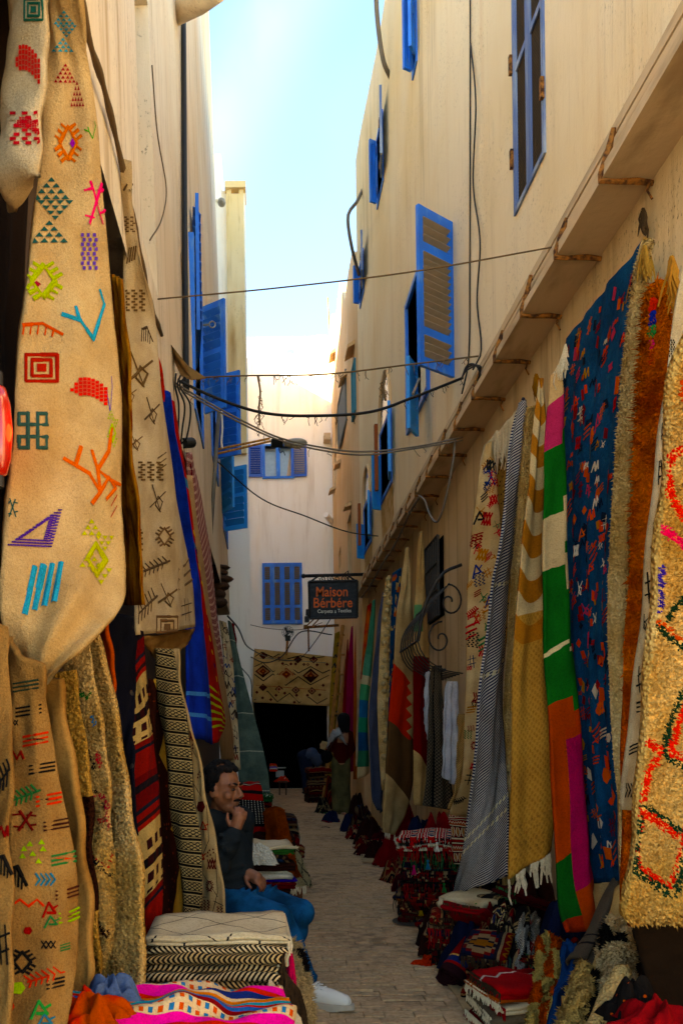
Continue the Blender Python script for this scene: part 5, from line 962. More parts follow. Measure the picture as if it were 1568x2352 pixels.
rug('hanging_cloth', 'dark strip of cloth in the shadow beside the blue motif rug', [(1290, 1000, 1.55, 1305, 1000, 1.55), (1300, 1400, 1.54, 1318, 1400, 1.54), (1320, 1800, 1.5, 1345, 1800, 1.5), (1345, 2080, 1.46, 1380, 2080, 1.46)], cloth('ink_blue', '0c1830'), W=.3)
R = rug('hanging_rug', 'long cream plush rug hanging between blue motif and orange shag', [(1474, 560, 1.44, 1486, 566, 1.46), (1458, 620, 1.42, 1487, 630, 1.46), (1436, 784, 1.4, 1484, 790, 1.46), (1422, 930, 1.38, 1473, 930, 1.45), (1408, 1100, 1.36, 1459, 1100, 1.44), (1398, 1250, 1.34, 1451, 1250, 1.43), (1396, 1417, 1.33, 1443, 1417, 1.42), (1398, 1568, 1.32, 1436, 1568, 1.4), (1408, 1768, 1.31, 1438, 1768, 1.38), (1419, 1868, 1.3, 1434, 1868, 1.36), (1428, 2030, 1.29, 1442, 2030, 1.34)], M_SHAG, W=.3, nu=16, nv=100, bulge=.05, folds=[(.012, .8, .2, 2.2)], thick=.03)
pile(R, 6500, .009, .0075, seed=6)
strands(R.root, [PX(1474, 560, 1.44), PX(1480, 548, 1.46), PX(1486, 560, 1.46)], 40, .12, cloth('gold_fringe', 'a8803c'), r=.005, seed=3)
R = rug('hanging_rug', 'orange shag rug hanging near the right edge', [(1492, 690, 1.4, 1520, 650, 1.44), (1484, 784, 1.38, 1536, 784, 1.44), (1470, 900, 1.36, 1524, 900, 1.43), (1461, 1017, 1.34, 1511, 1017, 1.42), (1452, 1151, 1.33, 1500, 1151, 1.41), (1445, 1284, 1.32, 1488, 1284, 1.4), (1438, 1451, 1.31, 1471, 1451, 1.39), (1432, 1568, 1.3, 1456, 1568, 1.37), (1434, 1680, 1.29, 1447, 1680, 1.36), (1437, 1900, 1.27, 1443, 1900, 1.34), (1438, 2100, 1.24, 1446, 2100, 1.3)], shaggy('orange_shag', lambda c: c.mix(c.noise(9, detail=4).sm(.35, .65), 'f07a1c', 'b8480e')), W=.3, nu=14, nv=90, bulge=.05, thick=.03)
pile(R, 6000, .026, .009, seed=7)
m = MB(); cols = ['c0281c', '1c2a8a', '2a7a3a', 'd03a6a', 'c8401c']
for i in range(90):
    t = i / 90; p = PX(1500 - t * 20 + rnd.uniform(-5, 5), 690 + t * 270, 1.37); m.ball(p, .011, 6, 4, int(t * 9) % 5)
o = m.build('pompom_trim', [yarn(h) for h in cols], R.root); o['kind'] = 'stuff'
R = rug('hanging_rug', 'pale beige rug with black line symbols beside the orange shag', [(1575, 560, 1.3, 1610, 560, 1.34), (1541, 784, 1.26, 1574, 784, 1.33), (1529, 884, 1.24, 1562, 884, 1.32), (1514, 1017, 1.22, 1549, 1017, 1.31), (1502, 1151, 1.2, 1536, 1151, 1.3), (1489, 1284, 1.19, 1524, 1284, 1.29), (1473, 1451, 1.17, 1512, 1451, 1.28), (1457, 1568, 1.15, 1500, 1568, 1.27), (1446, 1668, 1.13, 1491, 1668, 1.26), (1438, 1780, 1.12, 1480, 1780, 1.25), (1434, 1860, 1.11, 1470, 1860, 1.24)], M_PALE, W=.3, nu=16, nv=90, bulge=.03, thick=.016)
e = Emb(R)
for a in (('hash', 1556, 860, 24, 70), ('hash', 1520, 990, 28, 40), ('hash', 1512, 1085, 30, 56), ('tri', 1512, 1185, 34, 40), ('tri', 1508, 1240, 36, 40), ('hash', 1492, 1350, 34, 70), ('cruz', 1478, 1430, 20, 40), ('hash', 1470, 1560, 40, 60), ('bars', 1480, 1620, 40, 30), ('bars', 1452, 1720, 24, 24), ('arrows', 1446, 1815, 28, 40), ('checks', 1540, 800, 14, 40)): px_motif(e, *a, '15120e')
e.done()
DI = rug('hanging_rug', 'thick cream plush rug with red and green diamond outlines, nearest on the right', [(1590, 760, 1.02, 1760, 700, 1.3), (1556, 851, 1.0, 1740, 851, 1.3), (1542, 984, 1.0, 1730, 984, 1.3), (1532, 1084, 1.0, 1720, 1084, 1.3), (1515, 1251, .99, 1710, 1251, 1.3), (1505, 1451, .98, 1700, 1451, 1.3), (1494, 1580, .97, 1695, 1580, 1.3), (1479, 1735, .96, 1690, 1735, 1.28), (1469, 1835, .95, 1690, 1835, 1.27), (1458, 1968, .94, 1690, 1960, 1.26), (1445, 2060, .93, 1690, 2020, 1.25), (1440, 2112, .93, 1690, 2050, 1.25), (1452, 2130, .95, 1690, 2060, 1.26)], shaggy('cream_diamond_shag', lambda c: c.mix(c.noise(4, detail=3).sm(.3, .7), 'e6bc78', 'c89850')), W=.6, nu=24, nv=110, bulge=.03, folds=[(.015, 1.2, .3, .3)], thick=.03)
RD, PK, DG = 'e0241c', 'e0305a', '12301a'
pile(DI, 11000, .008, .008, seed=9, name='wool_pile', lines=[(q_, .011, c_) for q_, c_ in (([(1567, 1030), (1541, 1050), (1533, 1090), (1546, 1150), (1570, 1192)], RD), ([(1520, 1215), (1545, 1232), (1572, 1256)], PK), ([(1506, 1430), (1530, 1446), (1572, 1478)], 'd84a1c'), ([(1506, 1442), (1532, 1460), (1572, 1492)], DG), ([(1572, 1582), (1552, 1618), (1538, 1661), (1524, 1728), (1572, 1756)], DG), ([(1580, 1600), (1562, 1640), (1548, 1690), (1538, 1724), (1575, 1742)], RD),
                 ([(1480, 1705), (1513, 1728), (1490, 1768), (1472, 1848)], RD), ([(1471, 1852), (1512, 1876), (1575, 1916)], DG), ([(1474, 1864), (1512, 1890), (1575, 1930)], RD), ([(1472, 1868), (1460, 1978), (1512, 2022), (1542, 2040)], RD), ([(1466, 1880), (1456, 1990), (1508, 2034), (1541, 2056)], DG), ([(1543, 2040), (1558, 1980), (1578, 1900)], RD), ([(1546, 2056), (1566, 1990), (1584, 1930)], DG), ([(1530, 1420), (1560, 1380), (1575, 1375)], DG), ([(1507, 1300), (1508, 1400)], '3a2a8a'), ([(1572, 870), (1566, 900), (1578, 925)], 'd84a1c'))])
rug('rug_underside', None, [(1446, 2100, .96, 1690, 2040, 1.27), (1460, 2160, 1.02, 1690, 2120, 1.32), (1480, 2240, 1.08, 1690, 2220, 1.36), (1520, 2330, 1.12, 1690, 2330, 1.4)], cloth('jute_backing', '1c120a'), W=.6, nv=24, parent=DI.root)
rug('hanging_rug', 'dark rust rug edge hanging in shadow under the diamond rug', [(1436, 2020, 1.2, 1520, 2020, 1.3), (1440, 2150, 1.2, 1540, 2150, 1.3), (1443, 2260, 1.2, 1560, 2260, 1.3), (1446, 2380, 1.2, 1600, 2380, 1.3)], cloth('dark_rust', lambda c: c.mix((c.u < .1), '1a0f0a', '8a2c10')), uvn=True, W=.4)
rug('hanging_cloth', 'added black cloth that paints the shadow at the lower right corner', [(1440, 2080, 1.34, 1700, 2060, 1.4), (1445, 2220, 1.33, 1700, 2220, 1.4), (1450, 2400, 1.3, 1700, 2400, 1.4)], cloth('painted_shadow_cloth', '0c0806'), W=.6, folds=[(.03, 2, 0, .2)])  # black sheet added where there is only deep shade
# hem scraps and knots tied under the moulding
def knot(x, y, X, c, lab, n=26, L=.16):
    o = strands(None, [PX(x - 5, y, X), PX(x, y - 12, X), PX(x + 6, y, X)], n, L, c, r=.005, seed=int(x), name='rug_tie'); del o['kind']; tag(o, lab, 'tassel')
knot(1475, 490, 1.58, cloth('tie_a', '4a3a2a'), 'dark rag knotted under the moulding above the cream plush rug', 18, .1); knot(1540, 600, 1.36, cloth('tie_b', 'b07a3a'), 'tan and orange tassel knotted above the orange shag')
knot(1478, 575, 1.42, cloth('tie_c', 'a88040'), 'gold tassel tied above the blue motif rug', 30, .1); knot(1230, 870, 1.46, cloth('tie_d', '8a5a24'), 'brown fringe knot above the mustard rug', 30, .1); knot(1200, 925, 1.46, cloth('tie_e', '2a2a3a'), 'dark blue knot above the striped rug', 30, .09)
for k, (x, y, X, L, lab) in enumerate(((1150, 985, 1.53, .22, 'pale fringe hanging under the moulding above the dotted rug'), (1172, 960, 1.54, .26, 'longer pale fringe hanging beside the blue striped rug'), (1125, 1010, 1.52, .16, 'short pale fringe left of the other two under the moulding'), (905, 1345, 1.48, .3, 'grey fringe hanging above the dark blue spotted rug'))):
    o = strands(None, [PX(x - 14, y + 14, X), PX(x, y, X), PX(x + 16, y - 22, X)], 60, L, M_FRN, r=.004, seed=k, name='hanging_fringe'); del o['kind']; tag(o, lab, 'fringe')

# ================================================================== RIGHT SIDE, FAR ROW
def far(lab, rows, mat, W=.4, **k): return rug('hanging_rug', lab, [(a, b, d, c, e_, d2) for (a, b, c, e_, d, d2) in rows], mat, mode='D', W=W, **{**dict(nu=14, nv=50, bulge=.03, folds=[(.012, 1.4, rnd.random(), .1)]), **k})
F1 = far('tall beige rug with a red and brown zigzag field at its middle', [(930, 1258, 940, 1258, 7.9, 7.9), (920, 1351, 944, 1351, 7.85, 7.9), (911, 1401, 947, 1401, 7.8, 7.9), (906, 1501, 951, 1501, 7.75, 7.9), (901, 1568, 952, 1568, 7.7, 7.9), (893, 1661, 952, 1661, 7.65, 7.9), (886, 1768, 950, 1768, 7.6, 7.9), (879, 1901, 934, 1860, 7.55, 7.9), (882, 1912, 905, 1918, 7.55, 7.75)],
    cloth('zigzag_field', lambda c: (lambda q: c.mix((q > .42) * (q < .62) * (c.u < .62 + (c.v * 26).pp() * .2), c.mix((q > .6) * (q < .8), c.mix(c.noise(5).sm(.3, .7), 'c0a070', 'a88658'), '5a3c22'), 'c02c1c'))(c.v + c.u * -.06)), uvn=True, W=.45, bulge=.02)
strands(F1.root, edge_bottom(F1), 10, .05, M_FRN, seed=1)
far('tall beige rug with a green patch above and maroon below, beside the grille', [(962, 1222, 971, 1222, 7.6, 7.6), (954, 1317, 976, 1330, 7.6, 7.6), (950, 1420, 981, 1430, 7.55, 7.6), (950, 1540, 985, 1540, 7.5, 7.6), (949, 1640, 982, 1640, 7.5, 7.6), (949, 1740, 979, 1740, 7.45, 7.55), (950, 1850, 975, 1850, 7.45, 7.55)], cloth('green_maroon_patch', lambda c: c.mix((c.v > .46) * (c.v < .8 + c.u * .06), c.mix((c.v > .27) * (c.v < .37) * (c.u < .5), c.mix(c.noise(5).sm(.3, .7), 'bd9a66', 'a88252'), '5a8a5a'), '6a1010')), uvn=True, W=.35)
R = far('dark blue rug with orange spots between cream rugs, farther along', [(900, 1317, 922, 1304, 8.6, 8.6), (897, 1420, 915, 1420, 8.6, 8.6), (893, 1568, 905, 1568, 8.6, 8.6), (888, 1700, 900, 1700, 8.6, 8.6)], cloth('night_blue', '123a5c'))
scatter(R, 30, ['fleck', 'blob'], ['b8501c', 'c8a060'], (.04, .07), 3)
R = far('chunky braided cream rug beside the grey blue rug', [(884, 1335, 897, 1328, 9.1, 9.1), (874, 1450, 894, 1450, 9.05, 9.1), (868, 1568, 891, 1568, 9., 9.1), (867, 1650, 894, 1650, 9., 9.1), (871, 1750, 895, 1750, 9., 9.1), (877, 1815, 889, 1815, 9., 9.1)], M_SHAG, bulge=.06)
e = Emb(R, False)
for k in range(2): e.tuft([(.3 + .4 * k + .12 * math.sin(t * 2.2 + k * 3), t / 26) for t in range(27)], .03, 'c8ae7c', .05, k)
e.done('braid')
far('grey blue flatwoven rug ending in a point near the ground', [(878, 1362, 887, 1355, 9.8, 9.8), (869, 1417, 881, 1434, 9.75, 9.8), (859, 1517, 877, 1520, 9.7, 9.8), (852, 1590, 874, 1590, 9.65, 9.8), (848, 1668, 872, 1668, 9.6, 9.8), (851, 1768, 876, 1768, 9.55, 9.75), (856, 1835, 879, 1815, 9.5, 9.7), (868, 1860, 874, 1868, 9.5, 9.6)], cloth('grey_blue', lambda c: c.mix(((c.u * 40 + c.v * 40).fr() < .5), '5a6076', '34394c')))
far('teal and green banded rug with pale woven foot', [(855, 1380, 862, 1377, 10.9, 10.9), (846, 1451, 860, 1451, 10.85, 10.9), (834, 1534, 854, 1534, 10.8, 10.9), (826, 1600, 847, 1600, 10.75, 10.85), (823, 1668, 845, 1668, 10.7, 10.8), (821, 1790, 848, 1775, 10.65, 10.8)], cloth('teal_bands', lambda c: c.ramp(c.v + c.u * -.03, [(0, '3a7a5c'), (.3, '4a8a6a'), (.42, 'b8a880'), (.47, '3a8a5a'), (.56, '145a86'), (.66, '1c7a56'), (.74, '12466e'), (.84, '2a6a4a'), (.93, 'b8a27a')])), uvn=True)
far('red and orange rug tucked behind the teal one', [(843, 1392, 853, 1385, 11.6, 11.6), (838, 1430, 850, 1430, 11.6, 11.6), (832, 1500, 842, 1500, 11.6, 11.6), (828, 1560, 838, 1560, 11.6, 11.6)], cloth('red_orange', lambda c: c.mix(c.noise(5).sm(.4, .6), 'b81c14', 'c85a1c')), W=.3)
far('pale cream rug between the teal and orange ones', [(828, 1405, 839, 1400, 13.2, 13.2), (824, 1500, 838, 1500, 13.2, 13.2), (820, 1600, 832, 1600, 13.2, 13.2), (816, 1760, 828, 1760, 13.2, 13.2)], M_PALE, W=.3)
far('orange brown rug squeezed beside the magenta rug', [(817, 1425, 827, 1420, 14.2, 14.2), (813, 1520, 825, 1520, 14.2, 14.2), (811, 1650, 823, 1650, 14.2, 14.2), (811, 1790, 822, 1790, 14.2, 14.2)], cloth('orange_brown', 'b0581e'), W=.3)
far('magenta rug behind the standing woman', [(806, 1440, 814, 1435, 14.8, 14.8), (800, 1500, 818, 1500, 14.8, 14.8), (796, 1568, 820, 1568, 14.8, 14.8), (793, 1668, 820, 1668, 14.8, 14.8), (791, 1775, 819, 1770, 14.8, 14.8)], cloth('magenta', lambda c: c.mix(((c.v * 30 + c.u * 4).fr() < .3), 'a0124a', '6a0c34')))
far('dark red rug behind the ladder', [(797, 1470, 806, 1460, 16.0, 16.0), (790, 1560, 804, 1560, 16.0, 16.0), (784, 1680, 798, 1680, 16.0, 16.0), (780, 1780, 796, 1780, 16.0, 16.0)], M_RED, W=.4)
R = far('olive yellow rug hanging at the far right beside the far rug', [(768, 1455, 780, 1450, 17.6, 17.6), (762, 1530, 782, 1530, 17.6, 17.6), (757, 1600, 778, 1600, 17.6, 17.6), (754, 1700, 768, 1700, 17.6, 17.6), (752, 1790, 764, 1790, 17.6, 17.6)], cloth('olive_yellow', lambda c: c.mix(c.noise(5).sm(.3, .7), 'a88a3a', '8a6c28')))
scatter(R, 12, ['zig', 'hash', 'curve'], ['1c2430'], (.08, .16), 6)
# far rug over the doorway
FR = rug('hanging_rug', 'cream rug with brown concentric diamonds hung over the far doorway', [(584, 1490, 20.35, 765, 1508, 20.35), (582, 1530, 20.33, 763, 1545, 20.33), (581, 1570, 20.32, 761, 1580, 20.32), (580, 1613, 20.3, 757, 1622, 20.3)], cloth('far_rug', lambda c: c.mix(c.noise(2, detail=4).sm(.3, .7), 'd0b078', 'b89458')), mode='D', W=2., nu=40, nv=20, folds=[(.02, 3, 0, .1)], rough_=.01)
e = Emb(FR)
def dia(x, y, w, h, cols):
    for i, c_ in enumerate(cols):
        k = 1 - i / len(cols); E1 = Emb(FR, False); pts = [(x, y - h * k), (x + w * k, y), (x, y + h * k), (x - w * k, y)]; k2 = E1.ci(c_); E1.m.add([at(FR, *inv(FR, *p), .004 + i * .003)[0] for p in pts], [(0, 1, 2, 3)], k2); o = E1.m.build('diamond', [yarn(c_)], FR.root)
DC = ['3a1810', '9a5030', 'b88a58', '8a4028', '5a2414', 'c0622a']
for x, y, w_, h_ in ((604, 1542, 18, 15), (657.5, 1549, 22, 19), (713.5, 1552, 19, 17)): dia(x, y, w_, h_, DC)
for x, y in ((605, 1506), (641, 1511), (684, 1515), (720, 1515), (604, 1579), (641, 1583), (679, 1585), (716, 1587)): dia(x, y, 10, 9, ['4a1c14', 'a87a58', '6a2a1c'])
for x, y in ((649, 1524), (668, 1525), (679, 1525), (698, 1526), (707, 1526), (728, 1527), (751, 1526), (590, 1590), (603, 1603), (622, 1607), (634, 1597), (654, 1592), (681, 1597), (706, 1597), (734, 1596), (742, 1574), (676, 1613)): dia(x, y, 4, 4, ['5a241c'])
for pts in ([(585, 1531), (604, 1522), (627, 1543), (657, 1525), (685, 1546), (713, 1531), (741, 1546), (757, 1539)], [(585, 1549), (605, 1564), (627, 1548), (656, 1574), (685, 1554), (713, 1573), (739, 1559), (755, 1551)], [(584, 1608), (614, 1587), (637, 1612), (665, 1592), (687, 1614), (709, 1601), (728, 1616), (751, 1604)], [(586, 1508), (601, 1498), (627, 1510), (641, 1502), (661, 1513), (690, 1506), (715, 1513), (745, 1508)]): e.line([inv(FR, *p) for p in pts], .022, '1c1a18')
for y, c_ in ((1574, 'a04a2a'), (1511, '3a6a70')): e.line([inv(FR, x, y + (x - 585) * .07) for x in range(588, 752, 10)], .012, c_)
e.done('zigzag_lines')

# ---- clothes by the grille
def lace(c): return c.mix(((((c.u * 26).pp() + (c.v * 34).pp()) - 1).abs() < .22) + ((c.u * 5).pp() < .12), '5c5040', '0c0a0a')
rug('crochet_dress', 'black crochet dress with a pale lining hanging below the iron basket', [(990, 1530, 6.9, 1012, 1528, 6.9), (985, 1600, 6.9, 1016, 1600, 6.9), (982, 1700, 6.85, 1028, 1700, 6.9), (976, 1800, 6.85, 1036, 1800, 6.9), (970, 1850, 6.85, 1042, 1862, 6.9)], cloth('black_lace', lace), mode='D', W=.3, cat='dress', folds=[(.02, 2, 0, .1)])
SH = cloth('white_cotton', lambda c: c.mix(c.noise(5).sm(.3, .7), 'c8c8cc', 'a8a8b0'))
rug('white_shirt', 'white cotton shirt hanging right of the black crochet dress', [(1026, 1565, 6.5, 1050, 1565, 6.5), (1020, 1600, 6.5, 1053, 1610, 6.5), (1018, 1680, 6.48, 1054, 1690, 6.5), (1016, 1780, 6.45, 1054, 1790, 6.5), (1016, 1783, 6.45, 1054, 1812, 6.5)], SH, mode='D', W=.3, cat='shirt', folds=[(.02, 2.5, .2, .1)])
rug('white_shirt', 'sliver of white cloth hanging left of the black crochet dress', [(978, 1545, 7.2, 986, 1540, 7.2), (975, 1600, 7.2, 984, 1600, 7.2), (974, 1660, 7.2, 982, 1700, 7.2)], SH, mode='D', W=.2, cat='shirt', nv=24, nu=8)
rug('hanging_rug', 'tan corduroy rug hanging behind the white shirt', [(1052, 1640, 6.2, 1072, 1640, 6.2), (1050, 1720, 6.2, 1075, 1720, 6.2), (1046, 1800, 6.15, 1076, 1800, 6.2), (1030, 1858, 6.1, 1076, 1865, 6.2)], cloth('corduroy', lambda c: c.mix(((c.v * 60 + c.u * 20).fr() < .5), 'b08c58', '8c6a3c')), mode='D', W=.3)
# ladder
ld = empty('wooden_ladder', P(745, 1842, 16.3), 'yellow wooden ladder leaning behind the standing woman', 'ladder')
for xa, xb, xc, xd in ((742, 787, 0, 0), (757, 805, 0, 0)): MB().tube([P(xa, 1842, 16.3), P(xb, 1436, 17.0)], .04, 4).build('rail', M_WOOD, ld)
for k in range(9): t = (k + .5) / 9; MB().tube([P(742 + 45 * t, 1842 - 406 * t, 16.3 + .7 * t), P(757 + 48 * t, 1842 - 406 * t, 16.3 + .7 * t)], .022, 5).build('rung', M_WOOD, ld)
# ================================================================== FOLDED, ROLLED AND HEAPED TEXTILES
def folded(name, label, c, w, D, n, t, mat, yaw=0., cat='folded rug', group=None, seed=0, droop=0., bumpy=.004, fr=None, tilt=0.):
    """A textile folded n times: a serpentine ribbon of thickness t, width w along local x, depth D along local y."""
    rr = random.Random(seed); path = []; r = t / 2; arc = 5
    for k in range(n):
        s = 1 if k % 2 == 0 else -1; z = t * (k + .5); Dk = D / 2 * (1 - rr.uniform(0, .06)); m = 7
        for i in range(m + 1): path.append((-s * Dk + 2 * s * Dk * i / m, z, 0))
        if k < n - 1: path += [(s * (Dk + r * math.sin(math.pi * a / arc)), z + r - r * math.cos(math.pi * a / arc), 0) for a in range(1, arc)]
    pt = np.array(path)[:, :2]; tg = np.gradient(pt, axis=0); tg /= np.maximum(np.linalg.norm(tg, axis=1, keepdims=True), 1e-9); nm = np.stack([-tg[:, 1], tg[:, 0]], 1); h = t * .46
    loop = np.concatenate([pt + nm * h, (pt - nm * h)[::-1]]); ln = np.r_[0, np.cumsum(np.linalg.norm(np.diff(pt, axis=0), axis=1))]; lv = np.r_[ln, ln[::-1]]
    ns = 12; V, UV = [], []; R_ = Matrix.Rotation(yaw, 3, 'Z') @ Matrix.Rotation(tilt, 3, 'Y'); ph = [rr.uniform(0, 6.28) for _ in range(4)]
    for i in range(ns + 1):
        x = (i / ns - .5) * w
        for (y, z), v in zip(loop, lv):
            e = 1 - abs(2 * i / ns - 1) ** 6 * .25
            dz = bumpy * (math.sin(x * 21 + ph[0] + y * 9) + math.sin(y * 17 + ph[1]) + .6 * math.sin(x * 47 + ph[2])) * (z / (n * t) + .3) - droop * (abs(x) / w * 2) ** 3
            V.append(Vector(c) + R_ @ Vector((x + bumpy * math.sin(z * 130 + ph[3]), y * (1 + .015 * math.sin(x * 30 + z * 90)), z * e + dz))); UV.append((i / ns * w, v))
    k = len(loop); F = [(i * k + j, i * k + (j + 1) % k, (i + 1) * k + (j + 1) % k, (i + 1) * k + j) for i in range(ns) for j in range(k)]
    m_ = len(pt)
    for b in (0, ns):
        for j in range(m_ - 1): q = (b * k + j, b * k + j + 1, b * k + k - 2 - j, b * k + k - 1 - j); F.append(q if b else q[::-1])
    me = MB().add(V, F).mesh(name, mat, True, UV); root = empty(name, c, label, cat, group); o = link('cloth', me); under(o, root)
    if fr:
        for sx in fr[0]:
            p = [Vector(c) + R_ @ Vector((sx * w / 2, (j / 4 - .5) * D, n * t * .75)) for j in range(5)]; strands(root, p, fr[1], fr[2], fr[3], r=.0035, seed=seed)
    return root
def rolled(name, label, A, B, r0, r1, mat, cat='rolled rug', turns=2.6, t=.012, group=None, seed=0):
    A, B = Vector(A), Vector(B); ax = (B - A).normalized(); e1 = ax.cross(Vector((0, .3, 1))).normalized(); e2 = ax.cross(e1); n = 46; V, UV, F = [], [], []; ns = 14; rr = random.Random(seed); ph = rr.uniform(0, 6)
    for i in range(ns + 1):
        s = i / ns; R_ = r0 + (r1 - r0) * s + .004 * math.sin(s * 9 + ph); p = A + (B - A) * s + Vector((0, 0, -.02 * math.sin(math.pi * s)))
        for k in range(n):
            a = ph + 2 * math.pi * turns * k / (n - 1); rad = R_ * (.3 + .7 * k / (n - 1)) * (1 + .03 * math.sin(3 * a + ph))
            for q in (0, 1): V.append(p + (e1 * math.cos(a) + e2 * math.sin(a)) * (rad - q * t * .8) + ax * .006 * math.sin(a * 2 + ph) * (i in (0, ns))); UV.append((s * (B - A).length, rad * a * .5))
    m = 2 * n
    for i in range(ns):
        for k in range(n - 1):
            a = i * m + 2 * k; F += [(a, a + 2, a + m + 2, a + m), (a + 1, a + m + 1, a + m + 3, a + 3)]
        a = i * m; F += [(a, a + m, a + m + 1, a + 1), (a + 2 * n - 2, a + 2 * n - 1, a + m + 2 * n - 1, a + m + 2 * n - 2)]
    for b in (0, ns):
        for k in range(n - 1): a = b * m + 2 * k; F.append((a, a + 1, a + 3, a + 2) if b == 0 else (a, a + 2, a + 3, a + 1))
    me = MB().add(V, F).mesh(name, mat, True, UV); root = empty(name, A, label, cat, group); under(link('cloth', me), root); return root
def heap(name, label, c, rx, ry, h, mat, seed=0, cat='rug', folds=5, group=None, peak=2.4, fr=None):
    """A crumpled rug lying in a heap: a dome cut by radiating folds."""
    g = np.random.RandomState(seed); nt, nr = 72, 18; V, UV = [], []; ph = g.uniform(0, 6.28, 6); c = Vector(c)
    for j in range(nr + 1):
        q = j / nr
        for i in range(nt):
            t = 2 * math.pi * i / nt; fo = 1 + .2 * math.sin(folds * t + ph[0] + q * 2) * q + .14 * math.sin((folds * 2 + 1) * t + ph[1] - q * 3) * q + .09 * math.sin(17 * t + ph[2] + 5 * q) * q
            z = h * (1 - q ** peak) * (1 + .3 * math.sin(folds * t + ph[3] + 4 * q) * math.sin(math.pi * q) + .14 * math.sin(11 * t + ph[2] + 7 * q) * q) + .012 * math.sin(9 * q + 3 * t + ph[4])
            V.append(c + Vector((rx * q * fo * math.cos(t) + .12 * rx * math.sin(ph[5]) * (1 - q), ry * q * fo * math.sin(t), max(.004, z + .035 * h * math.sin(23 * t + 9 * q + ph[1]) * q)))); UV.append((q * rx * 1.6 * math.cos(t) + 1, q * ry * 1.6 * math.sin(t) + 1 + h))
    F = [(j * nt + i, (j + 1) * nt + i, (j + 1) * nt + (i + 1) % nt, j * nt + (i + 1) % nt) for j in range(nr) for i in range(nt)]
    me = MB().add(V, F).mesh(name, mat, True, UV); root = empty(name, c, label, cat, group); under(link('cloth', me), root)
    if fr: strands(root, [V[nr * nt + k] + Vector((0, 0, .02)) for k in range(nt // 2, nt, 7)], fr[0], fr[1], fr[2], r=.003, seed=seed)
    return root
# ---- bench and the pile of cream blankets, lower left
bn = empty('display_bench', (-.24, 2.8, 0), 'dark low wooden bench under the pile of cream blankets', 'bench')
MB().box((-.5, 2.3, .36), (.03, 3.2, .4)).build('seat', M_DWOOD, bn)
for x in (-.48, -.02):
    for y in (2.33, 3.12): MB().box((x, y, 0), (x + .05, y + .05, .36)).build('leg', M_DWOOD, bn)
def chev(base):
    def f(c): return c.mix((((c.v - .35).abs() < .03) + ((c.v - .02).abs() < .02)).cl() * (((c.u + ((c.v - .35).abs()) * .8) * 62).fr() < .55), base, '16120e')
    return f
CH = [cloth('cream_chevron_%d' % i, chev(('d2ba90', 'c8ac7c', 'b89a6a')[i])) for i in range(3)]
words_ = ['lowest', 'second from the bottom', 'third from the bottom', 'fourth from the bottom', 'fourth from the top', 'third from the top', 'second from the top']
z = .402
for i in range(7):
    t = rnd.uniform(.011, .0145); folded('folded_blanket', 'cream blanket with black chevron edge, %s of the folded pile' % words_[i], (-.17 + rnd.uniform(-.012, .012), 2.83 + rnd.uniform(-.015, .01), z), .44 + rnd.uniform(-.02, .02), .35, 2, t, CH[i % 3], math.pi + rnd.uniform(-.04, .04), 'blanket', 'cream blankets piled on the bench', i, fr=((-1,), 26, .07, M_FRND if i % 2 else M_FRN)); z += 2 * t + .002
top = folded('folded_blanket', 'white blanket with black lattice lines on top of the folded pile', (-.165, 2.84, z), (.46), .36, 3, .0105, cloth('white_lattice', lattice('d0bf9c', '1c1a1e', .24, .2, .03)), .03, 'blanket', 'cream blankets piled on the bench', 40, bumpy=.0035, fr=((1,), 90, .05, M_FRN))
# bright striped blanket in front
R = rug('striped_blanket', 'bright blanket of pink, navy, red and dotted stripes at the bottom edge', [(158, 2262, 2.2, 640, 2266, 2.46), (150, 2276, 2.08, 664, 2290, 2.36), (146, 2312, 2.0, 676, 2330, 2.28), (148, 2380, 1.96, 684, 2395, 2.22), (150, 2470, 1.94, 690, 2470, 2.2)], cloth('fiesta', lambda c: (lambda q: c.mix((((q - .2).abs() < .035) + ((q - .33).abs() < .035)).cl() * ((c.u * 24).fr() < .5), c.ramp(q, [(0, '2c5aa0'), (.08, '7a1418'), (.15, 'd0b48a'), (.38, 'e01890'), (.52, 'c02a20'), (.6, '1c2a68'), (.74, 'd0b48a'), (.8, 'c86a1c'), (.9, '1c8aa0'), (.96, 'b02418')]), c.mix(((c.u * 12).fr() < .5), 'c8481c', '2a6a9a')))((c.v * 2.1 + (c.u * 2.4).sin() * .16 + .02).fr())), mode='D', W=1., uvn=True, nu=40, nv=40, folds=[(.022, 2.2, .1, .1), (.008, 6, .3, .4)], rough_=.008, cat='blanket', thick=.02)
heap('crumpled_blanket', 'rust and red blanket bunched left of the bright striped one', P(205, 2350, 1.95), .09, .09, .06, cloth('rust_bunch', lambda c: c.mix(c.noise(6).sm(.45, .55), 'a8401a', 'b01c14')), 3, 'blanket')
heap('crumpled_blanket', 'slate blue cloth corner behind the bright striped blanket', P(250, 2300, 2.05), .07, .07, .05, cloth('slate', '4a5a7a'), 8, 'blanket')
R = rug('fringed_rug', 'cream and black shaggy rug spilling off the bench beside the shoe', [(640, 2165, 3.15, 690, 2172, 3.1), (650, 2215, 3.08, 705, 2215, 3.02), (655, 2290, 2.95, 716, 2290, 2.92), (635, 2400, 2.8, 722, 2400, 2.78)], shaggy('cream_black_shag', lambda c: c.mix((c.noise(9, detail=2) > .56), 'c8ac7c', '1c1612')), mode='D', W=.2, bulge=.05, cat='rug')
pile(R, 2600, .02, .006, seed=12)
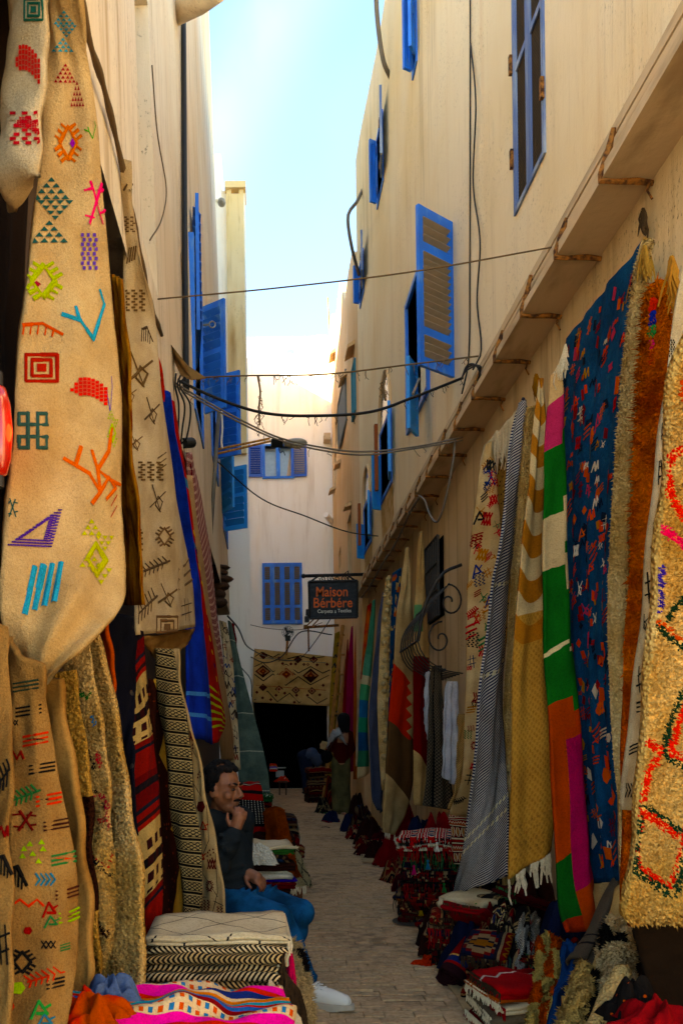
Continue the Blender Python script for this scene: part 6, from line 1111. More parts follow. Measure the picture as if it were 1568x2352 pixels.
tf = strands(None, [P(655, 2160, 2.75), P(668, 2185, 2.72), P(672, 2215, 2.7)], 110, .06, cloth('pink_tassel', 'c81c48'), r=.004, seed=5, name='tassel_bunch'); del tf['kind']; tag(tf, 'bunch of pink and red tassels at the corner of the cream pile', 'tassel')
tf = strands(None, [P(640, 2190, 2.68), P(660, 2240, 2.66), P(690, 2280, 2.7), P(700, 2330, 2.7)], 150, .09, M_FRND, r=.004, seed=6, name='tassel_bunch'); del tf['kind']; tag(tf, 'dark fringe tumbling down beside the cream pile', 'tassel')
tf = strands(None, [P(620, 2250, 2.6), P(660, 2300, 2.6), P(690, 2340, 2.62)], 130, .1, M_FRN, r=.0045, seed=7, name='tassel_bunch'); del tf['kind']; tag(tf, 'pale fringe tumbling down in front of the shoe', 'tassel')
# ---- stool under the man, stacks behind him
tag(MB().box((-.34, 4.15, .3), (-.05, 4.5, .36)).box((-.32, 4.17, 0), (-.28, 4.21, .3)).box((-.11, 4.17, 0), (-.07, 4.21, .3)).box((-.32, 4.44, 0), (-.28, 4.48, .3)).box((-.11, 4.44, 0), (-.07, 4.48, .3)).build('low_stool', M_DWOOD), 'low dark stool under the seated man', 'stool')
def pileof(cx, cy, z0, w, D, items, yaw=0., cat='folded rug', group=None, seed=0, fr=None):
    z = z0; rr = random.Random(seed)
    for i, (lab, mat, n, t) in enumerate(items):
        folded('folded_rug', lab, (cx + rr.uniform(-.02, .02), cy + rr.uniform(-.02, .02), z), w * rr.uniform(.92, 1.06), D * rr.uniform(.92, 1.05), n, t, mat, yaw + rr.uniform(-.1, .1), cat, group, seed + i, bumpy=.006, fr=fr and (fr[0], fr[1], fr[2], rr.choice(fr[3]))); z += n * t + .002
    return z
M_BRN = cloth('dark_brown_wool', '2c120c'); M_GRN = cloth('green_multicolour', lambda c: c.mix((c.vor(18) < .2), '2a5a24', 'c0402a')); M_OFF = cloth('offwhite_wool', lambda c: c.mix((c.noise(7) > .6), 'cfc4ae', '5a1a14'))
M_PUR = cloth('purple_wool', '2a1a86'); M_STR = cloth('cream_black_stripe', stripes([(0, 'c8b488'), (.5, '1c1812'), (.7, 'c8b488')], .03, 'u'))
B0 = .02
pb = MB().box((-.42, 4.95, 0), (.16, 5.55, .22)).build('crate_base', M_DWOOD); pb.name = 'wooden_crate'; tag(pb, 'dark crate under the blankets behind the seated man', 'crate')
pileof(-.12, 5.25, .222, .5, .42, [('striped cream blanket at the bottom of the pile behind the man', M_STR, 2, .016), ('tan blanket low in the pile behind the man', M_TAN, 2, .018), ('dark brown rug in the middle of the pile behind the man', M_BRN, 2, .022), ('red patterned rug in the pile behind the man', M_KIL[0], 2, .018), ('purple blanket edge in the pile behind the man', M_PUR, 1, .016), ('off white rug with maroon patch in the pile behind the man', M_OFF, 2, .026), ('thick dark brown rug near the top of the pile behind the man', M_BRN, 2, .026), ('brown and red rug second from the top behind the man', M_KIL[2], 2, .02), ('green and red rug just under the cream top rug behind the man', M_GRN, 2, .016), ('cream edged rug topping the pile behind the man', M_CREAMW, 1, .016)], .1, seed=50)
heap('sheepskin', 'curled white fleece beside the resting hand of the seated man', P(580, 1985, 4.75), .13, .11, .1, shaggy('fleece', 'd8cdb8'), 5, 'fleece')
# red kilim on the stack farther back
tb = MB().box((-.5, 6.6, 0), (.05, 7.3, .5)).build('wooden_crate', M_DWOOD); tag(tb, 'dark crate under the red and black kilim stack', 'crate')
def rb(c): return (lambda t: c.mix((t > .36) * (t < .6) * ((c.u * 9).fr() < .3) * ((c.v * 60 + (c.u * 9).fl()).fr() < .35), c.ramp(t, [(0, '9a1210'), (.1, '120e0e'), (.13, 'b8aa98'), (.145, '120e0e'), (.17, '9a1210'), (.26, '120e0e'), (.3, '9a1210'), (.36, '0e0c0c'), (.62, '9a1210'), (.7, '120e0e'), (.72, 'b8aa98'), (.73, '120e0e'), (.76, '9a1210'), (.86, '120e0e'), (.9, '9a1210')]), 'c8c0b0'))(c.v)
rug('draped_kilim', 'red kilim with black bands draped over a stack behind the man', [(540, 1798, 6.7, 594, 1794, 6.6), (542, 1812, 6.5, 600, 1806, 6.45), (543, 1860, 6.45, 606, 1856, 6.4), (545, 1925, 6.42, 614, 1918, 6.38), (546, 1990, 6.42, 616, 1985, 6.38)], cloth('red_black_kilim', rb), mode='D', uvn=True, W=.25, nu=14, nv=40, thick=.012)
pileof(-.11, 6.95, .5, .3, .4, [('black kilim under the green one on the far left stack', M_KIL[2], 3, .022), ('dark red kilim on the far left stack', M_KIL[0], 3, .022), ('black and red kilim, middle of the far left stack', M_KIL[1], 3, .02), ('dark kilim second from the top of the far left stack', M_KIL[3], 2, .022), ('glittering dark green rug topping the far left stack', cloth('green_sequin', lambda c: c.mix((c.vor(60) < .2), '0f3a1c', 'c8ccc0')), 2, .03)], .05, seed=70)
pileof(.12, 7.7, 0, .34, .5, [('dark fringed kilim at the bottom beside the red stack', M_KIL[2], 6, .03), ('black and red fringed kilim beside the red stack', M_KIL[0], 5, .026), ('bright red folded rug beside the black stack', M_RED, 2, .03), ('small black fringed kilim beside the red stack', M_KIL[1], 3, .026), ('dark kilim with grey fringe on top beside the grey green rug', M_KIL[2], 4, .026)], .1, seed=90, fr=((1,), 40, .12, (M_FRND, M_FRN, cloth('grey_yarn', '5a5a50'))))
pc = MB().box((-.1, 6.2, 0), (.26, 6.75, .16)).build('wooden_crate', M('orange_crate', '6a3a1c')); tag(pc, 'small brown crate under the orange shag rug', 'crate')
R = rug('draped_rug', 'orange shag rug draped over a stack beside the lane', [(606, 1866, 6.5, 650, 1861, 6.4), (608, 1880, 6.2, 656, 1876, 6.15), (612, 1930, 6.15, 668, 1925, 6.1), (620, 1985, 6.1, 680, 1980, 6.05), (636, 2025, 6.05, 690, 2015, 6.0), (648, 2050, 6.0, 702, 2034, 5.95)], shaggy('burnt_orange', lambda c: c.mix(((c.v - .95).abs() < .05), c.mix(c.noise(7, detail=4).sm(.3, .7), 'b8501a', '84300c'), 'c8b080')), mode='D', uvn=True, W=.3, nu=16, nv=50, bulge=.03, folds=[(.015, 1.3, .2, .4)], thick=.03)
pile(R, 3600, .012, .008, seed=13); strands(R.root, edge_bottom(R), 40, .05, M_FRN, r=.006, seed=2)
pileof(.06, 6.45, .162, .3, .42, [('dark rug at the bottom under the orange shag', M_KIL[2], 4, .03), ('maroon rug under the orange shag', M_KIL[0], 4, .028), ('brown rug right under the orange shag', M_BRN, 5, .03)], .05, seed=110)
R = rug('draped_rug', 'cream shag rug with black lattice lines behind the orange shag', [(668, 1940, 6.95, 680, 1942, 6.9), (672, 1985, 6.9, 700, 1988, 6.85), (684, 2020, 6.85, 712, 2018, 6.8), (690, 2040, 6.8, 718, 2034, 6.75)], shaggy('cream_lattice_shag', lattice('c8b488', '141210', .16, .2, .1)), mode='D', W=.3, bulge=.03, nv=24, thick=.03)
pile(R, 1200, .012, .009, seed=14)
# little stool with a red cloth by the far door, far-left scraps
st = empty('small_stand', P(652, 1812, 17.5), 'small stand with a red cloth on it near the far doorway', 'stand')
for x in (642, 657): MB().tube([P(x, 1826, 17.5), P(x, 1795, 17.5)], .015, 5).build('leg', M_DWOOD, st)
MB().box(P(638, 1796, 17.7), P(661, 1794, 17.3)).build('top', M_DWOOD, st)
heap('red_cloth', 'red and white cloth lying on the small stand near the far doorway', P(649, 1796, 17.5), .14, .12, .1, cloth('red_white', lambda c: c.mix((c.noise(8) > .6), 'c0301c', 'd8d0c0')), 2, 'cloth')
folded('folded_rug', 'small striped folded textile by the grey green rug', P(628, 1772, 13.), .12, .2, 4, .03, cloth('candy_stripe', stripes([(0, 'c83020'), (.3, 'd8c8c0'), (.5, '5a3a9a'), (.7, 'c88a2a')], .06)), 0)
tag(MB().box(P(634, 1765, 20.4), P(656, 1762, 20.6)).box(P(634, 1785, 20.4), P(652, 1770, 20.6)).build('door_table', M('steel', '8a8a88', metal=.5, rough=.4)), 'pale metal shelf edge glinting in the dark doorway', 'shelf')

# ================================================================== RIGHT FLOOR
FRS = (M_FRND, M_FRN, cloth('red_yarn', '8a1418'), cloth('green_yarn', '2a5a34'), cloth('black_yarn', '120e0e'))
# stack A by the clothes
z = pileof(1.16, 5.85, 0, .5, .46, [('black fringed kilim at the foot of the tall right stack', M_KIL[2], 3, .024), ('dark red kilim just above the foot of the tall right stack', M_KIL[0], 3, .022), ('black and blue kilim low in the tall right stack', M_KIL[1], 3, .022), ('dark fringed bag in the middle of the tall right stack', M_KIL[2], 3, .024), ('maroon kilim in the middle of the tall right stack', M_KIL[3], 3, .022), ('dark kilim with green fringe high in the tall right stack', M_KIL[1], 3, .022), ('black kilim near the top of the tall right stack', M_KIL[2], 3, .022), ('white and black geometric kilim second from the top right', cloth('geo_white', kilim(('b8a888', '15120e', 'd0c4a8', '8a1a14', '15120e'), .1, .05)), 2, .022), ('red and white kilim topping the tall right stack', cloth('red_white_kilim', kilim(('a81818', '180c0c', 'd0c0a8', 'b02020', '1c2a4a'), .12, .06)), 2, .026)], math.radians(80), seed=130, fr=((-1, 1), 60, .1, FRS))
for i in range(6):
    x, y = 945 + (i * 37) % 90, 1925 + (i * 53) % 200; c_ = ['b01c20', '1a6a8a', '2a7a3a', 'c8a030', 'd8d0c0', 'c02860'][i % 6]
    p = P(x, y, 5.5 - i % 3 * .05); m = MB(); m.ball(p, .009, 7, 5)
    for k in range(8): t = k * .8; m.tube([p, p + Vector((.01 * math.cos(t), .01 * math.sin(t), -.035)), p + Vector((.016 * math.cos(t), .016 * math.sin(t), -.055))], .0025, 3, cap=False)
    tag(m.build('pompom_tassel', yarn(c_)), '%s tassel dangling on the face of the tall right stack' % ['red', 'teal', 'green', 'yellow', 'white', 'pink'][i % 6], 'tassel', 'tassels on the right stack')
rug('draped_kilim', 'geometric red and white kilim draped at the front of the tall right stack', [(1030, 1862, 5.6, 1080, 1856, 5.5), (1030, 1885, 5.4, 1084, 1880, 5.35), (1036, 1920, 5.38, 1086, 1915, 5.3), (1042, 1985, 5.36, 1086, 1985, 5.3)], cloth('geo_red', kilim(('7a1a14', '15100e', 'c8b898', '5a120e', 'a86a3a'), .16, .045)), mode='D', W=.2, nv=30)
heap('draped_rug', 'dark red blanket gathered into a cone on the floor', (1.33, 8.2, 0), .24, .3, .7, M_RED, 4, 'rug', 4, peak=.9, fr=(30, .07, M_FRND))
# stack B under the striped rug
pileof(1.16, 4.75, 0, .5, .42, [('black fringed kilim at the foot of the middle right stack', M_KIL[2], 3, .026), ('red kilim low in the middle right stack', M_KIL[3], 3, .024), ('dark kilim with cream stripe in the middle right stack', M_KIL[1], 3, .024), ('red and teal kilim under the cream rug', M_KIL[0], 2, .026)], math.radians(75), seed=160, fr=((-1,), 60, .1, FRS))
R = folded('folded_rug', 'cream rug with green and red corners folded under the navy striped rug', (1.17, 4.55, .31), .36, .3, 3, .028, cloth('cream_corner', lambda c: c.mix((c.vor(7) < .06), c.mix(c.noise(5).sm(.3, .7), 'd0bc94', 'b89c70'), '1a6a2a')), .5, seed=5, fr=((-1,), 40, .04, M_FRN))
rolled('rolled_rug', 'red kilim rolled into a cone leaning on the right stack', PG(1030, 2246, .05), P(1112, 2096, 4.45), .085, .05, cloth('red_cone', lambda c: c.ramp(c.u, [(0, '2a1014'), (.05, '8a1414'), (.07, '1a2450'), (.11, 'b89050'), (.125, '8a1416'), (.36, '7a1014'), (.44, 'b08440')])), seed=2)
def dr(lab, rows, mat, W=.25, **k): return rug('crumpled_kilim', lab, rows, mat, mode='D', W=W, **{**dict(nu=14, nv=26, bulge=.05, folds=[(.03, 1.5, rnd.random(), .2)], rough_=.012), **k})
dr('dark red kilim crumpled beside the red cone', [(1108, 2100, 4.3, 1140, 2092, 4.3), (1092, 2160, 4.15, 1128, 2160, 4.15), (1075, 2220, 4.05, 1115, 2225, 4.05), (1062, 2285, 3.95, 1105, 2290, 3.95)], M_KIL[0])
dr('black and cream kilim crumpled in the middle of the right floor', [(1128, 2088, 4.3, 1170, 2092, 4.3), (1120, 2150, 4.1, 1165, 2150, 4.1), (1108, 2220, 3.95, 1150, 2220, 3.95), (1095, 2300, 3.8, 1140, 2300, 3.8)], cloth('cream_black_kilim', kilim(('15120e', '5a120e', 'b8a070', '15120e', '1c2a4a'), .2, .09)))
dr('red kilim with cream patch crumpled right of the black one', [(1160, 2098, 4.3, 1196, 2110, 4.25), (1152, 2150, 4.1, 1200, 2160, 4.1), (1145, 2220, 3.9, 1195, 2225, 3.9), (1140, 2290, 3.8, 1190, 2290, 3.8)], M_KIL[3])
GEO = cloth('black_white_diamonds', lambda c: c.ramp((((c.u / .06).pp() + (c.v / .09).pp()) * 3).fr(), [(0, '12100e'), (.5, 'b8b0a0')]))
dr('black and white diamond kilim standing folded on the right', [(1180, 2122, 4.1, 1214, 2120, 4.1), (1178, 2160, 4.0, 1216, 2160, 4.0), (1172, 2225, 3.9, 1210, 2225, 3.9), (1168, 2290, 3.8, 1206, 2290, 3.8)], GEO)
dr('black and white diamond kilim with red border at the back', [(1208, 2112, 4.2, 1240, 2108, 4.2), (1206, 2160, 4.1, 1242, 2160, 4.1), (1204, 2240, 4.0, 1244, 2240, 4.0)], cloth('red_border_diamonds', lambda c: c.mix(((c.u - .03).abs() < .025), c.ramp((((c.u / .07).pp() + (c.v / .1).pp()) * 3).fr(), [(0, '12100e'), (.5, 'a89c88')]), '8a1616')))
dr('navy cloth hanging behind the diamond kilims', [(1228, 2070, 4.4, 1262, 2062, 4.4), (1226, 2150, 4.3, 1262, 2150, 4.3), (1220, 2260, 4.2, 1258, 2260, 4.2)], cloth('navy_cloth', '101c3c'))
dr('red cloth pocket below the green and pink rug', [(1262, 2092, 4.0, 1296, 2088, 4.0), (1258, 2140, 3.9, 1298, 2130, 3.9), (1250, 2200, 3.8, 1290, 2200, 3.8)], M_RED)
dr('brown woven rug glimpsed under the mustard fringe', [(1175, 2030, 4.6, 1260, 2000, 4.6), (1180, 2080, 4.5, 1262, 2070, 4.5), (1190, 2130, 4.4, 1262, 2130, 4.4)], cloth('brown_weave', lambda c: c.mix(((c.v * 50).fr() < .5), '5a4428', '3a2c1c')), W=.4)
heap('crumpled_kilim', 'dark kilim heaped on the floor under the striped rug', (1.2, 4.95, .0), .22, .25, .3, M_KIL[2], 21)
# low red stack at the front
pileof(1.06, 3.55, 0, .3, .34, [('dark red rug at the bottom of the low front stack', M_RED, 3, .02), ('grey rug with ragged fringe in the low front stack', cloth('grey_rug', '5c4e3c'), 3, .022), ('cream fringed rug in the low front stack', M_CREAMW, 2, .018), ('orange rug in the low front stack', cloth('orange_flat', 'a84a18'), 1, .016), ('red rug with white zigzag topping the low front stack', cloth('red_zigzag', lambda c: c.mix((((c.v * 3).fr() - .3 - (c.u * 14).pp() * .12).abs() < .03), c.mix(c.noise(6).sm(.3, .7), 'a81216', '8a0d12'), 'c8b8a8')), 2, .022)], .12, seed=190, fr=((-1,), 60, .045, (M_FRN, M_TAN, M_RED, M_FRND)))
CK = shaggy('orange_checker', lambda c: c.mix((((c.u * 9).fl() + (c.v * 9).fl()) * .5).fr() > .25, 'c04a18', 'c8a860'))
R = dr('orange and cream checked plush rug at the bottom right', [(1232, 2168, 3.45, 1288, 2158, 3.4), (1232, 2200, 3.35, 1300, 2195, 3.3), (1222, 2280, 3.25, 1302, 2280, 3.2), (1205, 2390, 3.1, 1290, 2390, 3.05)], CK, W=.35, bulge=.04, thick=.025, nv=40)
pile(R, 2400, .01, .008, seed=15)
dr('navy blue felt rug folded upright at the bottom right', [(1288, 2174, 3.12, 1322, 2168, 3.1), (1286, 2235, 3.02, 1326, 2235, 3.0), (1266, 2310, 2.92, 1314, 2310, 2.9), (1240, 2400, 2.8, 1302, 2400, 2.8)], cloth('navy_felt', '0e2f58'), bulge=.03)
rolled('rolled_rug', 'grey brown rug rolled up leaning to the right with red marks', P(1345, 2235, 3.0), P(1424, 2026, 3.35), .08, .04, cloth('grey_brown', lambda c: c.mix((((c.u - .1).abs() < .008) + ((c.u - .16).abs() < .005)).cl(), c.mix((c.vor(9) < .07), '4e4234', '7a1a14'), '15100e')), seed=4)
rolled('rolled_rug', 'beige rug with black bars rolled beside the grey brown one', P(1388, 2240, 2.8), P(1438, 2050, 3.05), .06, .05, cloth('beige_bars', lambda c: c.mix((((c.u * 8).fr() - .5).abs() < .1) * ((c.v * 5).fr() < .6), 'b8965e', '15120e')), seed=5)
rolled('rolled_rug', 'cream roll with red and blue motifs behind the grey brown roll', P(1352, 2110, 3.6), P(1388, 2012, 3.75), .06, .05, cloth('cream_motif_roll', lambda c: c.mix((c.vor(16) < .16), 'c8aa78', 'b0282a')), seed=6)
R = dr('black and cream spotted plush rug at the bottom right', [(1386, 2152, 2.82, 1446, 2156, 2.78), (1376, 2180, 2.72, 1452, 2185, 2.68), (1364, 2270, 2.62, 1454, 2280, 2.6), (1358, 2400, 2.5, 1454, 2400, 2.48)], shaggy('spotted_plush', lambda c: c.mix((c.noise(7, detail=1) > .56), 'cdb182', '12100e')), W=.25, bulge=.06, thick=.03)
pile(R, 2600, .014, .008, seed=16)
R = dr('tan plush rug with a black corner at the bottom edge', [(1322, 2252, 2.66, 1366, 2248, 2.66), (1300, 2285, 2.58, 1374, 2290, 2.58), (1268, 2400, 2.48, 1366, 2400, 2.46)], shaggy('tan_black_corner', lambda c: c.mix((c.u > .17) * (c.v > .03), 'c09a5c', '14100c')), W=.25, bulge=.05, thick=.03)
pile(R, 2200, .014, .008, seed=17)
rolled('rolled_rug', 'cream plush roll with red dots at the bottom right', P(1345, 2400, 2.36), P(1432, 2228, 2.52), .04, .035, shaggy('cream_red_dots', lambda c: c.mix((c.vor(14) < .1), 'c8a870', 'a02018')), seed=7)
rolled('rolled_rug', 'dark patterned roll at the bottom right corner', P(1400, 2420, 2.28), P(1440, 2290, 2.4), .04, .035, M_KIL[2], seed=8)
heap('crumpled_kilim', 'bright red cloth scrap in the bottom right corner', P(1500, 2360, 2.2), .1, .08, .06, M_RED, 31)
heap('crumpled_kilim', 'bunch of black rug ends with orange tufts in the bottom right corner', P(1460, 2350, 2.3), .08, .08, .1, cloth('black_orange', lambda c: c.mix((c.vor(30) < .14), '14100e', 'c04a1c')), 32)
# front far-right floor heaps along the lane
HP = [(1.28, 9.2, .17, .22, .2, 0, 'kilim heap just beyond the red cone'), (1.2, 9.9, .16, .2, .26, 3, 'larger kilim heap under the grey blue rug'), (1.1, 9.5, .1, .14, .12, 2, 'small fringed heap nearest the lane below the grey blue rug'), (1.22, 10.7, .16, .22, .34, 0, 'kilim heap under the teal rug'), (1.08, 10.4, .09, .12, .14, 1, 'small bundle at the lane edge under the teal rug'), (1.12, 11.3, .12, .18, .2, 2, 'rug bundle just before the standing woman'), (1.3, 11.9, .15, .25, .4, 1, 'tall kilim heap behind the bundle before the woman'), (.98, 12.6, .12, .2, .14, 3, 'low fringed heap at the feet of the standing woman'), (.95, 14.2, .12, .25, .22, 0, 'fringed heap behind the standing woman'), (1.2, 14.8, .2, .3, .5, 2, 'tall kilim heap under the ladder'), (1.15, 8.75, .12, .14, .16, 3, 'tasselled heap between the cone and the grey blue rug'), (1.02, 8.95, .08, .1, .1, 1, 'small fringed scrap at the lane edge left of the red cone')]
HP += [(1.42, 5.2, .16, .3, .62, 2, 'tall kilim heap against the wall behind the tall right stack'), (1.4, 4.4, .16, .3, .5, 0, 'lower kilim heap against the wall behind the navy striped rug'), (1.05, 4.35, .14, .18, .3, 2, 'fringed kilim heap below the cream folded rug'), (1.0, 4.85, .12, .2, .26, 1, 'fringed kilim heap at the lane edge between the two right stacks'), (1.36, 3.8, .16, .25, .42, 3, 'kilim heap behind the diamond kilims'), (1.12, 4.0, .14, .14, .3, 0, 'kilim heap beside the low front stack'), (1.24, 3.5, .14, .2, .34, 2, 'kilim heap between the low front stack and the checked rug'), (1.36, 6.6, .2, .3, .55, 2, 'kilim heap behind the crochet dress'), (1.2, 6.8, .16, .22, .36, 0, 'kilim heap at the lane side below the crochet dress'), (1.38, 7.5, .16, .25, .45, 1, 'kilim heap under the tall beige rug'), (1.1, 7.3, .1, .14, .16, 3, 'low heap at the lane edge before the red cone')]
M_NAV = cloth('navy_wool', '131a34'); M_MAR = cloth('maroon_wool', lambda c: c.mix(c.noise(5).sm(.3, .7), '4a0d10', '2c080a')); M_RST = cloth('rust_stripe', stripes([(0, '6a1812'), (.3, '15100e'), (.4, '6a1812'), (.6, '8a6a40'), (.66, '2a0c0c')], .16))
M_BWS = cloth('black_cream_rows', lambda c: c.mix(((c.v * 9).fr() < .4) * ((((c.u * 22).pp() + (c.v * 36).pp()) - 1).abs() < .4), '14100e', '8a7450'))
HMIX = [M_MAR, M_KIL[0], M_RST, M_KIL[2], M_NAV, M_BWS, M_RED, M_BRN, M_KIL[3]]
for i, (x, y, rx, ry, h, k, lab) in enumerate(HP): heap('crumpled_kilim', lab, (x, y, 0), rx, ry, h, HMIX[(i * 4 + k) % 9], 200 + i, fr=(50, .05, FRS[i % 5]))
pileof(1.02, 16.6, 0, .45, .5, [('black kilim at the foot of the far stack by the bending man', M_KIL[2], 4, .04), ('dark red kilim above the foot of the far stack', M_KIL[0], 4, .035), ('black and brown kilim in the middle of the far stack', M_KIL[1], 4, .035), ('dark kilim second from the top of the far stack', M_KIL[2], 4, .03), ('maroon kilim topping the far stack by the bending man', M_KIL[3], 4, .03)], .1, seed=230)
heap('rug_fringe', 'orange red woolly scrap lying on the paving beside the cardboard', PG(985, 2216), .075, .05, .04, shaggy('orange_red_scrap', 'b8301a'), 40, 'rug')
def sheet(lab, pts, z=.004): v = [PG(x, y, z) for x, y in pts]; n = len(v); o = MB().add(v + [p + Vector((0, 0, .004)) for p in v], [tuple(range(n, 2 * n))] + [(i, (i + 1) % n, n + (i + 1) % n, n + i) for i in range(n)]).build('cardboard_sheet', M_CARD); tag(o, lab, 'cardboard')
sheet('flattened cardboard under the middle right stack', [(952, 2158), (968, 2185), (1000, 2228), (1048, 2290), (1130, 2280), (1110, 2160)])
sheet('flattened cardboard sheet nearest the bottom edge', [(1046, 2288), (1062, 2318), (1085, 2345), (1112, 2390), (1260, 2390), (1240, 2285)], .009)
sheet('small piece of cardboard on the paving beside the red cone', [(826, 1966), (832, 1982), (892, 1981), (894, 1965)])
tag(MB().tube([PG(738, 1900, .01), PG(748, 1899, .01), PG(757, 1901, .01)], .006, 5).build('twig', M_DWOOD), 'small dark twig lying on the paving', 'twig')
dm = PG(955, 2118); m = MB(); m.add([(dm.x + .16 * math.cos(t), dm.y + .16 * math.sin(t), .006) for t in np.linspace(0, 6.283, 24, endpoint=False)], [tuple(range(24))])
for k in range(-6, 7): m.box((dm.x - math.sqrt(max(0, .0256 - (k * .024) ** 2)), dm.y + k * .024 - .004, .006), (dm.x + math.sqrt(max(0, .0256 - (k * .024) ** 2)), dm.y + k * .024 + .004, .009))
tag(m.build('manhole_cover', M('drain_iron', '3a3128', rough=.7)), 'round iron drain cover in the paving by the right stack', 'drain cover')
# red glowing lantern at the far left edge
ln = empty('red_lantern', PX(10, 1080, -.6), 'glowing red glass lantern at the left picture edge', 'lantern'); lc = PX(-6, 990, -.585)
m = MB(); prof = [(.006, .1), (.02, .095), (.03, .06), (.034, 0), (.03, -.06), (.02, -.095), (.006, -.1)]
m.v = [lc + Vector((r_ * math.cos(t), r_ * math.sin(t), z_)) for r_, z_ in prof for t in np.linspace(0, 6.283, 14, endpoint=False)]; m.f = [(i * 14 + k, i * 14 + (k + 1) % 14, (i + 1) * 14 + (k + 1) % 14, (i + 1) * 14 + k) for i in range(6) for k in range(14)]; m.mi = [0] * len(m.f)
m.build('glass', M('red_glass', 'a01008', rough=.15, spec=.8, emit=('ff2a08', .02)), ln, smooth=True)
MB().tube([lc + Vector((0, 0, .1)), lc + Vector((0, 0, .13))], .014, 10).build('cap', M_IRON, ln); MB().tube([lc + Vector((0, 0, -.1)), lc + Vector((0, 0, -.125))], .014, 10).build('base', M_IRON, ln)
MB().tube([lc + Vector((0, 0, .13)), lc + Vector((-.03, 0, .5))], .004, 5).build('chain', M_IRON, ln)
ll = bpy.data.lights.new('bulb', 'POINT'); ll.energy = .06; ll.color = (1, .16, .03); ll.shadow_soft_size = .03; lo_ = bpy.data.objects.new('bulb', ll); COL.objects.link(lo_); lo_.location = lc + Vector((.05, .0, 0)); under(lo_, ln)

# loose folded and rolled rugs thrown on the right-hand heaps
for k, (x, y, d, w_, D_, n, t, mt, yw, tl, lab) in enumerate(((1075, 2110, 4.25, .22, .2, 3, .016, M_RED, .9, .5, 'small red folded rug thrown on the heap beside the red cone'), (1145, 2075, 4.5, .25, .2, 3, .016, M_BWS, .3, -.4, 'black and cream folded rug wedged under the cream folded one'), (985, 2085, 5.3, .2, .2, 3, .018, M_RST, 1.2, .4, 'rust striped folded rug leaning on the foot of the tall right stack'), (1205, 2075, 4.3, .26, .22, 3, .018, M_MAR, .2, .35, 'maroon folded rug lying under the mustard fringe'), (1000, 2140, 5.0, .18, .16, 3, .014, M_KIL[3], .7, .3, 'small patterned folded rug at the lane edge by the drain cover'), (1120, 2180, 3.95, .2, .2, 3, .014, M_KIL[1], 1.0, -.5, 'dark patterned folded rug behind the low front stack'), (880, 1945, 9.0, .2, .2, 3, .02, M_RED, .5, .3, 'red folded rug on the heap before the red cone'), (846, 1905, 10.4, .2, .2, 3, .02, M_BWS, .8, .2, 'black and cream folded rug on the far right heap'), (1265, 2240, 3.6, .2, .2, 3, .016, M_RST, .3, .5, 'rust striped folded rug behind the checked plush rug'))):
    folded('folded_rug', lab, P(x, y, d), w_, D_, n, t, mt, yw, seed=300 + k, tilt=tl, bumpy=.008, fr=((-1,), 30, .05, FRS[k % 5]))
rolled('rolled_rug', 'thin maroon roll lying along the foot of the right heap', PG(1000, 2190, .05), PG(1075, 2195, .06), .045, .045, M_MAR, seed=11)
rolled('rolled_rug', 'black and cream roll standing in the heap under the mustard rug', P(1185, 2200, 3.95), P(1200, 2090, 4.15), .05, .04, M_BWS, seed=12)
# ================================================================== PEOPLE
def remesh(o, vox, it=4):
    m = o.modifiers.new('remesh', 'REMESH'); m.mode = 'VOXEL'; m.voxel_size = vox; m.use_smooth_shade = True
    s = o.modifiers.new('smooth', 'SMOOTH'); s.factor = .5; s.iterations = it; return o
def limb(m, pts, rs, n=10):
    m.tube(pts, rs, n); m.ball(pts[0], rs[0], n, 6); m.ball(pts[-1], rs[-1], n, 6)
    for p, r in zip(pts[1:-1], rs[1:-1]): m.ball(p, r, n, 6)
def basis(f, up=(0, 0, 1)):
    f = Vector(f).normalized(); s = f.cross(Vector(up)).normalized(); u = s.cross(f); return Matrix((s, f, u)).transposed()
SKIN = M('skin', lambda c: c.mix(c.noise(20, detail=3).sm(.3, .7), '8a5434', '74422a'), rough=.55, spec=.35)
SKIN2 = M('pale_skin', lambda c: c.mix(c.noise(20).sm(.3, .7), 'b07a58', '9a6444'), rough=.55, spec=.35)
HAIR = M('black_hair', lambda c: (c.mix(c.noise(60, detail=4).sm(.4, .7), '070505', '16110f'), c.noise(140, detail=4)), rough=.8, bump=.8, dist=.01, spec=.15)
SWEAT = cloth('knit_sweater', lambda c: c.mix(((c.z * 160 + c.noise(8) * 2).fr() < .4) * .5, '23282b', '14181b'), nap=120, bump=.7)
JEAN = cloth('blue_denim', lambda c: c.mix(c.noise(7, detail=4).sm(.35, .7), '235c88', '143a58'), nap=160, var=.4)
def head(m, c, B, s=1.):
    q = lambda x, y, z: c + B @ (Vector((x, y, z)) * s); b = lambda p, r: m.ball(q(*p), tuple(k * s for k in r), 14, 10, mat=B)
    b((0, -.012, .035), (.074, .095, .098)); b((0, .02, -.03), (.066, .072, .07)); b((0, .04, -.075), (.048, .05, .042)); b((0, .075, -.1), (.024, .02, .02))
    m.tube([q(0, .085, .025), q(0, .108, -.008), q(0, .112, -.024)], [.008 * s, .013 * s, .017 * s], 8); b((.012, .098, -.026), (.011, .012, .009)); b((-.012, .098, -.026), (.011, .012, .009))
    for k in (-1, 1):
        b((k * .032, .078, .034), (.026, .016, .01)); b((k * .045, .062, -.02), (.026, .026, .026)); b((k * .075, -.012, -.008), (.009, .02, .034)); b((k * .07, 0, -.02), (.01, .012, .016))
    b((0, .088, -.052), (.026, .012, .007)); b((0, .085, -.065), (.022, .012, .008))
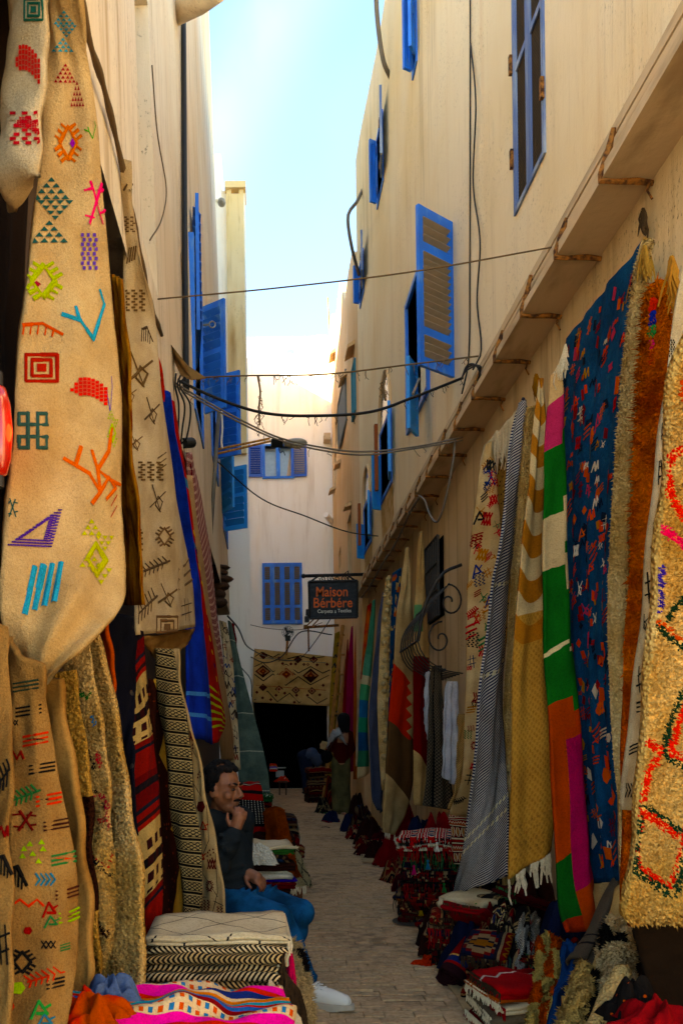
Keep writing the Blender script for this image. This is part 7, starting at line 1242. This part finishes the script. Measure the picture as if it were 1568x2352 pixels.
def hand(m, w, d, n, s=1., curl=.6, spread=.15, side=1):
    """Hand at wrist w pointing along d, back of the hand along n; five bent fingers."""
    d, n = Vector(d).normalized(), Vector(n).normalized(); a = d.cross(n).normalized() * side; n = a.cross(d).normalized() * side
    n = n if n.dot(Vector(n)) else n; p = Vector(w)
    m.tube([p, p + d * .03 * s, p + d * .085 * s], [.026 * s, .033 * s, .036 * s], 8); m.ball(p + d * .08 * s, (.036 * s,) * 3, 8, 6)
    for i, (o_, L) in enumerate(((-.03, .062), (-.01, .072), (.01, .068), (.029, .052))):
        b = p + (d * .085 + a * o_) * s; dd = (d + a * o_ * spread * 20 * .2).normalized(); pts = [b]; ang = 0
        for k, f in enumerate((.45, .32, .25)):
            ang += curl * (.5 + .5 * k); v = dd * math.cos(ang) - n * math.sin(ang); pts.append(pts[-1] + v * L * f * 1.15 * s)
        m.tube(pts, [.011 * s, .0098 * s, .0088 * s, .0075 * s], 7); m.ball(pts[-1], .0078 * s, 7, 5)
    b = p + (d * .03 - a * .03) * s; pts = [b, b + (d * .028 - a * .026 - n * .012) * s, b + (d * .058 - a * .03 - n * .028) * s]; m.tube(pts, [.014 * s, .0115 * s, .009 * s], 7); m.ball(pts[-1], .009 * s, 7, 5)
# ---- seated man
man = empty('person', P(560, 2200, 4.2), 'seated man in dark sweater and blue jeans, hand raised to his mouth', 'person')
pel = P(528, 2074, 4.3); rt = Vector((-.6, -.8, 0)); nk = P(503, 1872, 4.27); ch_ = P(508, 1955, 4.3)
hR, hL = pel + rt * .085, pel - rt * .085; kR, kL = P(640, 2108, 3.97), P(690, 2094, 4.2); aR, aL = P(707, 2262, 3.93), P(648, 2222, 4.3)
sR, sL = nk + rt * .17 + Vector((0, 0, -.045)), nk - rt * .17 + Vector((0, 0, -.045)); eR, eL = P(503, 1988, 3.98), P(556, 1985, 4.42); wR, wL = P(538, 1914, 4.0), P(560, 2001, 4.22)
hc = P(512, 1813, 4.22); HB = basis((.86, -.5, -.12))
m = MB(); limb(m, [pel, ch_, nk], [.11, .12, .06]); limb(m, [nk, nk + (hc - nk) * .6], [.052, .05]); head(m, hc, HB)
for a, b_, c_ in ((sR, eR, wR), (sL, eL, wL)): limb(m, [a, b_, c_], [.045, .036, .025])
for a, b_, c_ in ((hR, kR, aR), (hL, kL, aL)): limb(m, [a, b_, c_], [.07, .05, .036])
up = (P(541, 1868, 4.06) - wR)
hand(m, wR, (.3, .12, .9), (.25, -.95, .1), .92, .6, .3, 1)
hand(m, wL, (.75, -.35, -.35), (.1, -.4, .9), .95, .55, .2, -1)
remesh(m.build('body', SKIN, man), .0055, 3)
m = MB()
g = random.Random(4)
for i in range(700):
    v = Vector((g.gauss(0, 1), g.gauss(0, 1), g.gauss(0, 1))).normalized()
    if v.z < -.5 or (v.y > .35 and v.z < .62) or (v.y > .1 and v.z < .1): continue
    m.ball(hc + HB @ Vector((v.x * .08, -.014 + v.y * .1, .038 + v.z * .105)), g.uniform(.009, .015), 6, 4)
remesh(m.build('hair', HAIR, man), .004, 1)
m = MB()
for k in (-1, 1): m.ball(hc + HB @ Vector((k * .031, .083, .012)), (.013, .007, .008), 10, 6, mat=HB)
m.build('eye', M('dark_eye', lambda c: c.mix(0., '1a120e', '1a120e'), rough=.2, spec=.6), man, smooth=True)
q = lambda x, y, z: hc + HB @ Vector((x, y, z))
for k in (-1, 1): MB().tube([q(k * .012, .09, .036), q(k * .034, .09, .042), q(k * .054, .07, .034)], [.005, .006, .003], 6).build('eyebrow', HAIR, man, smooth=True)
MB().tube([q(-.028, .088, -.044), q(0, .103, -.04), q(.028, .088, -.044)], [.004, .008, .004], 6).build('moustache', HAIR, man, smooth=True)
m = MB(); limb(m, [pel + Vector((0, 0, .03)), ch_, nk + Vector((0, 0, -.06))], [.15, .155, .11]); limb(m, [sR, sL], [.085, .085]); limb(m, [nk + Vector((0, 0, -.05)), nk + Vector((.01, -.005, .0))], [.09, .065])
for a, b_, c_ in ((sR, eR, wR), (sL, eL, wL)):
    c2 = b_ + (c_ - b_) * .96; limb(m, [a, (a + b_) / 2, b_, b_ + (c2 - b_) * .55, c2], [.078, .066, .058, .05, .045])
g = random.Random(9)
for i in range(26):
    t = g.random(); p = sR.lerp(eR, t) if i % 2 else eR.lerp(wR, t); dv = Vector((g.uniform(-1, 1), g.uniform(-1, 1), g.uniform(-1, 1))).normalized(); m.tube([p + dv * .045 - rt * .02, p + dv * .052 + rt * .03], .012, 6)
for k in range(5): zz = pel.lerp(ch_, .1 + .16 * k); m.tube([zz + Vector((.15 * math.cos(t), .15 * math.sin(t), .012 * math.sin(3 * t + k))) for t in np.linspace(0, 6.28, 16)], .012, 6)
remesh(m.build('sweater', SWEAT, man), .008, 4)
m = MB(); limb(m, [hR + Vector((0, 0, .03)), hL + Vector((0, 0, .03))], [.125, .125])
for (a, b_, c_), kk in (((hR, kR, aR), 1), ((hL, kL, aL), 0)):
    c2 = b_ + (c_ - b_) * .93; limb(m, [a, a.lerp(b_, .5), b_ + Vector((0, 0, -.006)), b_.lerp(c2, .35), b_.lerp(c2, .7), c2], [.11, .095, .075, .074, .06, .055])
    for j in range(5): t = b_.lerp(c2, .7 + j * .07); m.tube([t + Vector((.054 * math.cos(s_), .054 * math.sin(s_), .012 * math.sin(2 * s_ + j * 2))) for s_ in np.linspace(0, 6.28, 14)], .008, 5)
    for j in range(4): t = a.lerp(b_, .08 + .1 * j); m.tube([t + Vector((.02, -.09, .05)), t + Vector((.05, -.06, .095)), t + Vector((.08, .0, .1))], .008, 5)
remesh(m.build('jeans', JEAN, man), .008, 4)
SOLE = M('shoe_sole', 'a89c8a', rough=.7); SHOE = M('white_leather', lambda c: (c.mix(c.noise(14, detail=4).sm(.5, .75) * .5, 'cfc8bc', '8a8070'), c.noise(60)), rough=.6, bump=.1, dist=.003, spec=.4)
def shoe(a, f, nm):
    B = basis((f[0], f[1], 0)); o = Vector((a.x, a.y, 0)); T = lambda x, y, z: o + B @ Vector((x, y, z))
    s = MB(); n = 22; out = []
    for i in range(n): t = 2 * math.pi * i / n; y = .075 + .15 * math.cos(t); wd = .047 * (1 + .12 * math.cos(t)) * (1 - .12 * math.exp(-((y - .05) / .05) ** 2)); out.append((wd * math.sin(t), y))
    s.v = [T(x, y, z_ + (.012 if y > .17 else 0) * (1 if z_ < .01 else .6)) for z_ in (.0, .028) for x, y in out]; s.f = [tuple(range(n - 1, -1, -1)), tuple(range(n, 2 * n))] + [(i, (i + 1) % n, n + (i + 1) % n, n + i) for i in range(n)]; s.mi = [0] * len(s.f)
    r = empty('shoe_tmp', o); bpy.data.objects.remove(r); s.build('shoe_sole', SOLE, man)
    m = MB(); limb(m, [T(0, -.035, .06), T(0, .03, .058), T(0, .11, .05), T(0, .175, .042)], [.04, .043, .042, .035], 12); limb(m, [T(0, -.03, .06), T(0, -.012, .105)], [.042, .045], 12)
    remesh(m.build('shoe_upper', SHOE, man), .007, 3)
    l = MB()
    for k in range(6): y = .035 + k * .018; z_ = .118 - k * .008; l.tube([T(-.028, y, z_ - .012), T(0, y + .006 * (-1) ** k, z_ - .004), T(.028, y, z_ - .012)], .0035, 5)
    l.build('laces', M('lace_' + nm, 'd8d4cc'), man); l = MB()
    for k in range(3): l.tube([T(-.043, .0 + k * .012, .04), T(-.046, .008 + k * .012, .07)], .0025, 4)
    l.build('shoe_stripe', M_IRON, man)
shoe(aR + Vector((.01, -.01, 0)), (.86, -.5), 'r'); shoe(aL, (.7, -.7), 'l')
# ---- standing woman
D1 = 13.9; W_ = lambda x, y, d=D1: P(x, y, d)
wo = empty('person', W_(780, 1868), 'standing woman seen from behind in red top, pale scarf and olive trousers', 'person')
wh = W_(787, 1658); WB = basis((-.75, .6, -.1)); m = MB(); head(m, wh, WB, .95); limb(m, [W_(788, 1676), W_(788, 1684)], [.05, .06]); limb(m, [W_(783, 1745), W_(785, 1715), W_(787, 1690)], [.13, .12, .12])
for x0, x1 in ((774, 772), (792, 791)): limb(m, [W_(x0, 1752), W_(x1 + 1, 1810), W_(x1 + 3, 1864)], [.08, .055, .04])
limb(m, [W_(771, 1692), W_(762, 1718), W_(750, 1716)], [.045, .04, .03]); limb(m, [W_(802, 1692), W_(806, 1718), W_(796, 1732)], [.045, .04, .03]); hand(m, W_(750, 1716), (-.8, -.3, .4), (.2, -.9, .2), .9, .5)
for x in (772, 791): m.ball(W_(x - 2, 1869, D1 - .05), (.05, .11, .035), 10, 6)
remesh(m.build('body', SKIN2, wo), .014, 3)
m = MB(); m.ball(wh + WB @ Vector((0, -.02, .045)), (.095, .115, .11), 14, 10, mat=WB); g = random.Random(2)
for i in range(40): a = g.uniform(-1.9, 1.9) - math.pi / 2; p = wh + WB @ Vector((.085 * math.cos(a), .095 * math.sin(a) - .01, .05)); m.tube([p, p + Vector((0, -.01, -.1)), p + Vector((g.uniform(-.02, .02), -.02, -.2 - g.uniform(0, .05)))], [.025, .025, .01], 6)
remesh(m.build('hair', HAIR, wo), .012, 1)
m = MB(); limb(m, [W_(783, 1742), W_(785, 1715), W_(787, 1690)], [.14, .125, .11]); limb(m, [W_(772, 1688), W_(802, 1688)], [.075, .075]); limb(m, [W_(771, 1692), W_(761, 1720), W_(752, 1718)], [.07, .06, .05]); limb(m, [W_(802, 1692), W_(808, 1720), W_(800, 1735)], [.07, .065, .055])
m.tube([W_(776, 1744), W_(800, 1748)], .08, 10); remesh(m.build('red_top', cloth('red_brown_top', kilim(('4a1410', '1c0c0c', '5a2a20', '3c100e', '6a241a'), .1, .06)), wo), .015, 3)
m = MB()
for x0, x1, s_ in ((775, 773, 0), (791, 791, 1)): limb(m, [W_(x0, 1746), W_(x0, 1775), W_(x1, 1810), W_(x1 + 2, 1845), W_(x1 + 2, 1862)], [.105, .1, .095, .095, .09], 12)
g = random.Random(6)
for i in range(16): x = g.uniform(768, 797); m.tube([W_(x, 1760, D1 - .08), W_(x + g.uniform(-4, 4), 1810, D1 - .085), W_(x + g.uniform(-4, 4), 1860, D1 - .08)], .016, 6)
remesh(m.build('trousers', cloth('olive_cotton', lambda c: c.mix(c.noise(5).sm(.3, .7), '6a6240', '4e482e')), wo), .014, 3)
SC = cloth('grey_scarf', lambda c: c.ramp((((c.x * 7).pp() + (c.z * 6).pp()) * 2.5).fr(), [(0, 'c8c6c4'), (.55, '5a5a5c')]))
R = surf_rug('scarf', None, catmull([W_(750, 1720, D1 - .06), W_(755, 1695, D1 - .1), W_(764, 1678, D1 - .12), W_(778, 1670, D1 - .15)], 31), catmull([W_(764, 1702, D1 - .2), W_(772, 1690, D1 - .24), W_(782, 1696, D1 - .25), W_(796, 1712, D1 - .26)], 31), SC, .3, 12, 30, [(.02, 2, 0, .3)], .03, .012, None, None, .006, 3, False, None, wo, face=(0, -1, 0))
bg = MB(); bg.ball(W_(750, 1738, D1 - .15), (.1, .08, .11), 14, 8); remesh(bg.build('shoulder_bag', cloth('black_bag', '0e0c0c'), wo), .015, 2); MB().tube(catmull([W_(752, 1725, D1 - .2), W_(768, 1700, D1 - .27), W_(790, 1682, D1 - .2)], 14), .012, 6).build('bag_strap', M_IRON, wo)
pk = MB().box((-.05, -.015, -.07), (.05, .015, .07), mat=Matrix.Translation(W_(743, 1712, D1 - .03)) @ Matrix.Rotation(.3, 4, 'Y')).build('paper_packet', M('kraft', 'b08a58')); tag(bevel(pk, .008), 'brown paper packet held by the standing woman', 'packet')
# ---- bending man
D2 = 19.1; W_ = lambda x, y, d=D2: P(x, y, d)
be = empty('person', W_(706, 1822), 'man in grey blue clothes bending over the far pile by the doorway', 'person')
m = MB(); limb(m, [W_(698, 1738), W_(716, 1733), W_(732, 1752)], [.12, .12, .11]); limb(m, [W_(732, 1752), W_(738, 1772)], [.05, .05]); head(m, W_(741, 1780), basis((.5, 0, -.86), (.8, 0, .5)), .95)
for a in ((696, 1742, 702, 1782, 703, 1818), (704, 1745, 714, 1785, 715, 1818)): limb(m, [W_(*a[0:2]), W_(*a[2:4]), W_(*a[4:6])], [.085, .06, .045])
limb(m, [W_(730, 1752), W_(730, 1775), W_(734, 1792)], [.045, .04, .03]); hand(m, W_(734, 1792), (.2, -.2, -.9), (-.9, 0, -.2), .9)
remesh(m.build('body', SKIN, be), .018, 3)
m = MB(); limb(m, [W_(700, 1736), W_(716, 1731), W_(731, 1748)], [.14, .15, .14]); limb(m, [W_(729, 1750), W_(729, 1776), W_(733, 1788)], [.07, .06, .05]); remesh(m.build('shirt', cloth('grey_blue_shirt', '4a5468'), be), .018, 3)
m = MB(); limb(m, [W_(695, 1738), W_(702, 1734)], [.145, .14])
for a in ((696, 1742, 701, 1782, 703, 1814), (704, 1745, 713, 1785, 715, 1814)): limb(m, [W_(*a[0:2]), W_(*a[2:4]), W_(*a[4:6])], [.125, .1, .085])
remesh(m.build('trousers', cloth('grey_blue_trousers', '20283c'), be), .018, 3)
m = MB()
for x in (704, 716): m.ball(W_(x + 3, 1820, D2 - .05), (.14, .06, .05), 10, 6)
m.build('shoe', M_IRON, be, smooth=True)
m = MB(); m.ball(W_(742, 1776), (.1, .1, .09), 12, 8); m.build('hair', HAIR, be, smooth=True)
